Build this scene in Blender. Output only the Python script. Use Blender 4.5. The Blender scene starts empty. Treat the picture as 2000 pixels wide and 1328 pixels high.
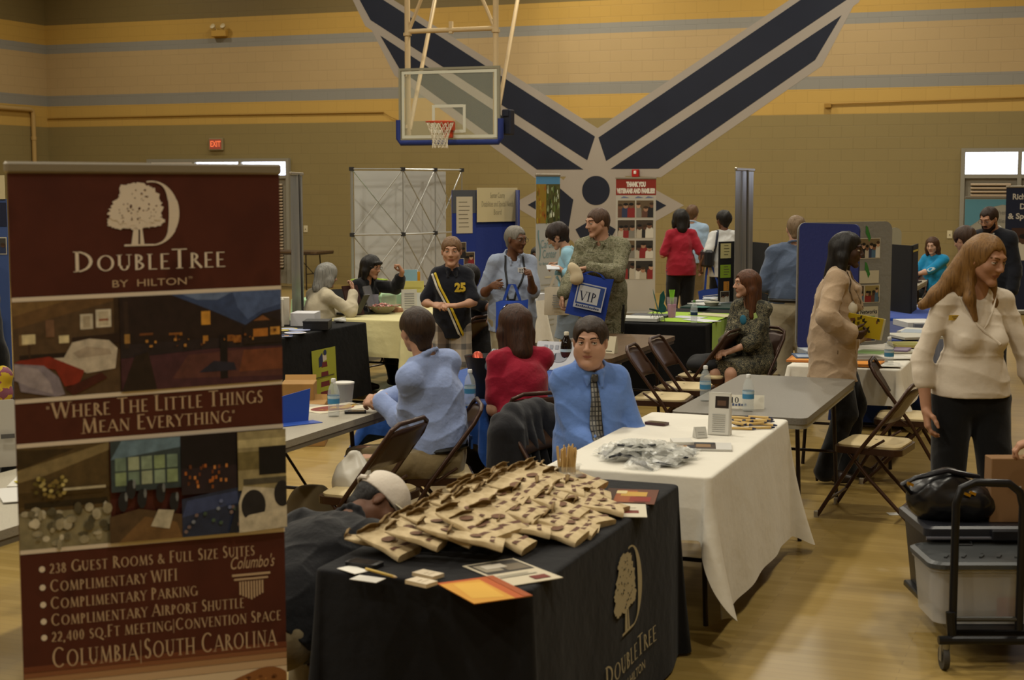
import bpy, bmesh, math, random
import numpy as np
from mathutils import Vector, Matrix
from mathutils.bvhtree import BVHTree

random.seed(7)
SC = bpy.context.scene
COL = SC.collection

# ------------------------------------------------------------------ camera
FPX, HORIZON = 2966.0, 363.0
PITCH, YAW = math.atan((664 - HORIZON) / FPX), math.radians(21.04)
CAM = np.array([0.0, 0.0, 2.0])
F0 = np.array([-math.sin(YAW), math.cos(YAW), 0.0])
RT = np.array([math.cos(YAW), math.sin(YAW), 0.0])
ZA = np.array([0.0, 0.0, 1.0])
FW = F0 * math.cos(PITCH) - ZA * math.sin(PITCH)
UP = F0 * math.sin(PITCH) + ZA * math.cos(PITCH)

def at(u, v, z=None, y=None, d=None, x=None):
    """World point seen at photo position (u, v) on the plane z= / y= / x= or at ground distance d= from the camera."""
    r = FW + RT * (u - 1000) / FPX - UP * (v - 664) / FPX
    if z is not None: t = (z - 2.0) / r[2]
    elif y is not None: t = y / r[1]
    elif x is not None: t = x / r[0]
    else: t = d / (r @ F0)
    return CAM + r * t

cam_data = bpy.data.cameras.new('camera')
cam_data.sensor_fit = 'HORIZONTAL'
cam_data.sensor_width = 23.6
cam_data.lens = 23.6 * FPX / 2000
cam_data.clip_end = 200
cam_data.dof.use_dof = True
cam_data.dof.focus_distance = 11.5
cam_data.dof.aperture_fstop = 3.2
cam = bpy.data.objects.new('camera', cam_data)
COL.objects.link(cam)
cam.location = CAM
cam.rotation_euler = (math.pi / 2 - PITCH, 0, YAW)
SC.camera = cam

# ------------------------------------------------------------------ light
def lin(c):
    c = c / 255.0
    return c / 12.92 if c <= 0.04045 else ((c + 0.055) / 1.055) ** 2.4

def rgb(h):
    h = h.lstrip('#')
    return tuple(lin(int(h[i:i + 2], 16)) for i in (0, 2, 4)) + (1.0,)

wd = bpy.data.worlds.new('world'); SC.world = wd; wd.use_nodes = True
wd.node_tree.nodes['Background'].inputs[0].default_value = (1.0, 0.9, 0.75, 1)
wd.node_tree.nodes['Background'].inputs[1].default_value = 0.05

CEIL = 8.2
LAMPS = []
for ix, lx in enumerate((-18.5, -13.7, -8.9, -4.1, 0.7)):
    for iy, ly in enumerate((-2.5, 3.0, 8.5, 14.0, 19.5, 25.0)):
        LAMPS.append((lx, ly))
        p = {(-18.5): 92, (-13.7): 112, (-8.9): 138, (-4.1): 138, 0.7: 108}[lx]
        if ly > 24: p *= {(-18.5): .62, (-13.7): .72, (-8.9): 1.2, (-4.1): .95, 0.7: .45}[lx]
        l = bpy.data.lights.new('high_bay', 'AREA'); l.shape = 'DISK'; l.size = 0.5
        l.energy = p * 1.0; l.color = (1.0, 0.93, 0.77); l.spread = math.radians(165)
        o = bpy.data.objects.new('high_bay_light', l); COL.objects.link(o)
        o.location = (lx, ly, CEIL - 0.72)

SC.view_settings.view_transform = 'Standard'
SC.view_settings.look = 'None'
SC.view_settings.gamma = 1.0
SC.view_settings.use_curve_mapping = False
SC.view_settings.exposure = 0.12
cy = SC.cycles
cy.use_denoising = True
cy.max_bounces = 7; cy.diffuse_bounces = 3; cy.glossy_bounces = 3; cy.transmission_bounces = 6; cy.transparent_max_bounces = 12
cy.caustics_reflective = False; cy.caustics_refractive = False
cy.sample_clamp_indirect = 4.0

# ------------------------------------------------------------------ materials
MATS = {}
def base_mat(key):
    m = bpy.data.materials.new(key); m.use_nodes = True
    return m, m.node_tree.nodes, m.node_tree.links, m.node_tree.nodes['Principled BSDF']

def M(h, rough=0.6, metal=0.0, spec=0.4, emit=None, alpha=None, trans=None, sheen=0.0, bump=0.0, bscale=60.0, mottle=0.0, mscale=6.0, ior=1.45):
    key = ('m', h, rough, metal, spec, emit, alpha, trans, sheen, bump, bscale, mottle, mscale)
    if key in MATS: return MATS[key]
    m, n, l, b = base_mat('paint_' + h.strip('#'))
    c = rgb(h)
    b.inputs['Base Color'].default_value = c
    b.inputs['Roughness'].default_value = rough
    b.inputs['Metallic'].default_value = metal
    b.inputs['Specular IOR Level'].default_value = spec
    b.inputs['IOR'].default_value = ior
    if sheen: b.inputs['Sheen Weight'].default_value = sheen
    if emit:
        b.inputs['Emission Color'].default_value = c
        b.inputs['Emission Strength'].default_value = emit
    if alpha is not None: b.inputs['Alpha'].default_value = alpha
    if trans: b.inputs['Transmission Weight'].default_value = trans
    if bump or mottle:
        tc = n.new('ShaderNodeTexCoord')
        if bump:
            nz = n.new('ShaderNodeTexNoise'); nz.inputs['Scale'].default_value = bscale; nz.inputs['Detail'].default_value = 4
            l.new(tc.outputs['Object'], nz.inputs['Vector'])
            bp = n.new('ShaderNodeBump'); bp.inputs['Strength'].default_value = bump; bp.inputs['Distance'].default_value = 0.01 if bscale > 20 else 0.03
            l.new(nz.outputs['Fac'], bp.inputs['Height']); l.new(bp.outputs['Normal'], b.inputs['Normal'])
        if mottle:
            nz2 = n.new('ShaderNodeTexNoise'); nz2.inputs['Scale'].default_value = mscale; nz2.inputs['Detail'].default_value = 5
            l.new(tc.outputs['Object'], nz2.inputs['Vector'])
            mx = n.new('ShaderNodeMix'); mx.data_type = 'RGBA'; mx.blend_type = 'MULTIPLY'
            mx.inputs['Factor'].default_value = 1.0
            rp = n.new('ShaderNodeValToRGB')
            rp.color_ramp.elements[0].position = 0.3; rp.color_ramp.elements[0].color = (1 - mottle,) * 3 + (1,)
            rp.color_ramp.elements[1].position = 0.7; rp.color_ramp.elements[1].color = (1, 1, 1, 1)
            l.new(nz2.outputs['Fac'], rp.inputs['Fac'])
            mx.inputs['A'].default_value = c
            l.new(rp.outputs['Color'], mx.inputs['B'])
            l.new(mx.outputs['Result'], b.inputs['Base Color'])
    MATS[key] = m
    return m

def cloth(h, bump=0.25, bscale=14.0, rough=0.9, sheen=0.15):
    return M(h, rough=rough, spec=0.2, sheen=sheen, bump=bump, bscale=bscale)

def ramp_mat(key, tex, scale, stops, rough=0.85, stretch=(1, 1, 1), detail=3.0, interp='CONSTANT', coord='Object', bump=0.0):
    """Noise / voronoi / wave coloured through a colour ramp."""
    if key in MATS: return MATS[key]
    m, n, l, b = base_mat(key)
    tc = n.new('ShaderNodeTexCoord'); mp = n.new('ShaderNodeMapping'); mp.inputs['Scale'].default_value = stretch
    l.new(tc.outputs[coord], mp.inputs['Vector'])
    if tex == 'noise':
        t = n.new('ShaderNodeTexNoise'); t.inputs['Detail'].default_value = detail; out = t.outputs['Fac']
    elif tex == 'voronoi':
        t = n.new('ShaderNodeTexVoronoi'); out = t.outputs['Distance']
    else:
        t = n.new('ShaderNodeTexWave'); t.inputs['Distortion'].default_value = 3.0; out = t.outputs['Fac']
    t.inputs['Scale'].default_value = scale
    l.new(mp.outputs['Vector'], t.inputs['Vector'])
    r = n.new('ShaderNodeValToRGB'); r.color_ramp.interpolation = interp
    while len(r.color_ramp.elements) < len(stops): r.color_ramp.elements.new(0.5)
    for e, (p, h) in zip(r.color_ramp.elements, stops): e.position = p; e.color = rgb(h)
    l.new(out, r.inputs['Fac']); l.new(r.outputs['Color'], b.inputs['Base Color'])
    b.inputs['Roughness'].default_value = rough; b.inputs['Specular IOR Level'].default_value = 0.25
    if bump:
        bp = n.new('ShaderNodeBump'); bp.inputs['Strength'].default_value = bump; bp.inputs['Distance'].default_value = 0.01
        l.new(out, bp.inputs['Height']); l.new(bp.outputs['Normal'], b.inputs['Normal'])
    MATS[key] = m
    return m

def glass_mat(key='clear_plastic', tint='#ffffff', rough=0.05, alpha=0.25):
    """Thin clear plastic: mostly see-through with a glossy skin."""
    if key in MATS: return MATS[key]
    m, n, l, b = base_mat(key)
    b.inputs['Base Color'].default_value = rgb(tint)
    b.inputs['Roughness'].default_value = rough
    b.inputs['Specular IOR Level'].default_value = 0.8
    b.inputs['Alpha'].default_value = alpha
    MATS[key] = m
    return m

# ------------------------------------------------------------------ mesh collector
def rotz(a):
    c, s = math.cos(a), math.sin(a)
    return np.array([[c, -s, 0], [s, c, 0], [0, 0, 1.0]])
def rotx(a):
    c, s = math.cos(a), math.sin(a)
    return np.array([[1.0, 0, 0], [0, c, -s], [0, s, c]])
def roty(a):
    c, s = math.cos(a), math.sin(a)
    return np.array([[c, 0, s], [0, 1.0, 0], [-s, 0, c]])
def V(*a): return np.array(a, float)
def unit(a):
    a = np.asarray(a, float); return a / max(np.linalg.norm(a), 1e-9)
def basis(d):
    d = unit(d); h = V(0, 0, 1) if abs(d[2]) < 0.95 else V(1, 0, 0)
    a = unit(np.cross(d, h)); return a, np.cross(a, d)

class MB:
    def __init__(s): s.v, s.f, s.m, s.mats = [], [], [], []
    def mi(s, mat):
        if mat is None: return 0
        if mat not in s.mats: s.mats.append(mat)
        return s.mats.index(mat)
    def add(s, vs, fs, mat=None):
        o = len(s.v); i = s.mi(mat)
        s.v.extend([tuple(map(float, p)) for p in vs])
        for f in fs: s.f.append(tuple(o + k for k in f)); s.m.append(i)
        return s
    def box(s, c, size, mat=None, rot=None, bev=0.0):
        x, y, z = [k / 2 for k in size]; c = np.asarray(c, float)
        R3 = np.eye(3) if rot is None else rot
        if bev <= 0 or bev >= min(x, y, z):
            p = [V(a * x, b * y, e * z) for a in (-1, 1) for b in (-1, 1) for e in (-1, 1)]
            f = [(0, 1, 3, 2), (4, 6, 7, 5), (0, 4, 5, 1), (2, 3, 7, 6), (0, 2, 6, 4), (1, 5, 7, 3)]
        else:  # chamfered
            p = []; idx = {}
            for a in (-1, 1):
                for b in (-1, 1):
                    for e in (-1, 1):
                        for k in range(3):
                            q = V(a * x, b * y, e * z)
                            for j, h in enumerate((a, b, e)):
                                if j != k: q[j] -= h * bev
                            idx[a, b, e, k] = len(p); p.append(q)
            f = []
            for k in range(3):
                o1, o2 = [j for j in range(3) if j != k]
                for h in (-1, 1):
                    q = []
                    for g1, g2 in ((-1, -1), (1, -1), (1, 1), (-1, 1)):
                        t = [0, 0, 0]; t[k] = h; t[o1] = g1; t[o2] = g2; q.append(idx[t[0], t[1], t[2], k])
                    if (h > 0) == (k == 1): q.reverse()
                    f.append(tuple(q))
                for g1 in (-1, 1):
                    for g2 in (-1, 1):
                        q = []
                        for h in (-1, 1):
                            t = [0, 0, 0]; t[k] = h; t[o1] = g1; t[o2] = g2
                            q.append((idx[t[0], t[1], t[2], o1], idx[t[0], t[1], t[2], o2]))
                        f.append((q[0][0], q[0][1], q[1][1], q[1][0]))
            for a in (-1, 1):
                for b in (-1, 1):
                    for e in (-1, 1): f.append(tuple(idx[a, b, e, k] for k in range(3)))
        return s.add([c + R3 @ q for q in p], f, mat)
    def tube(s, pts, r, mat=None, n=10, cap=True, closed=False, flat=1.0):
        pts = [np.asarray(p, float) for p in pts]; k = len(pts)
        rs = r if isinstance(r, (list, tuple)) else [r] * k
        vs = []; a = None
        for i in range(k):
            if closed: d = pts[(i + 1) % k] - pts[i - 1]
            else: d = pts[min(i + 1, k - 1)] - pts[max(i - 1, 0)]
            d = unit(d)
            if a is None: a, b = basis(d)
            else:
                a = unit(a - d * (a @ d)); b = np.cross(a, d)
            for j in range(n):
                t = 2 * math.pi * j / n
                vs.append(pts[i] + rs[i] * (a * math.cos(t) + b * math.sin(t) * flat))
        fs = []
        for i in range(k if closed else k - 1):
            i2 = (i + 1) % k
            for j in range(n):
                fs.append((i * n + j, i * n + (j + 1) % n, i2 * n + (j + 1) % n, i2 * n + j))
        if cap and not closed: fs += [tuple(range(n))[::-1], tuple((k - 1) * n + j for j in range(n))]
        return s.add(vs, fs, mat)
    def lathe(s, prof, c=(0, 0, 0), mat=None, n=20, rot=None, caps=True):
        c = np.asarray(c, float); vs = []; R3 = np.eye(3) if rot is None else rot
        for r, z in prof:
            for j in range(n):
                t = 2 * math.pi * j / n
                vs.append(c + R3 @ V(r * math.cos(t), r * math.sin(t), z))
        fs = []
        for i in range(len(prof) - 1):
            for j in range(n): fs.append((i * n + j, i * n + (j + 1) % n, (i + 1) * n + (j + 1) % n, (i + 1) * n + j))
        if caps: fs += [tuple(range(n))[::-1], tuple((len(prof) - 1) * n + j for j in range(n))]
        return s.add(vs, fs, mat)
    def sphere(s, c, r, mat=None, n=14, m=9, rot=None):
        r = V(*r) if isinstance(r, (list, tuple)) else V(r, r, r); R3 = np.eye(3) if rot is None else rot
        c = np.asarray(c, float); vs = []; fs = []
        for i in range(m + 1):
            p = math.pi * i / m
            for j in range(n):
                t = 2 * math.pi * j / n
                vs.append(c + R3 @ (r * V(math.sin(p) * math.cos(t), math.sin(p) * math.sin(t), -math.cos(p))))
        for i in range(m):
            for j in range(n): fs.append((i * n + j, i * n + (j + 1) % n, (i + 1) * n + (j + 1) % n, (i + 1) * n + j))
        return s.add(vs, fs, mat)
    def prism(s, poly, fn, depth, mat=None):
        """2-D polygon extruded: fn(x, y, h) gives the point; h runs 0..depth."""
        n = len(poly)
        vs = [fn(x, y, 0) for x, y in poly] + [fn(x, y, depth) for x, y in poly]
        fs = [tuple(range(n))[::-1], tuple(range(n, 2 * n))]
        fs += [(i, (i + 1) % n, n + (i + 1) % n, n + i) for i in range(n)]
        return s.add(vs, fs, mat)
    def poly(s, pts, mat=None): return s.add(pts, [tuple(range(len(pts)))], mat)
    def grid(s, rows, mat=None, closed=False):
        n = len(rows[0]); vs = [p for r in rows for p in r]; fs = []
        for i in range(len(rows) - 1):
            for j in range(n if closed else n - 1):
                fs.append((i * n + j, i * n + (j + 1) % n, (i + 1) * n + (j + 1) % n, (i + 1) * n + j))
        return s.add(vs, fs, mat)
    def build(s, name, mat=None, parent=None, smooth=False, loc=None, rz=None, solid=0.0, sub=0, autosmooth=True):
        me = bpy.data.meshes.new(name)
        me.from_pydata(s.v, [], s.f); me.validate(); me.update()
        for m in (s.mats or ([mat] if mat else [])): me.materials.append(m)
        if s.mats and len(s.mats) > 1 and len(me.polygons) == len(s.m):
            me.polygons.foreach_set('material_index', s.m)
        bm = bmesh.new(); bm.from_mesh(me); bmesh.ops.recalc_face_normals(bm, faces=bm.faces); bm.to_mesh(me); bm.free()
        if smooth:
            me.polygons.foreach_set('use_smooth', [True] * len(me.polygons))
            if autosmooth: me.set_sharp_from_angle(angle=math.radians(40))
        o = bpy.data.objects.new(name, me); COL.objects.link(o)
        if parent is not None: o.parent = parent
        if loc is not None: o.location = loc
        if rz is not None: o.rotation_euler[2] = rz
        if solid:
            md = o.modifiers.new('thick', 'SOLIDIFY'); md.thickness = solid; md.offset = 0
        if sub:
            md = o.modifiers.new('soft', 'SUBSURF'); md.levels = sub; md.render_levels = sub
        return o

def tag(o, label, cat, group=None, kind=None):
    o['label'] = label; o['category'] = cat
    if group: o['group'] = group
    if kind: o['kind'] = kind
    return o
def thing(name, label, cat, loc=(0, 0, 0), rz=0.0, group=None):
    o = bpy.data.objects.new(name, None); COL.objects.link(o); o.empty_display_size = 0.1
    o.location = tuple(map(float, loc)); o.rotation_euler = (0, 0, rz)
    return tag(o, label, cat, group)
def kids(o): return [c for c in bpy.data.objects if c.parent is o]
def dup(root, loc=None, rz=None, label=None, rot=None, cache={}):
    if root.name not in cache:
        cache[root.name] = [(c, kids(c)) for c in kids(root)]
    r = root.copy(); COL.objects.link(r)
    if loc is not None: r.location = tuple(map(float, loc))
    if rz is not None: r.rotation_euler = (0, 0, rz)
    if rot is not None: r.rotation_euler = rot
    if label: r['label'] = label
    for c, gs in cache[root.name]:
        k = c.copy(); COL.objects.link(k); k.parent = r
        for g in gs:
            h = g.copy(); COL.objects.link(h); h.parent = k
    return r
def structure(o, label=None, cat=None):
    o['kind'] = 'structure'
    o['label'] = label or o.name.replace('_', ' ')
    o['category'] = cat or o.name.split('_')[0]
    return o
def heading(dx, dy):
    """z rotation that turns local +y to the room direction (dx, dy)."""
    return math.atan2(dy, dx) - math.pi / 2
def toward_cam(p, off=0.0):
    d = CAM[:2] - np.asarray(p[:2]); return heading(d[0], d[1]) + math.radians(off)
def camdir(cx, cy):
    """room heading of a direction given as (to the photo's right, away from the camera)."""
    d = RT * cx + F0 * cy; return heading(d[0], d[1])

# ------------------------------------------------------------------ lettering
def font_polys(txt, size, width=None, bold=0.0, shear=0.0, align='CENTER'):
    cu = bpy.data.curves.new('lettering', 'FONT'); cu.body = txt; cu.size = size
    cu.align_x = align; cu.align_y = 'CENTER'; cu.offset = bold; cu.shear = shear; cu.resolution_u = 3; cu.space_line = 0.85
    ob = bpy.data.objects.new('lettering', cu); COL.objects.link(ob)
    dg = bpy.context.evaluated_depsgraph_get()
    me = bpy.data.meshes.new_from_object(ob.evaluated_get(dg))
    vs = [(v.co.x, v.co.y) for v in me.vertices]; fs = [tuple(p.vertices) for p in me.polygons]
    bpy.data.objects.remove(ob); bpy.data.meshes.remove(me); bpy.data.curves.remove(cu)
    if width and vs:
        xs = [v[0] for v in vs]; w = max(xs) - min(xs); k = width / w
        vs = [(x * k, y) for x, y in vs]
    return vs, fs

# thick / thin roman capitals: strokes in a unit-high box; 'T' thick, 't' thin; arcs as (cx, cy, rx, ry, a0, a1)
TH, TN = 0.135, 0.055
ROMAN = {
 'A': (0.86, [('T', .43, 1, .80, 0), ('t', .43, 1, .08, 0), ('t', .2, .33, .66, .33)], [(.08, 0), (.80, 0)]),
 'B': (0.64, [('T', .16, 0, .16, 1), ('c', .16, .755, .33, .245, -90, 90), ('c', .16, .27, .40, .27, -90, 90)], []),
 'C': (0.84, [('c', .47, .5, .42, .5, 48, 312)], []),
 'D': (0.84, [('T', .16, 0, .16, 1), ('c', .16, .5, .60, .5, -90, 90)], [(.16, 0), (.16, 1)]),
 'E': (0.60, [('T', .16, 0, .16, 1), ('t', .16, .97, .54, .97), ('t', .16, .5, .46, .5), ('t', .16, .03, .57, .03)], []),
 'F': (0.56, [('T', .16, 0, .16, 1), ('t', .16, .97, .52, .97), ('t', .16, .5, .44, .5)], [(.16, 0)]),
 'G': (0.88, [('c', .47, .5, .42, .5, 48, 320), ('T', .80, .05, .80, .42)], [(.80, .42)]),
 'H': (0.86, [('T', .16, 0, .16, 1), ('T', .70, 0, .70, 1), ('t', .16, .5, .70, .5)], [(.16, 0), (.16, 1), (.70, 0), (.70, 1)]),
 'I': (0.34, [('T', .17, 0, .17, 1)], [(.17, 0), (.17, 1)]),
 'K': (0.78, [('T', .16, 0, .16, 1), ('t', .2, .45, .62, 1), ('T', .32, .55, .72, 0)], [(.16, 0), (.16, 1), (.62, 1)]),
 'L': (0.58, [('T', .16, 0, .16, 1), ('t', .16, .03, .54, .03)], [(.16, 1)]),
 'M': (1.0, [('t', .14, 0, .20, 1), ('T', .20, 1, .50, .04), ('t', .50, .04, .80, 1), ('T', .80, 1, .87, 0)], [(.14, 0), (.87, 0)]),
 'N': (0.88, [('t', .15, 0, .15, 1), ('T', .15, 1, .73, .0), ('t', .73, 0, .73, 1)], [(.15, 0), (.73, 1)]),
 'O': (0.96, [('c', .48, .5, .43, .5, 0, 360)], []),
 'P': (0.60, [('T', .16, 0, .16, 1), ('c', .16, .73, .36, .27, -90, 90)], [(.16, 0)]),
 'Q': (0.96, [('c', .48, .5, .43, .5, 0, 360), ('T', .5, .05, .95, -.25)], []),
 'R': (0.70, [('T', .16, 0, .16, 1), ('c', .16, .74, .34, .26, -90, 90), ('T', .32, .48, .68, 0)], [(.16, 0)]),
 'S': (0.56, [('c', .29, .74, .21, .26, 35, 235), ('c', .28, .27, .24, .27, 215, 415), ('T', .17, .60, .42, .42)], []),
 'T': (0.70, [('T', .35, 0, .35, 1), ('t', .03, .97, .67, .97)], [(.35, 0)]),
 'U': (0.82, [('T', .16, .3, .16, 1), ('c', .41, .3, .25, .30, 180, 360), ('t', .66, .3, .66, 1)], [(.16, 1), (.66, 1)]),
 'V': (0.80, [('T', .08, 1, .42, 0), ('t', .42, 0, .73, 1)], [(.08, 1), (.73, 1)]),
 'W': (1.15, [('T', .07, 1, .34, 0), ('t', .34, 0, .58, 1), ('T', .58, 1, .84, 0), ('t', .84, 0, 1.08, 1)], [(.07, 1), (1.08, 1)]),
 'X': (0.80, [('T', .1, 1, .7, 0), ('t', .1, 0, .7, 1)], []),
 'Y': (0.74, [('T', .06, 1, .37, .48), ('t', .37, .48, .68, 1), ('T', .37, 0, .37, .5)], [(.37, 0), (.06, 1), (.68, 1)]),
 'Z': (0.68, [('t', .08, .97, .60, .97), ('T', .58, .97, .10, .03), ('t', .08, .03, .62, .03)], []),
 '2': (0.56, [('c', .28, .70, .22, .30, -20, 160), ('T', .46, .58, .08, .05), ('t', .06, .04, .52, .04)], []),
 '3': (0.54, [('c', .26, .75, .21, .25, -90, 140), ('c', .25, .27, .25, .27, -150, 90)], []),
 '8': (0.58, [('c', .29, .75, .19, .25, 0, 360), ('c', .29, .26, .24, .26, 0, 360)], []),
 '4': (0.62, [('T', .44, 0, .44, 1), ('t', .44, 1, .05, .3), ('t', .05, .28, .58, .28)], []),
 '0': (0.60, [('c', .30, .5, .24, .5, 0, 360)], []),
 '1': (0.34, [('T', .17, 0, .17, 1)], [(.17, 0)]),
 '5': (0.52, [('t', .16, .97, .46, .97), ('t', .16, .97, .12, .55), ('c', .2, .3, .26, .3, -130, 100)], []),
 '7': (0.55, [('t', .05, .97, .5, .97), ('T', .5, .97, .2, 0)], []),
 '&': (0.86, [('c', .34, .76, .17, .24, 0, 360), ('c', .33, .28, .27, .28, 90, 330), ('T', .22, .66, .78, .02), ('t', .60, .1, .76, .5)], []),
 '|': (0.30, [('t', .15, -.28, .15, 1.15)], []), '.': (0.26, [('T', .12, 0, .12, .12)], []), ',': (0.26, [('T', .13, .1, .08, -.15)], []),
 '"': (0.34, [('t', .10, .75, .10, 1), ('t', .22, .75, .22, 1)], []), "'": (0.2, [('t', .1, .75, .1, 1)], []),
 ' ': (0.36, [], []),
}
def roman_polys(txt, size, cap=1.28, align='CENTER', spacing=0.06, width=None, weight=1.0):
    """Small-caps roman lettering: capitals stand taller than the letters written in lower case."""
    vs, fs, x = [], [], 0.0
    def quad(pts):
        o = len(vs); vs.extend(pts); fs.append(tuple(range(o, o + len(pts))))
    for ch in txt:
        up = not ch.islower(); g = ROMAN.get(ch.upper())
        if g is None: continue
        k = size * (cap if up and ch.isalpha() else 1.0)
        w, strokes, serifs = g
        W1, W2 = TH * weight / 2, TN * weight / 2
        for st in strokes:
            if st[0] == 'c':
                _, cx, cy_, rx, ry, a0, a1 = st; n = max(6, int(abs(a1 - a0) / 18))
                prev = None
                for i in range(n + 1):
                    a = math.radians(a0 + (a1 - a0) * i / n)
                    ww = W2 + (W1 - W2) * abs(math.cos(a)) ** 1.3
                    o_, i_ = (cx + rx * math.cos(a), cy_ + ry * math.sin(a)), (cx + (rx - 2 * ww) * math.cos(a), cy_ + (ry - 2 * ww) * math.sin(a))
                    if prev: quad([(x + p[0] * k, p[1] * k) for p in (prev[0], o_, i_, prev[1])])
                    prev = (o_, i_)
            else:
                hw = W1 if st[0] == 'T' else W2
                x0, y0, x1, y1 = st[1:]; dx, dy = x1 - x0, y1 - y0; L = math.hypot(dx, dy); nx, ny = -dy / L * hw, dx / L * hw
                quad([(x + p * k, q * k) for p, q in ((x0 + nx, y0 + ny), (x0 - nx, y0 - ny), (x1 - nx, y1 - ny), (x1 + nx, y1 + ny))])
        for sx, sy in serifs:
            h = 0.035; sg = 1 if sy < .5 else -1
            quad([(x + p * k, q * k) for p, q in ((sx - .15, sy), (sx + .15, sy), (sx + .15, sy + sg * h), (sx - .15, sy + sg * h))])
        x += (w + spacing) * k
    tot = x
    if width: kx = width / max(tot, 1e-6)
    else: kx = 1.0
    off = {'CENTER': -tot / 2, 'LEFT': 0, 'RIGHT': -tot}[align]
    return [((a + off) * kx, b - size * .5) for a, b in vs], fs

def put_polys(mb, polys, fn, mat, h=0.0):
    vs, fs = polys
    mb.add([fn(x, y, h) for x, y in vs], fs, mat)

def tri_fan(c, pts):
    return [(0, i, i + 1) for i in range(1, len(pts))]

class Flat:
    """A printed sheet in a local frame: point(x, y, h) with x right, y up and h out of the sheet."""
    def __init__(s, origin, right, up):
        s.o, s.r, s.u = np.asarray(origin, float), unit(right), unit(up); s.n = np.cross(s.r, s.u)
    def __call__(s, x, y, h=0.0): return s.o + s.r * x + s.u * y + s.n * h

def rrect(x0, y0, x1, y1, r, n=5):
    p = []
    for cx, cy_, a in ((x1 - r, y1 - r, 0), (x0 + r, y1 - r, 90), (x0 + r, y0 + r, 180), (x1 - r, y0 + r, 270)):
        for i in range(n + 1):
            t = math.radians(a + 90 * i / n); p.append((cx + r * math.cos(t), cy_ + r * math.sin(t)))
    return p
def rect(x0, y0, x1, y1): return [(x0, y0), (x1, y0), (x1, y1), (x0, y1)]
def ellipse(cx, cy_, rx, ry, n=24): return [(cx + rx * math.cos(2 * math.pi * i / n), cy_ + ry * math.sin(2 * math.pi * i / n)) for i in range(n)]

def draw(mb, fn, x0, y0, w, h, items, hz=0.0, step=0.0004):
    """items: (colour, polygon in 0..1 units) painted one over the other."""
    for i, (c, pl) in enumerate(items):
        mb.poly([fn(x0 + a * w, y0 + b * h, hz + step * i) for a, b in pl], c if not isinstance(c, str) else M(c, .7, spec=.25))
# ------------------------------------------------------------------ implicit surfaces for bodies, clothes and soft things
_rs = np.random.RandomState(3)
_WD = [(unit(_rs.randn(3)), _rs.rand() * 6.28) for _ in range(10)]
def wave_noise(P, freq, seed=0):
    r = np.zeros(P.shape[0])
    for i in range(5):
        d, ph = _WD[(i + seed) % 10]
        r += np.sin(P @ d * freq * (0.7 + 0.23 * i) + ph + seed + 1.3 * np.sin(P @ _WD[(i + 3 + seed) % 10][0] * freq * .6))
    return r / 5

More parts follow.
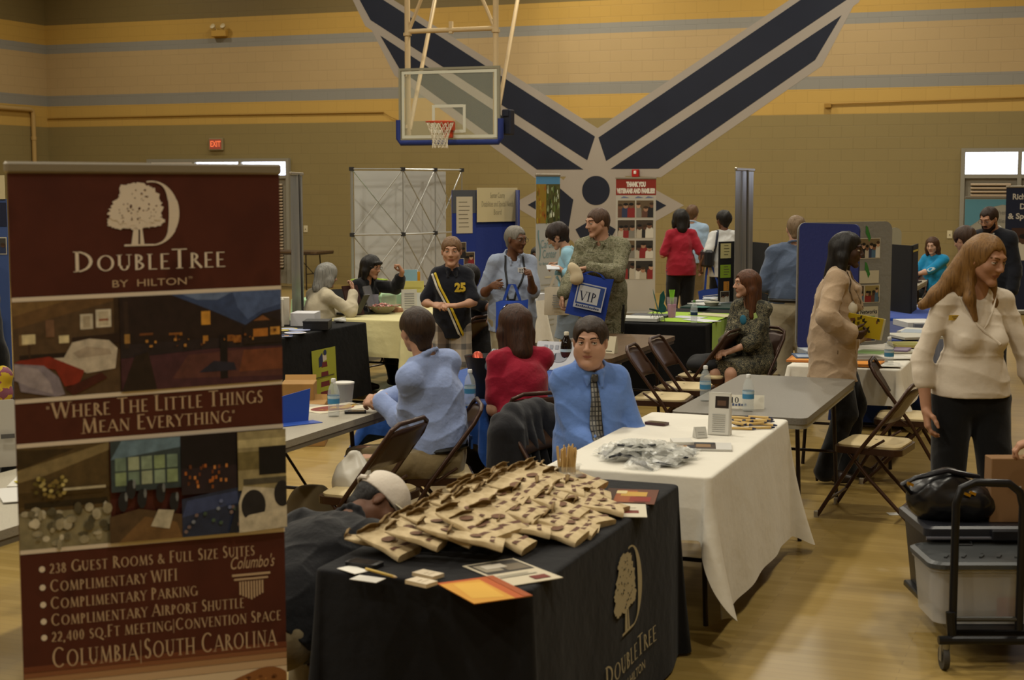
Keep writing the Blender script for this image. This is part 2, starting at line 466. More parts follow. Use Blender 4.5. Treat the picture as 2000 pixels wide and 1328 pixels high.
class SDF:
    def __init__(s, res=0.008): s.p, s.res, s.cuts, s.noise = [], res, [], []
    def rc(s, a, b, ra, rb=None, k=0.02, m=0, op='u'):
        s.p.append(('rc', np.asarray(a, float), np.asarray(b, float), ra, ra if rb is None else rb, k, m, op)); return s
    def el(s, c, r, R3=None, k=0.02, m=0, op='u'):
        s.p.append(('el', np.asarray(c, float), np.asarray(r, float) * np.ones(3), np.eye(3) if R3 is None else R3, None, k, m, op)); return s
    def chain(s, pts, rs, k=0.015, m=0, op='u'):
        for i in range(len(pts) - 1): s.rc(pts[i], pts[i + 1], rs[i], rs[i + 1], k, m, op)
        return s
    def cut(s, n, p): s.cuts.append((unit(n), np.asarray(p, float))); return s    # keeps the side n points away from
    def mesh(s, name, mats, parent=None, loc=None, smooth=1):
        lo, hi = [], []
        bb = []
        for q in s.p:
            if q[0] == 'rc':
                l = np.minimum(q[1] - q[3], q[2] - q[4]); h = np.maximum(q[1] + q[3], q[2] + q[4])
            else:
                e = np.abs(q[3]) @ q[2]; l, h = q[1] - e, q[1] + e
            mg = q[5] + 3 * s.res + (0.012 if s.noise else 0)
            bb.append((l - mg, h + mg))
            if q[7] != 's': lo.append(l - mg); hi.append(h + mg)
        lo = np.min(lo, 0) - 2 * s.res; hi = np.max(hi, 0) + 2 * s.res
        n = np.ceil((hi - lo) / s.res).astype(int) + 1
        D = np.full(n, 1.0, np.float32); B = np.full(n, 1.0, np.float32); MI = np.zeros(n, np.int8)
        ax = [(lo[i] + s.res * np.arange(n[i])).astype(np.float32) for i in range(3)]
        for q, (l, h) in zip(s.p, bb):
            i0 = np.clip(((l - lo) / s.res).astype(int), 0, n); i1 = np.clip(((h - lo) / s.res).astype(int) + 1, 0, n)
            if np.any(i1 <= i0): continue
            sl = tuple(slice(a, b) for a, b in zip(i0, i1))
            X = ax[0][sl[0]][:, None, None]; Y = ax[1][sl[1]][None, :, None]; Z = ax[2][sl[2]][None, None, :]
            if q[0] == 'rc':
                a, b = q[1], q[2]; ba = b - a; L = max(ba @ ba, 1e-9)
                px, py, pz = X - a[0], Y - a[1], Z - a[2]
                t = np.clip((px * ba[0] + py * ba[1] + pz * ba[2]) / L, 0, 1)
                d = np.sqrt((px - t * ba[0]) ** 2 + (py - t * ba[1]) ** 2 + (pz - t * ba[2]) ** 2) - (q[3] + t * (q[4] - q[3]))
            else:
                R3 = q[3]; r = q[2]; px, py, pz = X - q[1][0], Y - q[1][1], Z - q[1][2]
                k0 = 0; k1 = 0
                for j in range(3):
                    w = px * R3[0, j] + py * R3[1, j] + pz * R3[2, j]
                    k0 = k0 + (w / r[j]) ** 2; k1 = k1 + (w / r[j] ** 2) ** 2
                k0 = np.sqrt(k0); k1 = np.sqrt(k1) + 1e-6
                d = k0 * (k0 - 1) / k1
            d = d.astype(np.float32); k = q[5]; cur = D[sl]
            if q[7] == 'u':
                hh = np.maximum(k - np.abs(cur - d), 0) / k
                D[sl] = np.minimum(cur, d) - hh * hh * k * .25
                if q[6] >= 0:
                    b_ = B[sl]; w = d < b_; b_[w] = d[w]; MI[sl][w] = q[6]
            elif q[7] == 'm':       # colour only
                w = d < 0; MI[sl][w] = q[6]
            else:
                hh = np.maximum(k - np.abs(cur + d), 0) / k
                D[sl] = np.maximum(cur, -d) + hh * hh * k * .25
        if s.noise:
            w = np.argwhere(np.abs(D) < 0.03)
            P = lo + w * s.res; dv = np.zeros(len(w))
            for nz in s.noise:
                amp, freq, st, seed = nz[:4]; q = wave_noise(P * np.asarray(st), freq, seed)
                if len(nz) > 4: q = 1.0 - 2.4 * np.sqrt(np.abs(q) + 1e-6) ; q = np.maximum(q, -.6)
                dv += amp * -q if len(nz) > 4 else amp * q
            D[tuple(w.T)] += dv.astype(np.float32)
        for nn, p in s.cuts:
            d = (ax[0][:, None, None] - p[0]) * nn[0] + (ax[1][None, :, None] - p[1]) * nn[1] + (ax[2][None, None, :] - p[2]) * nn[2]
            D = np.maximum(D, d)
        S = D < 0
        c = np.zeros(np.array(n) - 1, np.int8); offs = [(a, b, e) for a in (0, 1) for b in (0, 1) for e in (0, 1)]
        for a, b, e in offs: c += S[a:n[0] - 1 + a, b:n[1] - 1 + b, e:n[2] - 1 + e]
        act = (c > 0) & (c < 8); idx = np.argwhere(act)
        vals = np.stack([D[idx[:, 0] + a, idx[:, 1] + b, idx[:, 2] + e] for a, b, e in offs], 1)
        acc = np.zeros((len(idx), 3)); cnt = np.zeros(len(idx))
        for i in range(8):
            for j in range(i + 1, 8):
                if sum(abs(offs[i][q] - offs[j][q]) for q in range(3)) != 1: continue
                a, b = vals[:, i], vals[:, j]; x = (a < 0) != (b < 0)
                t = np.where(x, a / np.where(x, a - b, 1), 0)[:, None]
                p = np.array(offs[i]) + t * (np.array(offs[j]) - np.array(offs[i]))
                acc += np.where(x[:, None], p, 0); cnt += x
        vs = lo + (idx + acc / cnt[:, None]) * s.res
        vid = np.full(np.array(n) - 1, -1, np.int32); vid[act] = np.arange(len(idx))
        quads = []
        for axis in range(3):
            u, v = [(1, 2), (2, 0), (0, 1)][axis]
            s0 = [slice(None)] * 3; s1 = [slice(None)] * 3
            s0[axis] = slice(0, -1); s1[axis] = slice(1, None)
            e = np.argwhere(S[tuple(s0)] != S[tuple(s1)])
            e = e[(e[:, u] > 0) & (e[:, v] > 0) & (e[:, u] < n[u] - 1) & (e[:, v] < n[v] - 1)]
            if not len(e): continue
            ins = S[tuple(e.T)]
            q = []
            for du, dv_ in ((-1, -1), (0, -1), (0, 0), (-1, 0)):
                g = e.copy(); g[:, u] += du; g[:, v] += dv_; q.append(vid[tuple(g.T)])
            q = np.stack(q, 1); q[~ins] = q[~ins][:, ::-1]
            quads.append(q)
        F = np.concatenate(quads); F = F[(F >= 0).all(1)]
        for _ in range(smooth):   # light relaxation
            nb = np.zeros_like(vs); ct = np.zeros(len(vs))
            for a, b in ((0, 1), (1, 2), (2, 3), (3, 0)):
                np.add.at(nb, F[:, a], vs[F[:, b]]); np.add.at(ct, F[:, a], 1)
                np.add.at(nb, F[:, b], vs[F[:, a]]); np.add.at(ct, F[:, b], 1)
            vs = vs * .5 + .5 * nb / np.maximum(ct, 1)[:, None]
        me = bpy.data.meshes.new(name)
        me.vertices.add(len(vs)); me.vertices.foreach_set('co', vs.astype(np.float32).ravel())
        me.loops.add(len(F) * 4); me.loops.foreach_set('vertex_index', F.astype(np.int32).ravel())
        me.polygons.add(len(F)); me.polygons.foreach_set('loop_start', np.arange(0, len(F) * 4, 4, dtype=np.int32))
        me.polygons.foreach_set('use_smooth', np.ones(len(F), bool))
        ml = mats if isinstance(mats, (list, tuple)) else [mats]
        for m in ml: me.materials.append(m)
        if len(ml) > 1:
            fm = MI[tuple(idx[F[:, 0]].T)].astype(np.int32)
            me.polygons.foreach_set('material_index', np.clip(fm, 0, len(ml) - 1))
        me.update(calc_edges=True)
        o = bpy.data.objects.new(name, me); COL.objects.link(o)
        if parent is not None: o.parent = parent
        if loc is not None: o.location = loc
        return o

# ------------------------------------------------------------------ people
def ik(a, b, l1, l2, pole):
    a, b = np.asarray(a, float), np.asarray(b, float); d = b - a; L = np.linalg.norm(d); u = unit(d)
    L = min(max(L, abs(l1 - l2) + .01), l1 + l2 - .004); b = a + u * L
    x = (l1 * l1 - l2 * l2 + L * L) / (2 * L); h = math.sqrt(max(l1 * l1 - x * x, 0))
    p = np.asarray(pole, float); p = p - u * (p @ u); p = unit(p)
    return a + u * x + p * h, b

def frame(up, fwd):
    up = unit(up); f = unit(np.asarray(fwd, float) - up * (np.asarray(fwd, float) @ up)); r = np.cross(f, up)
    return np.stack([r, f, up], 1)         # columns: right, forward, up

def hand(S, wrist, d, n, side, s=1.0, curl=25, spread=1.0, thumb=0.5, m=0, curls=None):
    """five fingers: d finger direction, n palm normal, side +1 right hand / -1 left hand."""
    d = unit(d); n = unit(n - d * (n @ d)); t = np.cross(d, n) * side
    k = .008
    ln = (.074, .082, .076, .060); rr = (.0088, .0092, .0088, .0078); off = (.030, .010, -.010, -.029); fwd = (.088, .092, .088, .080)
    for i in range(4):
        base = wrist + (d * fwd[i] + t * off[i]) * s
        S.rc(wrist + (t * off[i] * .55 + d * .012) * s, base, .0165 * s, .0125 * s, .014, m)
        ang = 0.0; p = base; dd = d; c = math.radians((curls[i] if curls else curl))
        sp = t * off[i] * spread * 2.2
        for j, fr in enumerate((.46, .31, .23)):
            ang += c * (.8, 1.2, .8)[j]
            dd = unit(d * math.cos(ang) + n * math.sin(ang) + sp * (1 - min(1, ang)))
            q = p + dd * ln[i] * fr * s
            S.rc(p, q, rr[i] * (1 - .1 * j) * s, rr[i] * (1 - .1 * (j + 1)) * s, k, m); p = q
    tb = wrist + (t * .026 + d * .022 + n * .006) * s
    td = unit(d * .62 + t * (.75 * (1 - thumb) + .35) + n * (.25 + .5 * thumb))
    t1 = tb + td * .040 * s; td2 = unit(td * .6 + d * .7 - t * .2 * thumb + n * .2 * thumb); t2 = t1 + td2 * .033 * s; t3 = t2 + unit(td2 + d * .3) * .026 * s
    S.rc(wrist + (t * .014 + d * .008) * s, tb, .017 * s, .016 * s, .012, m)
    S.chain([tb, t1, t2, t3], [.0145 * s, .012 * s, .0105 * s, .0085 * s], k, m)

SKIN = {'light': ('#af866e', '#885347'), 'tan': ('#a5795e', '#804d3e'), 'fair': ('#b99480', '#94574d'), 'brown': ('#62412e', '#4a2a24'), 'dark': ('#3f2a1f', '#331d1a')}
def skin_mats(kind, brow):
    a, b = SKIN[kind]
    return [M(a, .55, spec=.35, mottle=.10, mscale=22), M(b, .5, spec=.35), M(brow, .8, spec=.1)]
def hair_mat(c1, c2):
    return ramp_mat('hair_' + c1 + c2, 'noise', 9, [(.28, c1), (.5, c2), (.72, c1)], rough=.5, stretch=(9, 9, .8), interp='LINEAR', bump=.5)

def person(label, loc, rz, H=1.75, sex='m', skin='light', hair=None, top=None, bottom=None, shoes='#1c1714', pose=None, res=.007, w=1.0, belly=0.0,
           coat=None, glasses=None, extra=None, z0=0.0, age_=0, group=None, beard=None, heel=0.0):
    root = thing('person', label, 'person', (loc[0], loc[1], z0), rz, group)
    P = dict(pose or {}); s = H / 1.75; f = sex == 'f'
    hair = hair or {}; hcol = hair.get('col', ('#2a1c14', '#3a281c'))
    sm = skin_mats(skin, hcol[0] if hair.get('style') != 'grey' else '#777068')
    pz = P.get('pz', .925 * s); lean = math.radians(P.get('lean', 2)); side = math.radians(P.get('side', 0)); tw = math.radians(P.get('twist', 0)); pt = P.get('pt', .4)
    def up(fr): return unit(V(math.sin(side * fr), math.sin(lean * fr), math.cos(lean * fr) * math.cos(side * fr)))
    def fw(fr): return V(-math.sin(tw * fr), math.cos(tw * fr), -0.0)
    hip = V(P.get('hx', 0), P.get('hy', 0), pz)
    wst = hip + up(pt) * .15 * s; che = wst + up((pt + 1) / 2) * .18 * s; nek = che + up(1) * .215 * s
    Fp, Fw, Fc = frame(up(pt), fw(.15)), frame(up((pt + 1) / 2), fw(.55)), frame(up(1), fw(1))
    shw = (.143 if f else .166) * s * (1 + .35 * (w - 1)); shw *= P.get('shw', 1.0); hpw = .09 * s * (1 + .3 * (w - 1))
    J = {}
    for nm, sd in (('R', 1), ('L', -1)):
        sh = nek - Fc[:, 2] * .055 * s + Fc[:, 0] * sd * shw + Fc[:, 1] * P.get('shf', 0) - Fc[:, 1] * .01
        tgt = P.get(nm + '_hand'); 
        if tgt is None: tgt = sh + V(sd * .07, .04, -.535 * s)
        pole = P.get(nm + '_pole', V(sd * .4, -.8, -.7))
        elb, wr = ik(sh, tgt, .298 * s, .252 * s, pole)
        hp = hip + Fp[:, 0] * sd * hpw
        ank = np.asarray(P.get(nm + '_foot', V(sd * .10 * s, .0, .085)), float)
        kn, ank = ik(hp, ank, .425 * s, .425 * s, P.get(nm + '_knee', V(sd * .12, 1, .15)))
        fd = unit(np.asarray(P.get(nm + '_toe', V(sd * .2, 1, 0)), float))
        J[nm] = dict(sh=sh, elb=elb, wr=wr, hp=hp, kn=kn, ank=ank, fd=fd, sd=sd)
    hy, hpch, hr = [math.radians(P.get(k, 0)) for k in ('head_yaw', 'head_pitch', 'head_roll')]
    base = frame(unit(up(P.get('neckf', .6)) + 0), fw(1))
    Rh = base @ rotz(hy) @ rotx(-hpch) @ roty(hr)
    nlen = P.get('neck', .062)
    hs = P.get('hs', 1.03) * (.5 + .5 * s) * (.97 if f else 1.0)
    hc = nek + unit(base[:, 2] * .9 + base[:, 1] * .35) * nlen * s + Rh @ V(0, .022, .105) * hs
    def h(x, y, z): return hc + Rh @ (V(x, y, z) * hs)
    # ---- skin
    S = SDF(res)
    bw = w * (1 if not f else .93)
    def torso(T, g, k=.05, hips=True, m=0, bust=True):
        T.el(che + Fc[:, 2] * .02 * s - Fc[:, 1] * .005, ((.165 if not f else .142) * s * (.6 + .4 * bw) + g, .112 * s * (.5 + .5 * bw) + g, .165 * s + g), Fc, k, m)
        T.el(wst + Fw[:, 1] * belly * .5, ((.145 if not f else .122) * s * bw + g, .102 * s * bw + g + belly * .6, .14 * s + g), Fw, k, m)
        if belly: T.el(wst + Fw[:, 1] * (.05 + belly * .6) - Fw[:, 2] * .03, (.12 * s * bw, .08 * s + belly * .5 + g, .11 * s + g), Fw, .06, m)
        if hips: T.el(hip + Fp[:, 2] * .03 * s, ((.158 if not f else .165) * s * bw + g, .112 * s * bw + g, .125 * s + g), Fp, k, m)
        for sd in (1, -1):
            q = J['R' if sd > 0 else 'L']
            T.rc(nek - Fc[:, 2] * .012 + Fc[:, 0] * sd * .035 * s, q['sh'] + Fc[:, 2] * .004, (.043 if f else .052) * s + g, (.046 if f else .056) * s + g, .04, m)
            if f and bust: T.el(che + Fc[:, 1] * .082 * s * (.6 + .4 * bw) + Fc[:, 0] * sd * .07 * s - Fc[:, 2] * .02 * s, (.062 * s + g, .058 * s * (.7 + .3 * bw) + g, .062 * s + g), Fc, .035, m)
            if not f: T.el(che + Fc[:, 1] * .065 * s + Fc[:, 0] * sd * .07 * s + Fc[:, 2] * .045 * s, (.075 * s + g, .036 * s + g, .06 * s + g), Fc, .05, m)
    torso(S, -.004)
    ra = (.047, .038, .040, .0265) if not f else (.041, .034, .035, .0235)
    ra = [r * s * (.55 + .45 * w) for r in ra]
    for nm in 'RL':
        q = J[nm]; sd = q['sd']
        S.rc(q['sh'], q['elb'], ra[0] + .004, ra[1], .03); S.rc(q['elb'], q['wr'], ra[2], ra[3], .02)
        fa = q['elb'] + (q['wr'] - q['elb']) * .25; S.el(fa, (ra[2] * 1.08,) * 3, None, .03)
        hd = P.get(nm + '_hd')
        if hd is None: hd = (unit(q['wr'] - q['elb']) * .8 + V(0, .05, -.3), V(-sd, .15, -.2), 28)
        q['hd'] = hd
        hand(S, q['wr'], np.asarray(hd[0], float), np.asarray(hd[1], float), sd, s * (.92 if f else 1.0), hd[2] if not isinstance(hd[2], (list, tuple)) else 20, curls=hd[2] if isinstance(hd[2], (list, tuple)) else None, thumb=hd[3] if len(hd) > 3 else .5)
        S.rc(q['hp'], q['kn'], .082 * s * (.45 + .55 * w), .052 * s, .04)
        S.rc(q['kn'], q['ank'], .050 * s, .034 * s, .03)
        S.el(q['kn'] + (q['ank'] - q['kn']) * .28 - unit(np.cross(np.cross(q['ank'] - q['kn'], q['fd']), q['ank'] - q['kn'])) * -.0 - q['fd'] * .012, (.052 * s, .054 * s, .11 * s), frame(q['kn'] - q['ank'], q['fd']), .03)
        S.rc(q['ank'] - q['fd'] * .03 - V(0, 0, .045), q['ank'] + q['fd'] * .12 - V(0, 0, .052), .027 * s, .024 * s, .02)
    # neck + head
    S.rc(nek - Fc[:, 2] * .05, h(0, -.028, -.05), (.049 if f else .057) * s, (.047 if f else .056) * hs, .03)
    S.el(h(0, -.014, .028), (.0755 * hs, .094 * hs, .084 * hs), Rh, .02)
    S.el(h(0, .020, -.022), (.064 * hs, .070 * hs, .080 * hs), Rh, .02)
    jw = (.014, .019) if not f else (.011, .015)
    for sd in (1, -1):
        fwd_ = P.get('face_w', 0.0)
        if fwd_: S.el(h(sd * .046, .035, -.052), (.026 * hs + fwd_, .034 * hs, .036 * hs), Rh, .03); S.rc(h(sd * .03, .035, -.100), h(0, .045, -.104), .022 + fwd_, None, .03)
        S.rc(h(sd * (.050 if not f else .045), .005, -.046), h(sd * (.019 if not f else .014), .060, -.096), (jw[1]) * hs, jw[0] * hs, .025)
        S.el(h(sd * .040, .058, -.022), (.022 * hs, .020 * hs, .020 * hs), Rh, .02)
        S.el(h(sd * .075, -.008, -.004), (.009 * hs, .019 * hs, .031 * hs), Rh @ rotz(-sd * .35), .006)
    S.el(h(0, .068, -.100), (.022 * hs, .019 * hs, .017 * hs), Rh, .02)
    S.rc(h(-.032, .077, .027), h(.032, .077, .027), .0135 * hs, None, .016)
    for sd in (1, -1):
        S.el(h(sd * .032, .092, .007), (.016 * hs, .011 * hs, .010 * hs), Rh, .010, op='s')
    S.rc(h(0, .084, .016), h(0, .107, -.024), .0075 * hs, .0115 * hs, .012)
    for sd in (1, -1): S.el(h(sd * .0115, .098, -.028), (.009 * hs, .010 * hs, .008 * hs), Rh, .006)
    S.el(h(0, .079, -.053), (.023 * hs, .011 * hs, .007 * hs), Rh, .008)
    S.el(h(0, .078, -.064), (.019 * hs, .011 * hs, .0075 * hs), Rh, .007)
    if P.get('mouth_open'): S.el(h(0, .098, -.058), (.014 * hs, .016 * hs, .006 * hs), Rh, .004, 1, 's')
    body = S.mesh('body', sm, root)
    gz = unit(Rh @ V(P.get('gaze', 0), 1, P.get('gazez', -.05)))
    eb = MB(); sk = sm[0]; wht = M('#b0a497', .3); iris = M('#1d140f', .15)
    for sd in (1, -1):
        c = h(sd * .0315, .0752, .007); n_, m_ = 18, 14; o_ = len(eb.v); r_ = .0128 * hs
        vs_ = []; 
        for i in range(m_ + 1):
            ph = -math.pi / 2 + math.pi * i / m_
            for j in range(n_):
                th = 2 * math.pi * j / n_; dv = Rh @ V(math.cos(ph) * math.sin(th), math.cos(ph) * math.cos(th), math.sin(ph))
                lid = ph > P.get('lid', .30) or ph < -.42
                vs_.append(c + dv * r_ * (1.05 if lid else 1.0))
        for i in range(m_):
            ph = -math.pi / 2 + math.pi * (i + .5) / m_
            mt = sk if (ph > P.get('lid', .30) or ph < -.42) else wht
            eb.add([vs_[i * n_ + j] for j in range(n_)] + [vs_[(i + 1) * n_ + j] for j in range(n_)], [(j, (j + 1) % n_, n_ + (j + 1) % n_, n_ + j) for j in range(n_)], mt)
        eb.sphere(c + gz * .0072 * hs, .0066 * hs, iris, 10, 6)
        eb.tube([h(sd * .018, .0835, .0085), h(sd * .025, .0885, .0112), h(sd * .034, .0888, .0116), h(sd * .045, .079, .008)], .0014 * hs, iris, 5)
    eb.build('eyes', None, root, smooth=True)
    tr = bvh(body)
    def face_pt(x, z, lift):
        o0 = h(x, .2, z); hit = tr.ray_cast(Vector(o0), Vector(-Rh[:, 1]), .25)
        p0 = np.array(hit[0]) if hit[0] is not None else h(x, .085, z)
        return p0 + Rh[:, 1] * lift
    br = MB()
    bt = P.get('brow', 1.0)
    for sd in (1, -1):
        rows = [[face_pt(sd * x, z + dz * bt, .0012) for dz in (-.0028, .0, .0028)] for x, z in ((.014, .0265), (.022, .0300), (.032, .0325), (.041, .0315), (.049, .0270))]
        br.grid(rows, sm[2])
    br.build('eyebrows', None, root, smooth=True, solid=.0015)
    lp = MB(); rows = []
    mo = .006 if P.get('mouth_open') else 0.0; sml = P.get('smile', 0.0)
    for x in np.linspace(-.0245, .0245, 9):
        q = 1 - (x / .0250) ** 2; zc = -.0582 + sml * (x / .0245) ** 2 * .006
        rows.append([face_pt(x, zc + e * q, .0008) for e in (-.0085 - mo, -.004 - mo, -.0005 - mo, .0005, .004, .0065 - .0015 * (abs(x) < .004))])
    lp.grid(rows, sm[1]); lp.build('lips', None, root, smooth=True, autosmooth=False)
    out = dict(root=root, body=body, J=J, hc=hc, Rh=Rh, h=h, hs=hs, nek=nek, che=che, wst=wst, hip=hip, Fc=Fc, Fw=Fw, Fp=Fp, s=s)
    # ---- hair
    st = hair.get('style')
    if st:
        hm = hair_mat(*hcol)
        T = SDF(min(res, .006)); vol = hair.get('vol', .012) 
        T.el(h(0, -.016, .030), ((.0755 + vol) * hs, (.094 + vol) * hs, (.084 + vol) * hs), Rh, .02)
        if st == 'short' or st == 'grey':
            T.rc(h(0, -.055, -.01), h(0, -.062, -.055 - hair.get('nape', 0)), .052 * hs + vol * .4, .040 * hs, .03)
            fz = hair.get('front', .066)
            for sd in (1, -1): T.el(h(sd * .026, .118, fz - .098), (.047 * hs, .085 * hs, .102 * hs), Rh, .008, op='s')
            for sd in (1, -1): T.el(h(sd * .085, .012, -.032), (.030 * hs, .050 * hs, .048 * hs), Rh, .01, op='s')
            T.el(h(0, .03, -.13), (.09 * hs, .075 * hs, .075 * hs), Rh, .01, op='s')
            if hair.get('recede'):
                for sd in (1, -1): T.el(h(sd * .044, .100, .052), (.022, .05, .030), Rh, .01, op='s')
        else:
            L = hair.get('len', .2); bv = hair.get('bulk', 1.0)
            T.rc(h(0, -.05, .0), h(0, -.075 - hair.get('back', 0), -L), .080 * hs * bv, .068 * hs * bv, .04)
            for sd in (1, -1):
                fy = hair.get('side_y', .0); ll = hair.get('len_side', L)
                T.chain([h(sd * .062, fy - .005, .05), h(sd * .078 * (.5 + .5 * bv), fy - .01, -.05), h(sd * .085 * bv, fy - .01 + hair.get('sf', 0), -ll)], [.030 * hs * bv, .034 * hs * bv, .028 * hs * bv], .03)
            fz = hair.get('front', .072)
            for sd in (1, -1): T.el(h(hair.get('part', 0) + sd * .020, .122, fz - .115), (.042 * hs, .094 * hs, .116 * hs), Rh, .008, op='s')
            T.el(h(0, .075, -.10), (.050 * hs, .06 * hs, .09 * hs), Rh, .01, op='s')
            if hair.get('fringe'): T.rc(h(-.045, .080, .055), h(.045, .080, .055), .018 * hs, None, .015)
            for tail in hair.get('tails', []): T.chain([h(*p) for p in tail[0]], [r * hs for r in tail[1]], .02)
        am = hair.get('rough', .0035)
        T.noise = [(am, 95, (1, 1, .25), 1), (am * .8, 45, (1, 1, .5), 2)]
        out['hair'] = T.mesh('hair', hm, root)
    if beard:
        T = SDF(.006)
        for sd in (1, -1): T.chain([h(sd * .062, .01, -.03), h(sd * .05, .03, -.07), h(sd * .018, .074, -.103)], [.012, .022, .022], .02)
        T.el(h(0, .074, -.098), (.028, .022, .024), Rh, .02); T.rc(h(-.025, .088, -.046), h(.025, .088, -.046), .008, None, .01)
        T.el(h(0, .1, -.060), (.018, .02, .008), Rh, .006, op='s')
        T.noise = [(.002, 150, (1, 1, 1), 1)]
        T.mesh('beard', M(beard, .9, spec=.1), root)
    if glasses:
        g = MB()
        for sd in (1, -1):
            g.tube([h(sd * .033 + .021 * math.cos(a), .104 - .004 * abs(math.cos(a)), .004 + .016 * math.sin(a)) for a in np.linspace(0, 6.283, 15)[:-1]], .0016, None, 6, closed=True)
            g.tube([h(sd * .054, .099, .008), h(sd * .078, .04, .012), h(sd * .082, -.01, .006)], .0015, None, 6)
        g.tube([h(-.012, .106, .008), h(0, .110, .011), h(.012, .106, .008)], .0015, None, 6)
        g.build('glasses', M(glasses, .3), root, smooth=True)
    # ---- top
    def sleeves(T, frac, g, m=0, cuff=0.0):
        for nm in 'RL':
            q = J[nm]; r0, r1, r2, r3 = ra
            T.rc(q['sh'] + Fc[:, 2] * .0, q['elb'] if frac >= 1 else q['sh'] + (q['elb'] - q['sh']) * frac, r0 + g, (r1 + g + .003 if frac >= 1 else r0 - (r0 - r1) * frac + g + .008), .03, m)
            if frac > 1:
                e = q['elb'] + (q['wr'] - q['elb']) * (frac - 1)
                T.rc(q['elb'], e, r1 + g + .004, r2 + (r3 - r2) * (frac - 1) + g + cuff + .003, .02, m); fa = q['elb'] + (e - q['elb']) * min(.25 / max(frac - 1, .3), 1); T.el(fa, (r2 * 1.12 + g,) * 3, None, .03, m)
    def garment(cfg, name, gx=0.0):
        g = cfg.get('g', .012) + gx
        T = SDF(cfg.get('res', max(res, .006)))
        torso(T, g, k=.08, hips=True, bust=not cfg.get('open'))
        if not f or cfg.get('open'): T.el(wst + Fw[:, 1] * belly * .5, ((.158 if not f else .140) * s * bw + g, (.110 + .01 * f) * s * bw + g + belly * .6, .18 * s), Fw, .08)
        sleeves(T, cfg.get('sleeve', 2), g, cuff=cfg.get('cuff', .004))
        hem = hip + Fp[:, 2] * cfg.get('hem', .06) * s
        if cfg.get('hem', .06) < .05:      # worn outside: hangs over the hips
            wd_ = (.158 if not f else .163) * s * bw + g + .007
            dp_ = (.112 if not f else .112) * s * bw + g + .008 + belly * .4
            lo_ = hip - Fp[:, 2] * (abs(min(cfg['hem'], 0)) * s + .03)
            for sd in (1, -1):
                T.rc(wst - Fp[:, 2] * .02 + Fp[:, 0] * sd * (wd_ - dp_) * .8, lo_ + Fp[:, 0] * sd * (wd_ - dp_ + cfg.get('flare', 0)), dp_ * .97, dp_ + cfg.get('flare', .0), .06)
        nk = cfg.get('neckline', 'crew')
        nr = (.056 if f else .064) * s
        nb = nek + Fc[:, 1] * .012
        if nk in ('collar', 'stand'):
            ring = [nek + Fc[:, 2] * (.018 + .012 * -math.cos(a)) * s + Fc[:, 0] * (nr + .012) * math.sin(a) - Fc[:, 1] * ((nr + .014) * math.cos(a) - .012) for a in np.linspace(.25, 6.03, 14)]
            # collar band starts and ends at the throat
            ring = [nek + Fc[:, 0] * (nr + .010) * math.sin(a) + Fc[:, 1] * (.006 + (nr + .012) * math.cos(a)) + Fc[:, 2] * (.030 - .030 * math.cos(a)) * s for a in np.linspace(.22, 6.06, 15)]
            T.chain(ring, [.012] * 15, .012)
            for sd in (1, -1):
                T.chain([nek + Fc[:, 0] * sd * .058 * s + Fc[:, 1] * .028 + Fc[:, 2] * .012, nek + Fc[:, 0] * sd * .036 * s + Fc[:, 1] * (.074 * s + g * .5) - Fc[:, 2] * .022 * s, nek + Fc[:, 0] * sd * .040 * s + Fc[:, 1] * (.088 * s + g * .6) - Fc[:, 2] * .058 * s], [.013, .014, .008], .010)
        T.rc(nb + Fc[:, 2] * (-.02 if nk in ('collar', 'stand') else .012) * s, nb + Fc[:, 2] * .2, nr + (0 if nk in ('collar', 'stand') else -.004), nr + (.03 if nk in ('collar', 'stand') else .05), .006, op='s')
        if nk == 'v' or (nk == 'collar' and not cfg.get('closed')):
            dp = cfg.get('vdepth', .15 if nk == 'v' else .05) * s; fr = .115 * s * (.5 + .5 * bw) + g + (.05 if f else .02)
            T.rc(nek + Fc[:, 1] * (.07 * s + g), nek - Fc[:, 2] * dp + Fc[:, 1] * (fr + .01), cfg.get('vw', .045 if nk == 'v' else .028) * s, .006, .006, op='s')
        if nk == 'scoop':
            T.el(nek + Fc[:, 1] * .10 * s - Fc[:, 2] * .02 * s, (.075 * s, .09 * s, .07 * s), Fc, .006, op='s')
        if cfg.get('open'):                 # jacket worn open
            T.rc(nek + Fc[:, 1] * (.11 * s) - Fc[:, 2] * .02, hip + Fp[:, 1] * (.17 * s + belly) - Fp[:, 2] * .35, cfg['open'] * .8, cfg['open'] * 1.2, .01, op='s')
        if cfg.get('lapel'):
            for sd in (1, -1): T.chain([nek + Fc[:, 0] * sd * .062 * s + Fc[:, 2] * .012, nek + Fc[:, 0] * sd * .070 * s + Fc[:, 1] * (.088 * s + g) - Fc[:, 2] * .10 * s, nek + Fc[:, 0] * sd * .058 * s + Fc[:, 1] * (.128 * s + g) - Fc[:, 2] * .24 * s], [.016, .026, .012], .012)
        T.noise = [(cfg.get('wr', .004) * .6, cfg.get('wf', 38), (1, 1, 1.5), cfg.get('seed', 4)), (cfg.get('wr', .004) * .85, cfg.get('wf', 38) * .55, cfg.get('wst', (1, .8, 1.6)), 6, 'r')]
        T.cut(-Fp[:, 2], hem)
        return T.mesh(name, cfg['mat'], root)
    if top: out['top'] = garment(top, top.get('name', 'shirt'))
    if coat: out['coat'] = garment(coat, coat.get('name', 'jacket'), .010)
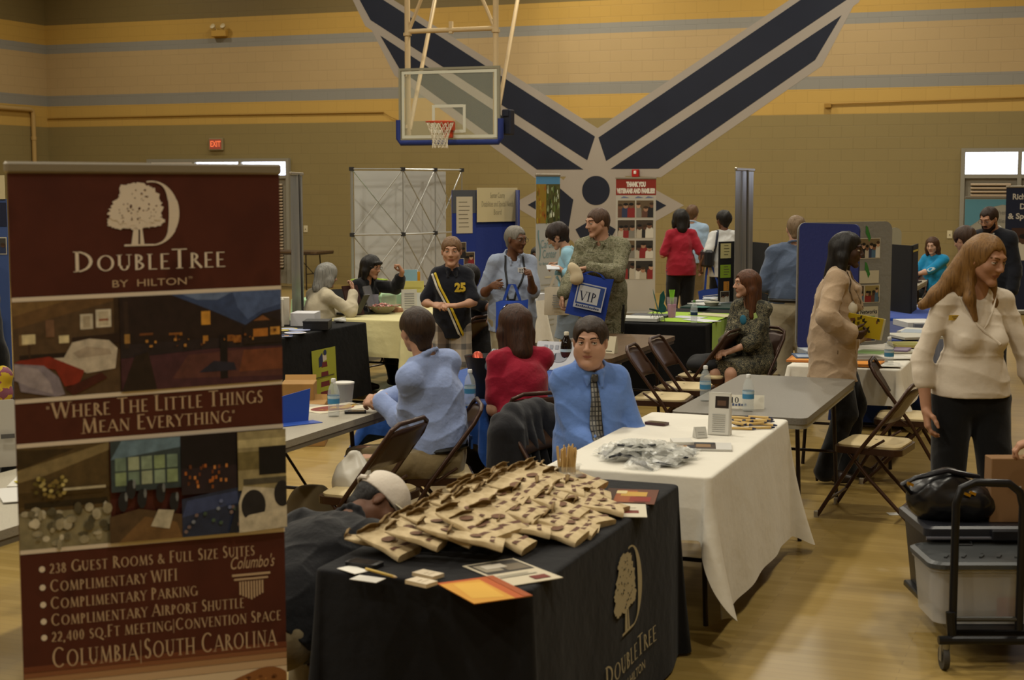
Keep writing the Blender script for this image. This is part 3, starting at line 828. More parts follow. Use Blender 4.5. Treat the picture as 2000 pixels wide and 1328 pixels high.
    # ---- bottom
    if bottom:
        kd = bottom.get('kind', 'trousers'); g = bottom.get('g', .010); T = SDF(max(res, .007))
        wz = bottom.get('waist', .10)
        if kd in ('trousers', 'shorts'):
            T.el(hip + Fp[:, 2] * .03 * s, ((.158 if not f else .165) * s * bw + g, .112 * s * bw + g + belly * .3, .125 * s + g), Fp, .05)
            T.el(wst - Fp[:, 2] * .04, ((.150 if not f else .130) * s * bw + g, .105 * s * bw + g + belly * .5, .13 * s), Fp, .05)
            for nm in 'RL':
                q = J[nm]
                T.rc(q['hp'] - Fp[:, 2] * .0, q['kn'] if kd == 'trousers' else q['hp'] + (q['kn'] - q['hp']) * bottom.get('len', .95), .090 * s * (.45 + .55 * w) + g, .062 * s + g + bottom.get('flare', 0), .04)
                if kd == 'trousers':
                    e = q['ank'] - V(0, 0, .015)
                    T.rc(q['kn'], e, .060 * s + g, .050 * s + g + bottom.get('flare', 0), .03)
            T.cut(Fp[:, 2], hip + Fp[:, 2] * wz * s)
            T.cut(V(0, 0, -1), V(0, 0, .018))
        else:   # skirt over the thighs
            kn = (J['R']['kn'] + J['L']['kn']) / 2; L = bottom.get('len', .9)
            T.el(hip + Fp[:, 2] * .03 * s, (.168 * s * bw + g, .115 * s * bw + g, .125 * s + g), Fp, .05)
            for nm in 'RL':
                q = J[nm]; T.rc(q['hp'], q['hp'] + (q['kn'] - q['hp']) * L, .095 * s * (.45 + .55 * w) + g, .078 * s + g, .09)
            T.rc(hip, hip + (kn - hip) * L, .10 * s, .085 * s + g, .10)
            T.cut(unit(kn - hip), hip + (kn - hip) * (L + .02))
            T.cut(Fp[:, 2], hip + Fp[:, 2] * wz * s)
        T.noise = [(bottom.get('wr', .004) * .6, 30, (1, 1, .7), 5), (bottom.get('wr', .004), 17, (1, 1, .8), 2, 'r')]
        out['bottom'] = T.mesh(bottom.get('name', kd), bottom['mat'], root)
        if bottom.get('belt'):
            c = hip + Fp[:, 2] * (wz - .012) * s; gg = .012
            rx, ry = (.157 if not f else .150) * s * bw + g + gg * .3, .110 * s * bw + g + belly * .55 + gg * .3
            b = MB(); b.tube([c + Fp[:, 0] * rx * math.cos(a) + Fp[:, 1] * ry * math.sin(a) for a in np.linspace(0, 6.283, 33)[:-1]], .017, None, 8, closed=True)
            b.build('belt', M(bottom['belt'], .45), root, smooth=True)
    if shoes:
        for nm in 'RL':
            q = J[nm]; T = SDF(.007); a = q['ank']; fd = q['fd']; g = V(0, 0, a[2] - .03)
            lo = V(a[0], a[1], a[2])
            T.rc(lo - fd * .045 - V(0, 0, .042 - heel * .5), lo + fd * .10 - V(0, 0, .048), .037 * s, .041 * s, .03)
            T.rc(lo + fd * .10 - V(0, 0, .048), lo + fd * .165 - V(0, 0, .052), .041 * s, .030 * s, .03)
            if not heel: T.rc(lo - fd * .015, lo - fd * .02 + V(0, 0, .03), .042 * s, .043 * s, .02)
            else: T.rc(lo - fd * .055 - V(0, 0, .04), lo - fd * .055 - V(0, 0, a[2]), .014, .009, .01)
            T.cut(V(0, 0, -1), V(0, 0, max(0.0, a[2] - .085)))
            T.mesh('shoe', M(shoes, .4), root)
    return out

def world_of(root, p):
    a = root.rotation_euler[2]; return np.array(root.location) + rotz(a) @ np.asarray(p, float)

def local_of(root, p):
    a = root.rotation_euler[2]; return rotz(-a) @ (np.asarray(p, float) - np.array(root.location))

def bvh(o):
    return BVHTree.FromPolygons([v.co.copy() for v in o.data.vertices], [tuple(p.vertices) for p in o.data.polygons])

def on_surface(tree, o, r, u, n, pts, lift=.004, dist=.5):
    """Push sheet points (x, y) from plane origin o along -n until they lie on the surface."""
    res = []
    for x, y in pts:
        p = o + r * x + u * y + n * dist
        hit = tree.ray_cast(Vector(p), Vector(-n), dist * 2)
        q = np.array(hit[0]) if hit[0] is not None else o + r * x + u * y
        res.append(q + n * lift)
    return res
# ------------------------------------------------------------------ the hall
XL, XR, YB, YF = -21.4, 3.6, 27.5, -6.0
BANDS = [(0.0, '#8a7a50'), (3.26, '#bd9a52'), (3.705, '#8b8880'), (3.915, '#b1986e'), (4.805, '#8b8880'), (5.01, '#b5924a'), (5.43, '#756540')]
def block_wall(axis, lower='#8f7849'):
    m, n, l, b = base_mat('painted_block_' + axis)
    tc = n.new('ShaderNodeTexCoord'); sp = n.new('ShaderNodeSeparateXYZ'); l.new(tc.outputs['Object'], sp.inputs[0])
    cb = n.new('ShaderNodeCombineXYZ'); l.new(sp.outputs['X' if axis == 'x' else 'Y'], cb.inputs[0])
    ad = n.new('ShaderNodeMath'); ad.operation = 'ADD'; ad.inputs[1].default_value = 0.05; l.new(sp.outputs['Z'], ad.inputs[0]); l.new(ad.outputs[0], cb.inputs[1])
    bk = n.new('ShaderNodeTexBrick'); bk.inputs['Scale'].default_value = 1.0
    bk.inputs['Brick Width'].default_value = .41; bk.inputs['Row Height'].default_value = .2075
    bk.inputs['Mortar Size'].default_value = .006; bk.inputs['Mortar Smooth'].default_value = .3; bk.inputs['Bias'].default_value = -.2
    bk.inputs['Color1'].default_value = (1, 1, 1, 1); bk.inputs['Color2'].default_value = (.97, .97, .97, 1); bk.inputs['Mortar'].default_value = (.88, .88, .88, 1)
    l.new(cb.outputs[0], bk.inputs['Vector'])
    dv = n.new('ShaderNodeMath'); dv.operation = 'DIVIDE'; dv.inputs[1].default_value = CEIL; l.new(sp.outputs['Z'], dv.inputs[0])
    r = n.new('ShaderNodeValToRGB'); r.color_ramp.interpolation = 'CONSTANT'
    while len(r.color_ramp.elements) < len(BANDS): r.color_ramp.elements.new(.5)
    for e, (z, h) in zip(r.color_ramp.elements, BANDS): e.position = z / CEIL; e.color = rgb(h)
    l.new(dv.outputs[0], r.inputs['Fac'])
    mx = n.new('ShaderNodeMix'); mx.data_type = 'RGBA'; mx.blend_type = 'MULTIPLY'; mx.inputs['Factor'].default_value = 1
    l.new(r.outputs['Color'], mx.inputs['A']); l.new(bk.outputs['Color'], mx.inputs['B']); l.new(mx.outputs['Result'], b.inputs['Base Color'])
    bp = n.new('ShaderNodeBump'); bp.inputs['Strength'].default_value = .35; bp.inputs['Distance'].default_value = .005; bp.invert = True
    l.new(bk.outputs['Fac'], bp.inputs['Height']); l.new(bp.outputs['Normal'], b.inputs['Normal'])
    b.inputs['Roughness'].default_value = .42; b.inputs['Specular IOR Level'].default_value = .35
    return m

def gym_floor():
    m, n, l, b = base_mat('maple_boards')
    tc = n.new('ShaderNodeTexCoord')
    bk = n.new('ShaderNodeTexBrick'); bk.inputs['Scale'].default_value = 1.0; bk.inputs['Brick Width'].default_value = 1.4; bk.inputs['Row Height'].default_value = .058
    bk.inputs['Mortar Size'].default_value = .0012; bk.inputs['Bias'].default_value = 0.0
    bk.inputs['Color1'].default_value = rgb('#a1874f'); bk.inputs['Color2'].default_value = rgb('#937940'); bk.inputs['Mortar'].default_value = rgb('#796337')
    l.new(tc.outputs['Object'], bk.inputs['Vector'])
    nz = n.new('ShaderNodeTexNoise'); nz.inputs['Scale'].default_value = .7; nz.inputs['Detail'].default_value = 5; l.new(tc.outputs['Object'], nz.inputs['Vector'])
    rp = n.new('ShaderNodeValToRGB'); rp.color_ramp.elements[0].position = .35; rp.color_ramp.elements[0].color = (.78, .78, .74, 1); rp.color_ramp.elements[1].position = .65; rp.color_ramp.elements[1].color = (1, 1, 1, 1)
    l.new(nz.outputs['Fac'], rp.inputs['Fac'])
    mx = n.new('ShaderNodeMix'); mx.data_type = 'RGBA'; mx.blend_type = 'MULTIPLY'; mx.inputs['Factor'].default_value = 1
    l.new(bk.outputs['Color'], mx.inputs['A']); l.new(rp.outputs['Color'], mx.inputs['B']); l.new(mx.outputs['Result'], b.inputs['Base Color'])
    b.inputs['Roughness'].default_value = .33; b.inputs['Specular IOR Level'].default_value = .4
    return m

def slab(name, lo, hi, mat, label=None):
    mb = MB(); lo, hi = V(*lo), V(*hi); mb.box((lo + hi) / 2, hi - lo); return structure(mb.build(name, mat), label)
slab('floor', (XL - .3, YF - .3, -.2), (XR + .3, YB + .3, 0), gym_floor(), 'varnished maple gymnasium floor')
slab('ceiling', (XL - .3, YF - .3, CEIL), (XR + .3, YB + .3, CEIL + .2), M('#8c8372', .9), 'plain high gymnasium ceiling')
wall_back = slab('wall_back', (XL, YB, 0), (XR, YB + .25, CEIL), block_wall('x'), 'far block wall striped yellow grey and tan')
slab('wall_left', (XL - .25, YF, 0), (XL, YB + .25, CEIL), block_wall('y'), 'left block wall carrying the same stripes')
slab('wall_right', (XR, YF, 0), (XR + .25, YB + .25, CEIL), MATS.get('wy') or block_wall('y'), 'right block wall of the hall')
slab('wall_front', (XL, YF - .25, 0), (XR, YF, CEIL), block_wall('x'), 'block wall behind the photographer')

# ceiling lamps (the hall's own high bays; out of the picture)
hb = None
for lx, ly in LAMPS:
    if hb is None:
        hb = thing('high_bay_lamp', 'round metal high bay lamp hanging from the ceiling', 'lamp', (lx, ly, CEIL), 0, 'ceiling high bay lamps')
        a = MB(); a.tube([V(0, 0, 0), V(0, 0, -.3)], .015); a.build('rod', M('#555555', .5, .5), hb)
        a = MB(); a.lathe([(.08, -.3), (.12, -.42), (.30, -.68), (.305, -.70), (.29, -.69), (.11, -.43), (.07, -.31)], n=24); a.build('shade', M('#c9c7c0', .4, .3), hb, smooth=True)
    else: dup(hb, (lx, ly, CEIL))

# the winged emblem painted on the far wall, 3 mm of paint
NAVY, GREYP = M('#1d2231', .38, spec=.4, mottle=.08, mscale=3), M('#9b9288', .45, spec=.3)
def wallpt(u, v): p = at(u, v, y=YB); return (p[0], p[2])
def grow(poly, d):
    n = len(poly); A = sum(poly[i][0] * poly[(i + 1) % n][1] - poly[(i + 1) % n][0] * poly[i][1] for i in range(n))
    sg = 1 if A > 0 else -1; out = []
    for i in range(n):
        p0, p1, p2 = (np.array(poly[k % n]) for k in (i - 1, i, i + 1))
        e1, e2 = unit(p1 - p0), unit(p2 - p1); n1, n2 = sg * V(e1[1], -e1[0]), sg * V(e2[1], -e2[0])
        b = unit(n1 + n2); c = max(.42, b @ n1); out.append(tuple(p1 + b * d / c))
    return out
def extend(poly_uv): return [wallpt(*p) for p in poly_uv]
LU = extend([(678, -46), (723.8, 39), (1147, 313), (1162, 266.6)])
CX_ = wallpt(1164, 372)[0]
RU = extend([(1169, 268.6), (1184, 314.5)]) + [(2 * CX_ - LU[1][0], LU[1][1] + .05), (2 * CX_ - LU[0][0], LU[0][1] + .05)]
LL = extend([(742.8, 69.3), (781, 135.5), (1049, 331), (1139.5, 331)])
RL = extend([(1643.8, 29.7), (1592, 117), (1286, 329.4), (1192.5, 330.2)])
cxe, cze = wallpt(1164, 372)
DL = extend([(1031, 400), (1092, 366), (1120, 390), (1110, 447)])
DRt = [(2 * cxe - x, z) for x, z in DL]
DB = extend([(1124, 448), (1163, 424), (1203, 448), (1163, 520)])
CI = ellipse(cxe, cze, .275, .275, 40)
em = thing('wall_emblem', 'navy winged star emblem painted large on the striped far wall', 'emblem', (cxe, YB, cze))
shapes = [LU, RU, LL, RL, DL, DRt, DB, CI]
mb = MB()
fnw = lambda dy: (lambda x, z, h: V(x - cxe, -dy - h, z - cze))
gp = [grow(s_, .16) for s_ in shapes] + [ellipse(cxe, cze, .62, .62, 30), [wallpt(*p) for p in ((1125, 300), (1200, 300), (1215, 336), (1260, 400), (1210, 452), (1120, 452), (1066, 400), (1112, 336))], [wallpt(1139, 331), wallpt(1192, 330), wallpt(1184, 300), wallpt(1168, 262), wallpt(1147, 300)]]
for i, g in enumerate(gp): mb.prism(g, fnw(.0), .002 + .0001 * i, GREYP)
mb.build('grey_outline', None, em)
for s_ in shapes:
    mb = MB(); mb.prism(s_, fnw(.0), .006, NAVY); mb.build('disc' if s_ is CI else 'navy_panel', None, em)

# doors with bright transoms
FRAME = M('#8f8a7c', .45, .1)
SKYLIT = M('#dfe8ff', .5, emit=5.0)
def blinds(mb, x0, x1, z0, z1, y, dz=.062, off=0):
    z = z0
    while z < z1:
        mb.box(((x0 + x1) / 2, y - .03, z), (x1 - x0, .05, .022), M('#b9a48a', .5), rotx(.5)); z += dz
def door_group(name, x0, x1, leaves, ztop, zhead, label, first_dark=False):
    d = thing(name, label, 'door', (x0, YB, 0)); d['kind'] = 'structure'
    f = MB(); w = x1 - x0; t = .07
    f.box((t / 2, -.03, ztop / 2), (t, .12, ztop)); f.box((w - t / 2, -.03, ztop / 2), (t, .12, ztop))
    f.box((w / 2, -.03, ztop - t / 2 - .0005), (w - t * 2 + .004, .112, t)); f.box((w / 2, -.03, zhead - .035), (w - t * 2 + .004, .112, .07))
    lw = (w - t) / leaves
    for i in range(1, leaves): f.box((t / 2 + lw * i, -.03, ztop / 2 - .001), (t, .118, ztop - .004))
    f.build('door_frame', FRAME, d)
    for i in range(leaves):
        a, b_ = t / 2 + lw * i + t / 2, t / 2 + lw * (i + 1) - t / 2
        p = MB(); p.box(((a + b_) / 2, -.012, (zhead + ztop - t) / 2), (b_ - a, .01, ztop - t - zhead)); p.build('transom_pane', SKYLIT if not (first_dark and i == 0) else M('#c8b59a', .5, emit=.35), d)
        q = MB(); q.box(((a + b_) / 2, -.01, (zhead - .07) / 2), (b_ - a, .02, zhead - .08)); lf = q.build('door_leaf', M('#8d8676', .5), d)
        q = MB(); q.box(((a + b_) / 2, -.026, 1.15), (b_ - a - .22, .012, 1.7), M('#2a241c', .15)); q.build('glazing', None, lf)
        q = MB(); blinds(q, a + .10, b_ - .10, .35, zhead - .14, -.03); q.build('slat_blind', None, lf)
        if i % 2 == 1 or True:
            q = MB(); q.tube([V(a + .12, -.09, 1.0), V(b_ - .12, -.09, 1.0)], .02); q.build('push_bar', M('#9b968a', .3, .8), lf)
    return d
door_group('door_1', -18.83, -15.42, 3, 2.56, 2.22, 'triple exit doors with bright transoms behind the maroon banner', True)
door_group('door_2', -2.24, 0.62, 3, 2.645, 2.20, 'glazed doors with bright transoms at the right of far wall')

# small fittings on the far wall
t = thing('exit_sign', 'small red exit sign above the left doors', 'sign', (-17.15, YB, 2.86))
mb = MB(); mb.box((0, -.03, 0), (.34, .06, .26), None, None, .01); mb.build('housing', M('#8a7d5c', .5), t)
mb = MB(); mb.box((0, -.062, 0), (.28, .006, .2)); mb.build('sign_face', M('#8f4434', .5, emit=.35), t)
mb = MB(); put_polys(mb, font_polys('EXIT', .125, width=.25, bold=.004), lambda x, y, h: V(x, -.067, y * 1.3), M('#d8663f', .5, emit=.8)); mb.build('lettering', None, t)
t = thing('emergency_light', 'yellow emergency light with two lamp heads high on far wall', 'lamp', (-17.0, YB, 5.16))
mb = MB(); mb.box((0, -.06, -.04), (.34, .12, .14), None, None, .012); mb.build('housing', M('#b99243', .5), t)
for sx in (-1, 1):
    mb = MB(); mb.tube([V(sx * .08, -.06, .03), V(sx * .1, -.08, .07)], .015); mb.lathe([(.03, -.03), (.055, .0), (.058, .03), (.05, .038), (.0, .042)], (sx * .12, -.11, .09), None, 16, rotx(1.1)); mb.build('lamp_head', M('#b9a578', .35), t, smooth=True)
t = thing('fire_alarm', 'red fire alarm strobe on far wall above the veterans banner', 'alarm', (-8.09, YB, 2.235))
mb = MB(); mb.box((0, -.04, 0), (.13, .08, .14), None, None, .01); mb.build('housing', M('#a51d1a', .4), t)
mb = MB(); mb.box((0, -.085, .015), (.05, .02, .06), None, None, .006); mb.build('strobe_lens', M('#d8cfc8', .2), t)
for k, (x, z, lb) in enumerate(((-2.4, 1.156, 'cream wall plate beside the right hand doors'), (-15.09, 1.126, 'cream wall plate right of the left hand doors'))):
    t = thing('wall_plate', lb, 'outlet', (x, YB, z)); mb = MB(); mb.box((0, -.006, 0), (.09, .012, .135), None, None, .004); mb.build('cover', M('#cbbf9c', .5), t)
    mb = MB(); mb.lathe([(.011, 0), (.009, .012)], (0, -.012, -.005), None, 12, rotx(math.pi / 2)); mb.build('button', M('#5a4a36', .5), t)
mb = MB(); mb.tube([V(XL + .02, YB - .02, 3.45), V(-17.5, YB - .02, 3.46), V(-13.3, YB - .02, 3.45)], .013); mb.tube([V(-13.3, YB - .02, 3.45), V(-13.15, YB - .03, 3.36), V(-13.0, YB - .02, 3.3)], .006)
tag(mb.build('conduit', M('#8f6c2c', .5)), 'thin painted conduit along left half of far wall', 'conduit')
mb = MB(); mb.tube([V(-4.5, YB - .025, 3.445), V(-1.0, YB - .025, 3.50), V(3.5, YB - .025, 3.51)], .012); mb.box((-4.55, YB - .04, 3.42), (.12, .06, .07))
tag(mb.build('conduit', M('#9a7530', .5)), 'thin painted conduit with junction box right of the emblem', 'conduit')
py0 = at(67, 300, x=XL + .06)
mb = MB(); yy = py0[1]; mb.tube([V(XL + .06, yy - 6, 3.62), V(XL + .06, yy - .1, 3.62), V(XL + .06, yy - .02, 3.59), V(XL + .06, yy, 3.5), V(XL + .06, yy, .0)], .05, None, 12); mb.tube([V(XL + .06, yy, 3.05), V(XL + .06, yy, 2.98)], .062)
tag(mb.build('pipe', M('#b1925a', .5), smooth=True), 'tan painted pipe on the left wall near the corner', 'pipe')

# basketball goal
BBY = None
c = at(877, 208, d=25.6)
g = thing('basketball_goal', 'glass backboard basketball goal hanging from white pipes', 'basketball goal', (c[0], c[1], 0))
bz0, bz1 = 2.745, 3.965; hw = .915
mb = MB(); mb.box((0, 0, (bz0 + bz1) / 2), (2 * hw - .08, .012, bz1 - bz0 - .08)); mb.build('backboard_glass', glass_mat('goal_glass', '#c9cdb8', .08, .16), g)
mb = MB()
for sx in (-1, 1): mb.box((sx * (hw - .02), 0, (bz0 + bz1) / 2), (.04, .05, bz1 - bz0))
for z in (bz0 + .02, bz1 - .02): mb.box((0, 0, z), (2 * hw - .08, .05, .04))
mb.build('backboard_frame', M('#8d8a78', .4, .3), g)
mb = MB()
for sx in (-1, 1): mb.box((sx * (hw - .075), -.009, (bz0 + bz1) / 2), (.05, .004, bz1 - bz0 - .1))
for z in (bz0 + .075, bz1 - .075): mb.box((0, -.009, z), (2 * hw - .2, .004, .05))
zt = bz0 + .14
for sx in (-1, 1): mb.box((sx * .28, -.009, zt + .23), (.05, .004, .46))
for z in (zt + .02, zt + .44): mb.box((0, -.009, z), (.51, .004, .05))
mb.build('white_lines', M('#c3c3b4', .5), g)
mb = MB(); n_ = 9
prof = [(-hw - .01, bz0 + .36)] + [(-hw - .01, bz0 + .05), (-hw + .03, bz0 - .02), (hw - .03, bz0 - .02), (hw + .01, bz0 + .05), (hw + .01, bz0 + .36)]
mb.tube([V(x, 0, z) for x, z in prof], .052, None, 10); mb.build('edge_padding', M('#1d2f73', .6), g, smooth=True)
mb = MB(); mb.box((0, -.05, 2.99), (.22, .10, .14)); mb.box((0, -.03, 2.90), (.16, .05, .2)); mb.build('rim_bracket', M('#b03c1c', .45), g)
rc_ = V(0, -.38, 3.05)
mb = MB(); mb.tube([rc_ + V(.228 * math.cos(a), .228 * math.sin(a), 0) for a in np.linspace(0, 6.283, 29)[:-1]], .012, None, 8, closed=True); mb.tube([V(-.06, -.1, 3.03), V(-.1, -.17, 3.045)], .01); mb.tube([V(.06, -.1, 3.03), V(.1, -.17, 3.045)], .01); mb.build('rim', M('#b8401c', .45), g, smooth=True)
mb = MB(); N = 12
def netp(i, lv):
    r_ = (.225, .185, .150, .128, .122, .128)[lv]; z_ = (0, -.10, -.19, -.27, -.34, -.42)[lv]; a = 2 * math.pi * (i + .5 * (lv % 2)) / N
    return rc_ + V(r_ * math.cos(a), r_ * math.sin(a), z_ - .01)
for lv in range(5):
    for i in range(N):
        for s_ in ((0, -1) if (lv % 2) == 0 else (0, 1)): mb.tube([netp(i, lv), netp(i + s_, lv + 1)], .006, None, 5)
mb.build('net', M('#cfc8b6', .8), g)
PIPE = M('#c4ad86', .4, .1)
for sx in (-1, 1):
    mb = MB(); mb.tube([V(sx * .80, .10, bz0 + .1), V(sx * .80, .10, CEIL)], .048, None, 12)
    mb.tube([V(sx * .80, .10, bz1 + .55), V(sx * .80, .10, bz1 + .60)], .07, None, 12); mb.build('drop_pipe', PIPE, g, smooth=True)
    mb = MB(); mb.tube([V(sx * .78, .12, bz0 + .2), V(sx * .78 + .0, 1.5, bz1 + 1.9), V(sx * .78, 3.2, CEIL)], .036, None, 10); mb.build('brace_pipe', PIPE, g, smooth=True)
    mb = MB(); mb.tube([V(sx * .80, .10, bz1 + .58), V(sx * .2, .10, bz1 + 1.9), V(0, .1, bz1 + 2.6)], .03, None, 10); mb.build('diagonal_pipe', PIPE, g, smooth=True)
mb = MB(); mb.tube([V(-.8, .1, bz1 + .62), V(.8, .1, bz1 + .62)], .04, None, 12); mb.box((0, .1, bz1 + .66), (.06, .06, .2)); mb.build('cross_pipe', PIPE, g, smooth=True)
mb = MB(); mb.box((.98, .2, 3.05), (.16, .2, .42), None, None, .02); mb.box((.98, .12, 3.2), (.1, .1, .1)); mb.build('winch_box', M('#1c2030', .5), g)
for sx in (-1, 1):
    for z in (bz0 + .25, bz1 - .1): 
        mb = MB(); mb.box((sx * .84, .06, z), (.1, .1, .06)); mb.build('clamp', PIPE, g)
# ------------------------------------------------------------------ furniture builders
STEEL, PAD = M('#3a2418', .35, .35, spec=.5), M('#b9a67c', .55)
LEGM = M('#2c2320', .4, .5)
def make_chair(label, pad_back=True, loc=(0, 0, 0), rz=0):
    """folding chair facing +y, seat 0.45 m up"""
    t = thing('folding_chair', label, 'chair', loc, rz, 'brown steel folding chairs')
    mb = MB(); p = []
    L = [V(-.215, .30, .0), V(-.215, .05, .42), V(-.21, -.19, .74)]; top = [V(-.19, -.225, .80), V(-.13, -.238, .825), V(.13, -.238, .825), V(.19, -.225, .80)]
    mb.tube(L + top + [V(-q[0], q[1], q[2]) for q in L[::-1]], .0125, None, 10); mb.build('frame', STEEL, t, smooth=True)
    for sx in (-1, 1):
        mb = MB(); mb.tube([V(sx * .19, .13, .425), V(sx * .19, -.02, .25), V(sx * .19, -.27, .0)], .0115, None, 10); lg = mb.build('leg', STEEL, t, smooth=True)
        mb = MB(); mb.lathe([(.016, 0), (.017, .035), (.013, .04)], (sx * .19, -.268, 0), None, 12); mb.build('foot_cap', M('#8c8373', .7), lg)
        mb = MB(); mb.lathe([(.016, 0), (.017, .035), (.013, .04)], (sx * .215, .298, 0), None, 12); mb.build('foot_cap', M('#8c8373', .7), t)
        mb = MB(); mb.tube([V(sx * .205, -.10, .50), V(sx * .2, .02, .42)], .008, None, 8); mb.build('link', STEEL, t)
    mb = MB(); mb.tube([V(-.19, -.19, .085), V(.19, -.19, .085)], .009, None, 8); mb.build('stretcher', STEEL, t)
    mb = MB(); mb.tube([V(-.215, .235, .11), V(.215, .235, .11)], .009, None, 8); mb.build('stretcher', STEEL, t)
    mb = MB(); rows = []
    for i in range(7):
        v = i / 6; z = .60 + .20 * v; row = []
        for j in range(11):
            x = -.205 + .41 * j / 10; e = (1 - (abs(x) / .205) ** 6)
            row.append(V(x, -.085 - (z - .60) * .62 - .035 * (1 - (x / .205) ** 2) - .01, z + (.0 if v < .5 else -.02 * (abs(x) / .205) ** 4)))
        rows.append(row)
    mb.grid(rows); mb.build('backrest', STEEL, t, smooth=True, solid=.010)
    if pad_back:
        mb = MB(); rows = []
        for i in range(7):
            v = i / 6; z = .625 + .145 * v
            rows.append([V(-.165 + .33 * j / 10, -.085 - (z - .60) * .62 - .035 * (1 - ((-.165 + .33 * j / 10) / .205) ** 2) + .006, z) for j in range(11)])
        mb.grid(rows); mb.build('back_pad', PAD, t, smooth=True, solid=.016)
    mb = MB(); mb.prism(rrect(-.205, -.20, .205, .21, .06), lambda x, y, h: V(x, y, .405 + h), .038); mb.build('seat', STEEL, t)
    mb = MB(); pts = rrect(-.19, -.185, .19, .195, .06); n_ = len(pts)
    mb.grid([[V(x, y, .443) for x, y in pts], [V(x, y, .455) for x, y in pts], [V(x * .93, y * .93, .464) for x, y in pts], [V(x * .6, y * .6, .468) for x, y in pts], [V(x * .05, y * .05, .469) for x, y in pts]], None, closed=True)
    mb.build('seat_pad', PAD, t, smooth=True)
    return t
CHAIR0 = None
def chair(x, y, rz, label):
    global CHAIR0
    if CHAIR0 is None:
        CHAIR0 = make_chair(label, False, (x, y, 0), rz); return CHAIR0
    return dup(CHAIR0, (x, y, 0), rz, label)

def folding_table(x0, x1, y0, y1, label, top_mat, edge_mat=None, z=.74, group='folding tables', legs=True):
    cx, cy_ = (x0 + x1) / 2, (y0 + y1) / 2; w, l = x1 - x0, y1 - y0
    t = thing('folding_table', label, 'table', (cx, cy_, 0), 0, group)
    mb = MB(); mb.prism(rrect(-w / 2, -l / 2, w / 2, l / 2, .05), lambda x, y, h: V(x, y, z - .035 + h), .035); mb.build('tabletop', top_mat, t)
    mb = MB(); mb.prism(rrect(-w / 2 + .006, -l / 2 + .006, w / 2 - .006, l / 2 - .006, .05), lambda x, y, h: V(x, y, z - .062 + h), .028); mb.build('apron', edge_mat or top_mat, t)
    for sy in (-1, 1):
        yy = sy * (l / 2 - .28)
        for sx in (-1, 1):
            mb = MB(); mb.tube([V(sx * (w / 2 - .10), yy, z - .06), V(sx * (w / 2 - .07), yy + sy * .02, .0)], .0125, None, 10); mb.build('leg', LEGM, t, smooth=True)
        mb = MB(); mb.tube([V(-(w / 2 - .085), yy + sy * .01, .30), V(w / 2 - .085, yy + sy * .01, .30)], .010, None, 8); mb.build('crossbar', LEGM, t)
        mb = MB(); mb.tube([V(0, yy + sy * .01, .30), V(0, yy - sy * .38, z - .06)], .008, None, 8); mb.build('brace', LEGM, t)
    return t

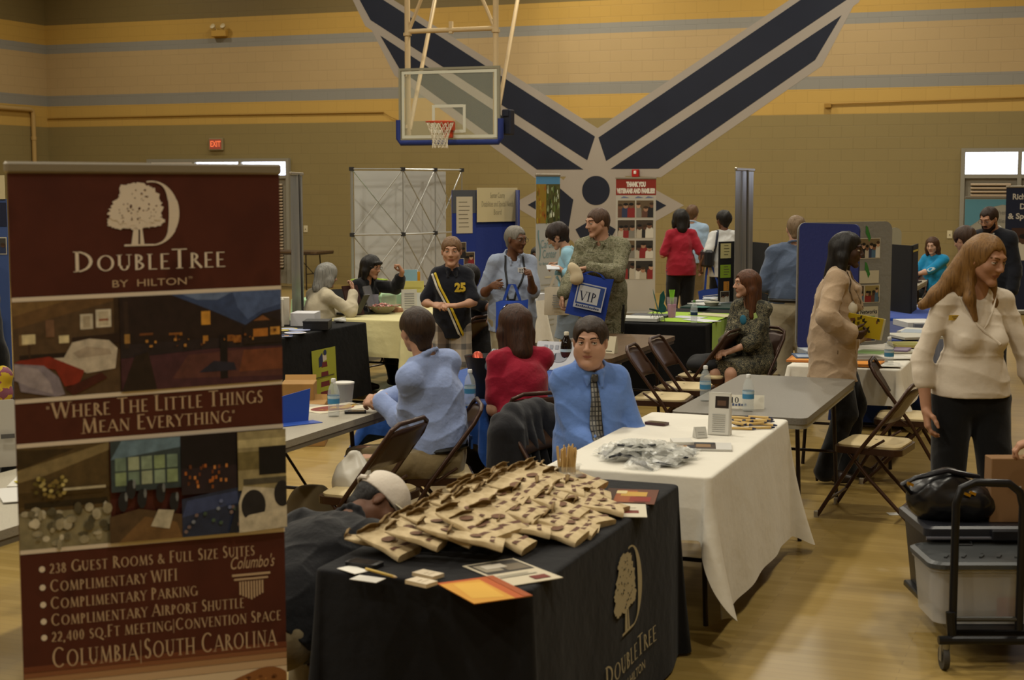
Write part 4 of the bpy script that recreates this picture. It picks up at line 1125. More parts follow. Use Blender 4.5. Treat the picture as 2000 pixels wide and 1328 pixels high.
def tablecloth(x0, x1, y0, y1, label, mat, drop=(.6, .6, .6, .6), z=.742, amp=.012, waves=7, flare=.03, corner=.35, seed=0, point=.10, name='tablecloth', cat='tablecloth', group=None, rad=.035):
    """drop = (x0 side, x1 side, y0 side, y1 side); throw cloth with hanging corner points."""
    rs = random.Random(seed); e = .012; cx, cy_ = (x0 + x1) / 2, (y0 + y1) / 2; hw_, hl = (x1 - x0) / 2 + e, (y1 - y0) / 2 + e
    per = []
    def side(a, b, nrm, dr, n):
        for i in range(n): 
            f_ = i / n; per.append((a[0] + (b[0] - a[0]) * f_, a[1] + (b[1] - a[1]) * f_, nrm, dr, min(f_, 1 - f_) * 2, f_))
    r = rad
    ns, nl = 26, 54
    def arc(cx_, cy2, a0, d0, d1, n=14):
        for i in range(n):
            a = math.radians(a0 + 90 * i / n); f_ = i / n
            dr = max(d0, d1); per.append((cx_ + r * math.cos(a), cy2 + r * math.sin(a), (math.cos(a), math.sin(a)), d0 + (d1 - d0) * f_, -math.sin(math.pi * f_), f_))
    dx0, dx1, dy0, dy1 = drop
    side((hw_, -hl + r), (hw_, hl - r), (1, 0), dx1, nl); arc(hw_ - r, hl - r, 0, dx1, dy1)
    side((hw_ - r, hl), (-hw_ + r, hl), (0, 1), dy1, ns); arc(-hw_ + r, hl - r, 90, dy1, dx0)
    side((-hw_, hl - r), (-hw_, -hl + r), (-1, 0), dx0, nl); arc(-hw_ + r, -hl + r, 180, dx0, dy0)
    side((-hw_ + r, -hl), (hw_ - r, -hl), (0, -1), dy0, ns); arc(hw_ - r, -hl + r, 270, dy0, dx1)
    n = len(per); ph = rs.random() * 6; L = [0]
    for i in range(1, n): L.append(L[-1] + math.hypot(per[i][0] - per[i - 1][0], per[i][1] - per[i - 1][1]))
    rows = []
    for t in (.002, .25, .5, .8, .95): rows.append([V(p[0] * t, p[1] * t, z + .001) for p in per])
    rows.append([V(p[0] - p[2][0] * .012, p[1] - p[2][1] * .012, z + .001) for p in per])
    rows.append([V(p[0] - p[2][0] * .003, p[1] - p[2][1] * .003, z - .004) for p in per])
    lv = [0, .04, .10, .2, .32, .45, .58, .70, .82, .92, 1.0]
    for t in lv:
        row = []
        for i, p in enumerate(per):
            k = p[4]
            d = p[3]; out = flare * t; wv = math.sin(L[i] * waves * 2.2 + ph) * .6 + math.sin(L[i] * waves * 1.13 + ph * 2.1) * .4
            if k < 0:      # corner
                d = d + point * (-k) ; out = flare * t + corner * t * (-k) ** 1.0 * (.3 + .7 * t) * .45
                wv *= .3
            else:
                near = max(0, 1 - k * 4.0); d += point * .0 * near
                out -= near * t * .022 * (corner > .05)
            out += amp * wv * t ** .8
            zz = max(z - .008 - d * t - (.012 * math.sin(L[i] * 3.1 + ph) * t if point else 0), .008)
            row.append(V(p[0] + p[2][0] * out, p[1] + p[2][1] * out, zz))
        rows.append(row)
    mb = MB(); mb.grid(rows, None, closed=True)
    o = mb.build(name, mat, None, smooth=True, loc=(cx, cy_, 0), autosmooth=False)
    md = o.modifiers.new('soft', 'SUBSURF'); md.levels = 1; md.render_levels = 1
    return tag(o, label, cat, group)

def sheet(name, label, cat, x, y, z, w, l, rz, mat, group=None, thick=.0015, items=None, curl=0.0):
    """paper lying flat: w across, l along; optional printed items drawn on it."""
    t = thing(name, label, cat, (x, y, z), rz, group)
    mb = MB(); mb.box((0, 0, thick / 2), (w, l, thick)); mb.build('paper' if thick < .006 else 'stack', mat, t)
    if items:
        mb = MB(); draw(mb, Flat(V(0, 0, thick), V(1, 0, 0), V(0, 1, 0)), -w / 2, -l / 2, w, l, items, .0006); mb.build('print', None, t)
    return t

def rollup(name, label, base, right, width, zb, zt, items_fn, mat, lean=0.0, cat='banner', bar=None, post=True, depth=.05):
    """stand-up banner: base = left bottom corner, right = horizontal direction; front faces right x up."""
    right = unit(V(right[0], right[1], 0)); n = np.cross(right, V(0, 0, 1))
    c = V(base[0], base[1], 0) + right * width / 2
    t = thing(name, label, cat, (c[0], c[1], 0), heading(*( -n[:2])))
    # local frame: x = right, -y = front
    F_ = Flat(V(-width / 2, 0, 0), V(1, 0, 0), V(0, 0, 1))
    mb = MB(); mb.box((0, .002, (zb + zt) / 2), (width, .003, zt - zb)); pn = mb.build('panel', mat, t)
    mb = MB(); mb.box((0, .004, zt + .006), (width + .012, .026, .032), None, None, .006); mb.build('top_rail', bar or M('#8f8779', .35, .5), t)
    if post:
        mb = MB(); mb.tube([V(0, .05, .05), V(0, .03, zt)], .011, None, 8); mb.build('pole', M('#777777', .35, .8), t)
    mb = MB(); mb.box((0, .02, zb / 2 if zb < .15 else .05), (width + .03, .12, .085), None, None, .02); bs = mb.build('base', M('#9a968c', .35, .6), t)
    for sx in (-1, 1):
        mb = MB(); mb.box((sx * width * .3, .0, .008), (.05, .30, .012)); mb.build('foot', M('#777777', .4, .6), bs)
    items_fn(t, F_)
    return t
def rule(mb, F_, x0, y0, x1, y1, th, mat, hz=.001):
    d = unit(V(x1 - x0, y1 - y0, 0)); nx, ny = -d[1] * th / 2, d[0] * th / 2
    mb.poly([F_(x0 + nx, y0 + ny, hz), F_(x0 - nx, y0 - ny, hz), F_(x1 - nx, y1 - ny, hz), F_(x1 + nx, y1 + ny, hz)], mat)

def tree_logo_polys(cx, cy_, hgt, rs=random.Random(5)):
    """round broadleaf tree standing inside a large roman D, as polygons (x, y)."""
    k = hgt
    P = []
    # the D bowl: outer and inner arc
    out = []; inn = []
    for i in range(31):
        a = math.radians(-90 + 190 * i / 30)
        out.append((cx + .17 * k + .36 * k * math.cos(a), cy_ + .5 * k * math.sin(a)))
        w_ = .014 + .125 * max(0, math.cos(a)) ** 1.1 + (.02 if i < 4 else 0)
        inn.append((cx + .17 * k + (.36 - w_) * k * math.cos(a), cy_ + (.5 - .022) * k * math.sin(a)))
    for i in range(30): P.append([out[i], out[i + 1], inn[i + 1], inn[i]])
    P.append([(cx - .20 * k, cy_ - .5 * k), (cx + .18 * k, cy_ - .5 * k), (cx + .18 * k, cy_ - .472 * k), (cx - .20 * k, cy_ - .472 * k)])
    # trunk, flaring foot
    P.append([(cx - .11 * k, cy_ - .48 * k), (cx - .02 * k, cy_ - .48 * k), (cx - .012 * k, cy_ - .22 * k), (cx - .075 * k, cy_ - .22 * k)])
    P.append([(cx + .005 * k, cy_ - .48 * k), (cx + .06 * k, cy_ - .48 * k), (cx + .035 * k, cy_ - .22 * k), (cx + .008 * k, cy_ - .22 * k)])
    blobs = [(-.02, .12, .28, .33), (-.22, .02, .17, .16), (.13, .06, .17, .20), (-.08, .33, .17, .13), (.06, .30, .15, .13), (-.27, -.13, .14, .10), (.18, -.12, .14, .09), (-.06, -.12, .2, .12)]
    for bx, by, rx, ry in blobs:
        n = 40; pl = []
        for i in range(n):
            a = 2 * math.pi * i / n; q = 1 + rs.uniform(-.08, .10) * (1 + (i % 2))
            pl.append((cx + (bx + rx * math.cos(a) * q) * k, cy_ + (by + ry * math.sin(a) * q) * k))
        P.append(pl)
    return [[(cx + (x - cx) * 1.27, y) for x, y in p] for p in P]
def tree_gaps(cx, cy_, k, rs=random.Random(9)):
    G = []
    for _ in range(46):
        a = rs.uniform(0, 6.28); r_ = math.sqrt(rs.random()) ; x = cx + (-.04 + .27 * r_ * math.cos(a)) * k; y = cy_ + (.10 + .30 * r_ * math.sin(a)) * k
        s_ = rs.uniform(.006, .015) * k; G.append([(x + s_ * rs.uniform(.6, 1.4) * math.cos(b), y + s_ * rs.uniform(.6, 1.4) * math.sin(b)) for b in np.linspace(0, 5.4, 6)])
    return [[(cx + (x - cx) * 1.27, y) for x, y in p] for p in G]
# ------------------------------------------------------------------ maroon hotel banner in front
MAROON = ramp_mat('maroon_print', 'noise', 5, [(.35, '#46201a'), (.55, '#4e251d'), (.7, '#3d1a15')], rough=.55, interp='LINEAR')
CREAM = M('#d6cabb', .6); TAN_T = M('#b79f84', .6)
def hotel(t, F_):
    W = .855
    def sk(y): return .028 * max(0, min(1, (1.5 - y) / .25)) + .058 * max(0, min(1, (1.25 - y) / .6))
    def S(x, y, h=0): return F_(x, y - sk(y) * (x / W), .0015 + h)
    def part(name, fn, label=None):
        mb = MB(); fn(mb); o = mb.build(name, None, t)
        if label: o['label'] = label
    def sub(x0, y0): return lambda x, y, h: S(x0 + x, y0 + y, h)
    part('tree_logo', lambda mb: ([mb.poly([S(x, y, .0003 * (i % 9)) for x, y in p], CREAM) for i, p in enumerate(tree_logo_polys(.385, 1.920, .190))], [mb.poly([S(x, y, .0034) for x, y in p], MAROON) for p in tree_gaps(.385, 1.920, .190)]))
    part('lettering', lambda mb: put_polys(mb, roman_polys('DoubleTree', .046, 1.28, width=.487), sub(.424, 1.778), CREAM))
    part('lettering', lambda mb: (put_polys(mb, font_polys('BY  HILTON', .030, width=.235), sub(.415, 1.716), TAN_T), put_polys(mb, font_polys('TM', .010), sub(.545, 1.726), TAN_T)))
    for y0, nm in ((1.684, 'rule'), (1.398, 'rule'), (1.272, 'rule'), (.968, 'rule')):
        part(nm, lambda mb, y0=y0: mb.grid([[S(W * i / 8, y0 - .006) for i in range(9)], [S(W * i / 8, y0 + .006) for i in range(9)]], CREAM))
    def pic(y0, y1, items, name='photo_print'):
        def fn(mb):
            for i, (c, pl) in enumerate(items): mb.poly([S(min(max(a, 0), .998) * W, y0 + b * (y1 - y0), -.0012 + .00012 * i) for a, b in pl], M(c, .6, mottle=.38, mscale=34))
        part(name, fn)
    rs = random.Random(4)
    room = [('#5a4530', rect(0, 0, .37, 1)), ('#6e5233', [(0, .72), (.37, .98), (.37, 1), (0, 1)]), ('#82663f', [(0, .85), (.2, 1), (0, 1)]), ('#3b2a1c', rect(.35, .45, .44, 1)), ('#2a1d16', rect(.02, .38, .36, .45)), ('#8a714d', rect(.02, .55, .06, .66)),
            ('#e7d9ae', rect(.03, .56, .075, .66)), ('#e7d9ae', rect(.155, .55, .19, .63)), ('#4a3322', rect(.05, .42, .056, .56)), ('#d3cab8', rect(.23, .68, .275, .84)), ('#b9ac96', rect(.24, .70, .265, .82)), ('#dcd4c2', rect(.285, .69, .34, .88)), ('#c3b8a2', rect(.295, .71, .33, .86)), ('#8c4a35', rect(.296, .76, .33, .78)), ('#7a5a44', rect(.11, .62, .14, .80)), 
            ('#301f18', [(.20, .45), (.37, .52), (.37, .62), (.20, .60)]), ('#cfc4b4', [(.17, .40), (.20, .55), (.26, .58), (.33, .55), (.36, .46), (.35, .25), (.25, .22), (.12, .40)]), ('#b6a898', [(.20, .44), (.25, .50), (.33, .46), (.34, .40), (.22, .38)]), ('#8c2f20', [(.02, .40), (.12, .42), (.24, .25), (.22, .12), (.17, .10), (.14, .28), (.0, .38)]), ('#8f8694', [(0, .37), (.10, .33), (.15, .2), (.17, .02), (.14, .0), (.02, .08)]), ('#a79da6', [(0, .36), (.08, .30), (.12, .15), (.13, .03), (.05, .12), (0, .2)]), ('#4c1f18', [(.17, .08), (.30, .22), (.32, .16), (.20, .0)])]
    ext = [('#2d2327', rect(.37, 0, 1, 1)), ('#3d4f7a', [(.56, 1), (.62, .92), (.72, .80), (.85, .62), (.92, .74), (1, .78), (1, 1)]), ('#54699a', [(.80, 1), (.82, .82), (.86, .68), (.92, .78), (1, .84), (1, 1)]), ('#6a7ea6', [(.60, 1), (.66, .93), (.74, .92), (.80, 1)]), ('#2b1d1c', [(.37, .50), (.37, 1), (.56, 1), (.72, .80), (.84, .60), (.84, .50)]), ('#3a2a24', rect(.385, .45, .40, .95)), ('#a98046', rect(.385, .50, .405, .60)), ('#d69b3f', rect(.675, .65, .71, .80)), ('#8f5a2b', rect(.55, .56, .60, .585)), ('#c88a3a', rect(.68, .47, .70, .53)), ('#7a4a2a', rect(.44, .575, .49, .60)), ('#9a612c', rect(.76, .45, .80, .52)), ('#ab6f33', rect(.80, .43, .83, .51)), ('#2b1f1c', [(.84, .58), (.92, .74), (1, .64), (1, .40), (.84, .40)]), ('#c07c35', rect(.88, .48, .94, .57)), ('#d9a04c', rect(.95, .49, .99, .58)), ('#8a5a36', [(.88, .66), (.92, .72), (.95, .66)]), ('#4d2c34', [(.37, 0), (.37, .34), (.70, .38), (1, .36), (1, 0)]), ('#613a36', [(.56, .10), (.62, .33), (.84, .35), (1, .30), (1, .05)]), ('#7a4630', [(.82, .12), (.84, .34), (1, .34), (1, .12)]), ('#1c1518', rect(.745, .06, .775, .52)), ('#2b2a3b', [(.66, .14), (.72, .25), (.80, .22), (.81, .14)]), ('#2d2019', [(.37, .0), (.42, .36), (.47, .40), (.50, .0)])]
    for _ in range(26):
        x = rs.uniform(.45, .98); y = rs.uniform(.42, .56); ext.append((rs.choice(['#a96f2c', '#8a5226', '#c98f45', '#6b3f22']), rect(x, y, x + rs.uniform(.004, .012), y + rs.uniform(.01, .035))))
    pic(1.404, 1.678, room + ext)
    part('lettering', lambda mb: put_polys(mb, roman_polys('"Where The Little Things', .036, 1.25, width=.70, weight=1.1), sub(.437, 1.361), TAN_T))
    part('lettering', lambda mb: put_polys(mb, roman_polys('Mean Everything"', .034, 1.25, width=.50, weight=1.1), sub(.44, 1.311), TAN_T))
    q = [('#5c4a2c', rect(0, 0, .32, 1)), ('#8b7a55', [(0, .78), (.32, 1), (.32, .92), (.1, .72), (0, .66)]), ('#3f3019', [(0, .78), (.2, .96), (0, .98)]), ('#4b3a1e', rect(0, .42, .32, .56)), ('#2e2413', rect(.02, .40, .31, .46)), ('#8f876b', rect(0, 0, .32, .36))]
    for _ in range(46): x, y = rs.uniform(.02, .31), rs.uniform(.02, .38); q.append((rs.choice(['#b9b29c', '#d2cbb6', '#77705a', '#5c5643', '#a59d84']), ellipse(x, y, rs.uniform(.008, .02), rs.uniform(.02, .06), 8)))
    for _ in range(30): x, y = rs.uniform(.05, .16), rs.uniform(.50, .72); q.append((rs.choice(['#b3a25d', '#8d7a42', '#6b5f2d', '#c9bb7a']), ellipse(x, y, .008, .02, 6)))
    q += [('#c5bda3', rect(.15, .56, .30, .585)), ('#3c4a50', rect(.32, .50, .58, 1)), ('#6e8aa0', [(.32, .82), (.58, .90), (.58, 1), (.36, 1)])]
    for i in range(5):
        for j in range(2): q.append((['#8fa47e', '#7b9384', '#a7b59b', '#90a590'][(i + j) % 4], rect(.335 + i * .048, .56 + j * .145, .375 + i * .048, .69 + j * .145)))
    q += [('#5a4630', [(.31, 0), (.60, 0), (.60, .22), (.42, .32), (.31, .26)]), ('#7a5c3a', [(.34, 0), (.58, 0), (.56, .16), (.44, .24)])]
    for cx_, cy2 in ((.36, .40), (.43, .42), (.50, .46), (.55, .36), (.39, .52)): q += [('#22242a', ellipse(cx_, cy2, .018, .10, 9)), ('#7c8288', ellipse(cx_ + .012, cy2 + .05, .006, .05, 6))]
    q += [('#c9c2ae', [(.46, .14), (.53, .10), (.55, .28), (.49, .30)]), ('#2c2029', rect(.58, .42, .80, 1)), ('#181219', rect(.58, .68, .80, 1)), ('#2c3550', [(.58, 0), (.82, 0), (.82, .46), (.58, .38)]), ('#3f4c78', [(.58, .20), (.80, .30), (.80, .42), (.60, .36)])]
    for _ in range(24): x, y = rs.uniform(.59, .76), rs.uniform(.46, .68); q.append((rs.choice(['#8d5127', '#b8692f', '#6a3b24', '#d08a4a']), rect(x, y, x + .009, y + .035)))
    for _ in range(16): x, y = rs.uniform(.58, .80), rs.uniform(.04, .34); q.append((rs.choice(['#6a78a8', '#7d6a6a', '#8a93a8', '#4a5f4f']), ellipse(x, y, .008, .02, 7)))
    q += [('#a39873', rect(.80, .42, 1, 1)), ('#c9be92', rect(.80, .84, 1, .92)), ('#7d724b', rect(.80, .62, .9, .8)), ('#141318', rect(.885, .56, 1, .84)), ('#cfc7b4', [(.80, 0), (1, .06), (1, .40), (.82, .46), (.80, .3)]), ('#5a5548', rect(.82, .47, 1, .53)), ('#26252a', ellipse(.86, .26, .05, .16)), ('#26252a', ellipse(.98, .36, .035, .13)), ('#cfc7b4', [(.80, 0), (1, .02), (1, .22), (.84, .17), (.80, .1)]), ('#20242f', [(.76, .02), (.79, .28), (.80, .28), (.79, .0)])]
    pic(.974, 1.266, q)
    L = ['238 Guest Rooms & Full Size Suites', 'Complimentary WIFI', 'Complimentary Parking', 'Complimentary Airport Shuttle', '22,400 sq.Ft meeting|Convention Space']
    for i, (tx, y, w) in enumerate(zip(L, (.915, .862, .812, .763, .716), (.665, .40, .465, .625, .755))):
        part('lettering', lambda mb: put_polys(mb, roman_polys(tx, .029, 1.2, 'LEFT', width=w, weight=1.05), sub(.083, y), TAN_T))
        part('bullet', lambda mb: mb.poly([S(.062 + a, y + b, 0) for a, b in ellipse(0, .0, .009, .009, 16)], CREAM))
    part('lettering', lambda mb: put_polys(mb, roman_polys('Columbia|South Carolina', .050, 1.2, width=.74, weight=1.0), sub(.452, .650), TAN_T))
    def rest(mb):
        put_polys(mb, font_polys("Columbo's", .052, width=.155, shear=.35), sub(.735, .880), TAN_T)
        mb.poly([S(.665 + x, .842 + y) for x, y in rect(0, 0, .135, .007)], TAN_T); mb.poly([S(.672 + x, .830 + y) for x, y in rect(0, 0, .12, .006)], TAN_T)
        for i in range(9): mb.poly([S(.69 + i * .0098 + x, .826 + y) for x, y in rect(0, -.055 + .004 * abs(i - 4), .006, 0)], TAN_T)
    part('restaurant_logo', rest)
    fade = [('#6b3a26', .615, .635), ('#84553a', .600, .618), ('#a07a58', .580, .602), ('#bfa384', .555, .583), ('#d3c0a5', .10, .558)]
    def fd(mb):
        for c, a, b in fade: mb.grid([[S(W * i / 8, a - .0, -.0008) for i in range(9)], [S(W * i / 8, b, -.0008) for i in range(9)]], M(c, .6))
    part('cream_foot', fd)
    def ck(mb):
        pl = [(.66 + .13 * math.cos(a) * (1 + .06 * math.sin(5 * a)), .49 + .065 * math.sin(a) * (1 + .08 * math.cos(4 * a + 1))) for a in np.linspace(0, 6.2, 30)]
        pl = [(x + .11, y) for x, y in pl]; pl = [(min(x, .853), y) for x, y in pl]
        mb.poly([S(x, y, .0004) for x, y in pl], M('#8a5a32', .7))
        for _ in range(40):
            a = rs.uniform(0, 6.28); r_ = math.sqrt(rs.random()) * .85; x, y = .75 + .11 * r_ * math.cos(a), .49 + .055 * r_ * math.sin(a)
            if x < .84: mb.poly([S(x + p[0], y + p[1], .001) for p in ellipse(0, 0, rs.uniform(.004, .011), rs.uniform(.003, .008), 7)], M(rs.choice(['#5b3418', '#a8723f', '#6f4321']), .7))
    part('cookie_picture', ck)
rollup('banner', 'tall maroon roll-up hotel banner with white tree logo, nearest the camera', (-2.81, 3.43), (.505, .863), .855, .06, 2.045, hotel, MAROON)

# ------------------------------------------------------------------ tables and cloths
GREYTOP = ramp_mat('speckled_grey_top', 'noise', 220, [(.4, '#6c675d'), (.5, '#77726a'), (.6, '#625d54')], rough=.42, interp='LINEAR')
LGREY = ramp_mat('pale_grey_top', 'noise', 220, [(.4, '#97907f'), (.5, '#a39b8a'), (.6, '#8c8575')], rough=.45, interp='LINEAR')
WOODT = ramp_mat('walnut_laminate', 'noise', 9, [(.3, '#4e3d2b'), (.5, '#5e4a35'), (.7, '#46362a')], rough=.4, stretch=(8, .6, 1), interp='LINEAR')
EDGE = M('#3a2d22', .5)
folding_table(-2.365, -1.625, 4.36, 6.17, 'folding table under the black logo cloth at the front', LGREY)
folding_table(-2.285, -1.535, 6.38, 8.13, 'folding table under the white cloth in the middle', LGREY)
folding_table(-2.20, -1.44, 8.20, 10.02, 'bare grey folding table with number ten card, behind the white table', GREYTOP, M('#8b8678', .5))
folding_table(-4.48, -3.72, 5.90, 7.73, 'bare pale grey folding table beside the maroon banner', LGREY, M('#6e6656', .5))
folding_table(-4.48, -3.72, 4.00, 5.83, 'bare grey table mostly hidden left of the maroon banner', LGREY, M('#6e6656', .5))
folding_table(-4.05, -3.29, 8.10, 9.92, 'folding table under the bright blue cloth', WOODT, EDGE)
folding_table(-4.05, -3.29, 10.55, 12.42, 'bare walnut brown folding table in the centre', WOODT, EDGE)
folding_table(-4.10, -3.30, 13.42, 15.22, 'folding table under black cloth with lime runner', WOODT, EDGE)
folding_table(-4.05, -3.30, 15.45, 17.25, 'folding table under the dark green cloth', WOODT, EDGE)
folding_table(-2.00, -1.24, 10.62, 12.42, 'folding table under white cloth carrying the blue and grey display', WOODT, EDGE)
folding_table(-7.05, -6.30, 10.77, 12.60, 'folding table under black lighthouse cloth', WOODT, EDGE)
folding_table(-6.80, -6.04, 12.88, 14.68, 'folding table under pale yellow cloth', WOODT, EDGE)
folding_table(-6.80, -6.04, 14.95, 16.75, 'folding table under white cloth behind the boy', WOODT, EDGE)
folding_table(-2.00, -1.24, 12.70, 14.50, 'folding table of papers behind the blue and grey display', WOODT, EDGE)
folding_table(-2.00, -1.24, 14.85, 16.65, 'folding table under blue cloth at the right', WOODT, EDGE)
folding_table(-8.4, -7.75, 20.3, 22.1, 'folding table under printed quilt cloth by the veterans banner', WOODT, EDGE)
folding_table(-2.9, -2.1, 19.2, 21.0, 'bare pale folding table in front of the woman in bright blue', LGREY)
for i, (x0, y0, lb) in enumerate(((-17.0, 26.2, 'brown folding table against far wall left of the silver backdrop'), (-14.9, 26.2, 'brown folding table against far wall behind the silver backdrop'))):
    tb = folding_table(-.38, .38, -.95, .95, lb, WOODT, EDGE); tb.location = (x0, y0, 0); tb.rotation_euler[2] = math.pi / 2

BLK = cloth('#0d0d0f', .35, 9, rough=.85, sheen=0); WHT = cloth('#d3cec2', .3, 7, rough=.8); BLUEC = cloth('#1c4488', .3, 9); YEL = cloth('#c4bb8a', .3, 8, rough=.7); GRN = cloth('#0f2a24', .3, 9)
c_dt = tablecloth(-2.365, -1.625, 4.36, 6.17, 'fitted black cloth with white tree logo on the nearest table', cloth('#121215', .3, 9, rough=.85, sheen=.04), (.72, .72, .72, .72), amp=.011, waves=4, flare=.035, corner=.09, point=.0, seed=1)
c_wh = tablecloth(-2.285, -1.535, 6.38, 8.13, 'white cloth on the middle table of pouches and pens', WHT, (.26, .62, .28, .5), amp=.014, waves=5, flare=.05, corner=.30, point=.12, seed=4)
tablecloth(-4.05, -3.29, 8.10, 9.92, 'bright blue cloth on the table of drinks', BLUEC, (.3, .3, .22, .3), amp=.01, waves=5, flare=.04, corner=.22, seed=5)
tablecloth(-4.10, -3.30, 13.42, 15.22, 'black cloth on the table with lime runner', BLK, (.7, .7, .7, .7), amp=.01, waves=6, flare=.03, corner=.05, point=0, seed=6)
tablecloth(-4.05, -3.30, 15.45, 17.25, 'dark green cloth on the table behind the lime runner', GRN, (.7, .7, .7, .7), amp=.01, waves=6, flare=.03, corner=.05, point=0, seed=7)
tablecloth(-2.00, -1.24, 10.62, 12.42, 'white cloth with creased corner under the blue and grey display', WHT, (.30, .28, .25, .3), amp=.012, waves=5, flare=.04, corner=.40, point=.16, seed=8)
c_bl = tablecloth(-7.05, -6.30, 10.77, 12.60, 'black cloth with lime lighthouse panel', BLK, (.66, .66, .66, .66), amp=.007, waves=4, flare=.03, corner=.05, point=0, seed=9)
tablecloth(-6.80, -6.04, 12.88, 14.68, 'pale yellow cloth draped in points behind the boy', YEL, (.36, .34, .34, .4), amp=.03, waves=4, flare=.08, corner=.50, point=.36, seed=10)
tablecloth(-6.80, -6.04, 14.95, 16.75, 'white cloth on the table under the blue disability display', WHT, (.5, .52, .5, .5), amp=.02, waves=6, flare=.05, corner=.2, seed=11)
tablecloth(-2.00, -1.24, 12.70, 14.50, 'royal blue cloth reaching the floor behind the white display table', cloth('#16295e'), (.68, .68, .68, .68), amp=.01, waves=6, flare=.03, corner=.05, point=0, seed=12)
tablecloth(-2.00, -1.24, 14.85, 16.65, 'blue cloth under the black folding display at right', cloth('#1f3f8f'), (.6, .6, .6, .6), amp=.01, waves=6, flare=.03, corner=.05, point=0, seed=13)
QUILT = ramp_mat('printed_quilt', 'voronoi', 7, [(.0, '#8a6c4a'), (.12, '#c4b497'), (.5, '#cbbfa6'), (.62, '#9a5b45')], rough=.85)
tablecloth(-8.4, -7.75, 20.3, 22.1, 'cream printed quilt cloth on table by the veterans banner', QUILT, (.68, .68, .68, .68), amp=.01, flare=.04, corner=.05, point=0, seed=14)

# logo on the front of the black cloth (the face looking right, +x)
tb = bvh(c_dt)
def on_cloth(o_, tree, F_, polys, mat, lift=.004, mb=None):
    for pl in polys:
        pts = []
        for x, y in pl:
            p = F_(x, y, .25) - np.array(o_.location); h_ = tree.ray_cast(Vector(p), Vector(-F_.n), .5)
            q = np.array(h_[0]) if h_[0] is not None else F_(x, y, 0) - np.array(o_.location)
            pts.append(q + F_.n * lift)
        mb.poly(pts, mat)
LOGO = M('#a39a80', .8, spec=.2)
Fc_ = Flat(V(-1.61, 5.40, .0), V(0, 1, 0), V(0, 0, 1))
mb = MB(); on_cloth(c_dt, tb, Fc_, tree_logo_polys(-.06, .495, .31, random.Random(8)), LOGO, .007, mb); on_cloth(c_dt, tb, Fc_, tree_gaps(-.06, .495, .31), BLK, .0085, mb); mb.build('tree_logo', None, c_dt)
vs, fs = roman_polys('DoubleTree', .062, 1.28, width=.66)
mb = MB(); on_cloth(c_dt, tb, Fc_, [[(vs[k][0] - .02, vs[k][1] + .235) for k in f] for f in fs], LOGO, .007, mb); mb.build('lettering', None, c_dt)
vs, fs = font_polys('BY HILTON', .05, width=.30)
mb = MB(); on_cloth(c_dt, tb, Fc_, [[(vs[k][0] - .0, vs[k][1] + .15) for k in f] for f in fs], LOGO, .007, mb); mb.build('lettering', None, c_dt)
# lighthouse panel on the black cloth at left
tb2 = bvh(c_bl); Fl = Flat(V(-6.29, 11.72, .34), V(0, 1, 0), V(0, 0, 1))
mb = MB(); on_cloth(c_bl, tb2, Fl, [rect(-.22, -.21, .22, .245)], M('#8b8e2a', .8), .008, mb)
on_cloth(c_bl, tb2, Fl, [[(-.045, .19), (.045, .19), (.10, -.17), (-.10, -.17)]], M('#b5a99a', .8), .011, mb)
for k in range(4):
    a = -.15 + k * .085; w0 = .098 - (k * .014); on_cloth(c_bl, tb2, Fl, [[(-w0, a - .02), (w0, a - .02), (w0 - .007, a + .025), (-w0 + .007, a + .025)]], M('#5c1a1c', .8), .0125, mb)
on_cloth(c_bl, tb2, Fl, [[(-.10, .09), (-.10, .17), (-.03, .215), (-.02, .10)], ellipse(.02, .21, .03, .025, 10)], M('#20284a', .8), .0125, mb)
on_cloth(c_bl, tb2, Fl, [rect(-.17, .0, .17, .008)], M('#3b3320', .8), .014, mb)
mb.build('lighthouse_panel', None, c_bl)

# ------------------------------------------------------------------ chairs
def xy_(u, d): p = at(u, HORIZON, d=d); return (float(p[0]), float(p[1]))
W_ = heading(-1, 0)
chair(-3.42, 6.88, heading(-1, .05), 'empty brown folding chair with bags, in front of the pale grey table')
chair(-3.33, 7.50, camdir(-1, -.12), 'folding chair under the man in pale blue shirt seen from behind')
chair(-3.08, 8.24, heading(-.72, .7), 'folding chair under the woman in red top')
chair(-2.60, 7.50, heading(.97, -.25), 'folding chair under the man in blue shirt and tie')
cA = at(1712, 1010, z=0); make_chair('open folding chair with tan seat and back pads, nearest in right aisle', True, (cA[0] - .02, cA[1] + .05, 0), heading(-1, .12))
cB = at(1772, 940, z=0); chair(cB[0] - .02, cB[1], heading(.97, .05), 'folding chair facing right, behind the other one in right aisle')
chair(-2.96, 10.78, heading(1, .08), 'empty folding chair with its back to the walnut table, nearer of two')
chair(-2.96, 11.42, heading(1, .0), 'empty folding chair with its back to the walnut table, farther of two')
chair(-2.97, 12.18, heading(-1, .1), 'folding chair holding a black jacket by the black cloth table')
cD = xy_(1468, 12.5); chair(cD[0], cD[1], camdir(-.72, -.7), 'folding chair under the seated woman in patterned dress')
chair(-3.30, 4.75, heading(-1, .0), 'folding chair beside the hidden grey table left of the banner')
chair(-5.40, 12.75, heading(-1, .2), 'folding chair under the person in black behind the boy')
chair(-7.35, 13.0, heading(1, .2), 'folding chair under the grey haired woman')
chair(-7.3, 14.35, heading(1, -.1), 'folding chair under the woman in black jacket')
chair(-2.4, 21.5, heading(-.2, -1), 'folding chair under the woman in bright blue shirt')
chair(-7.15, 16.3, heading(1, -.1), 'folding chair under the woman behind the striped centre banner')
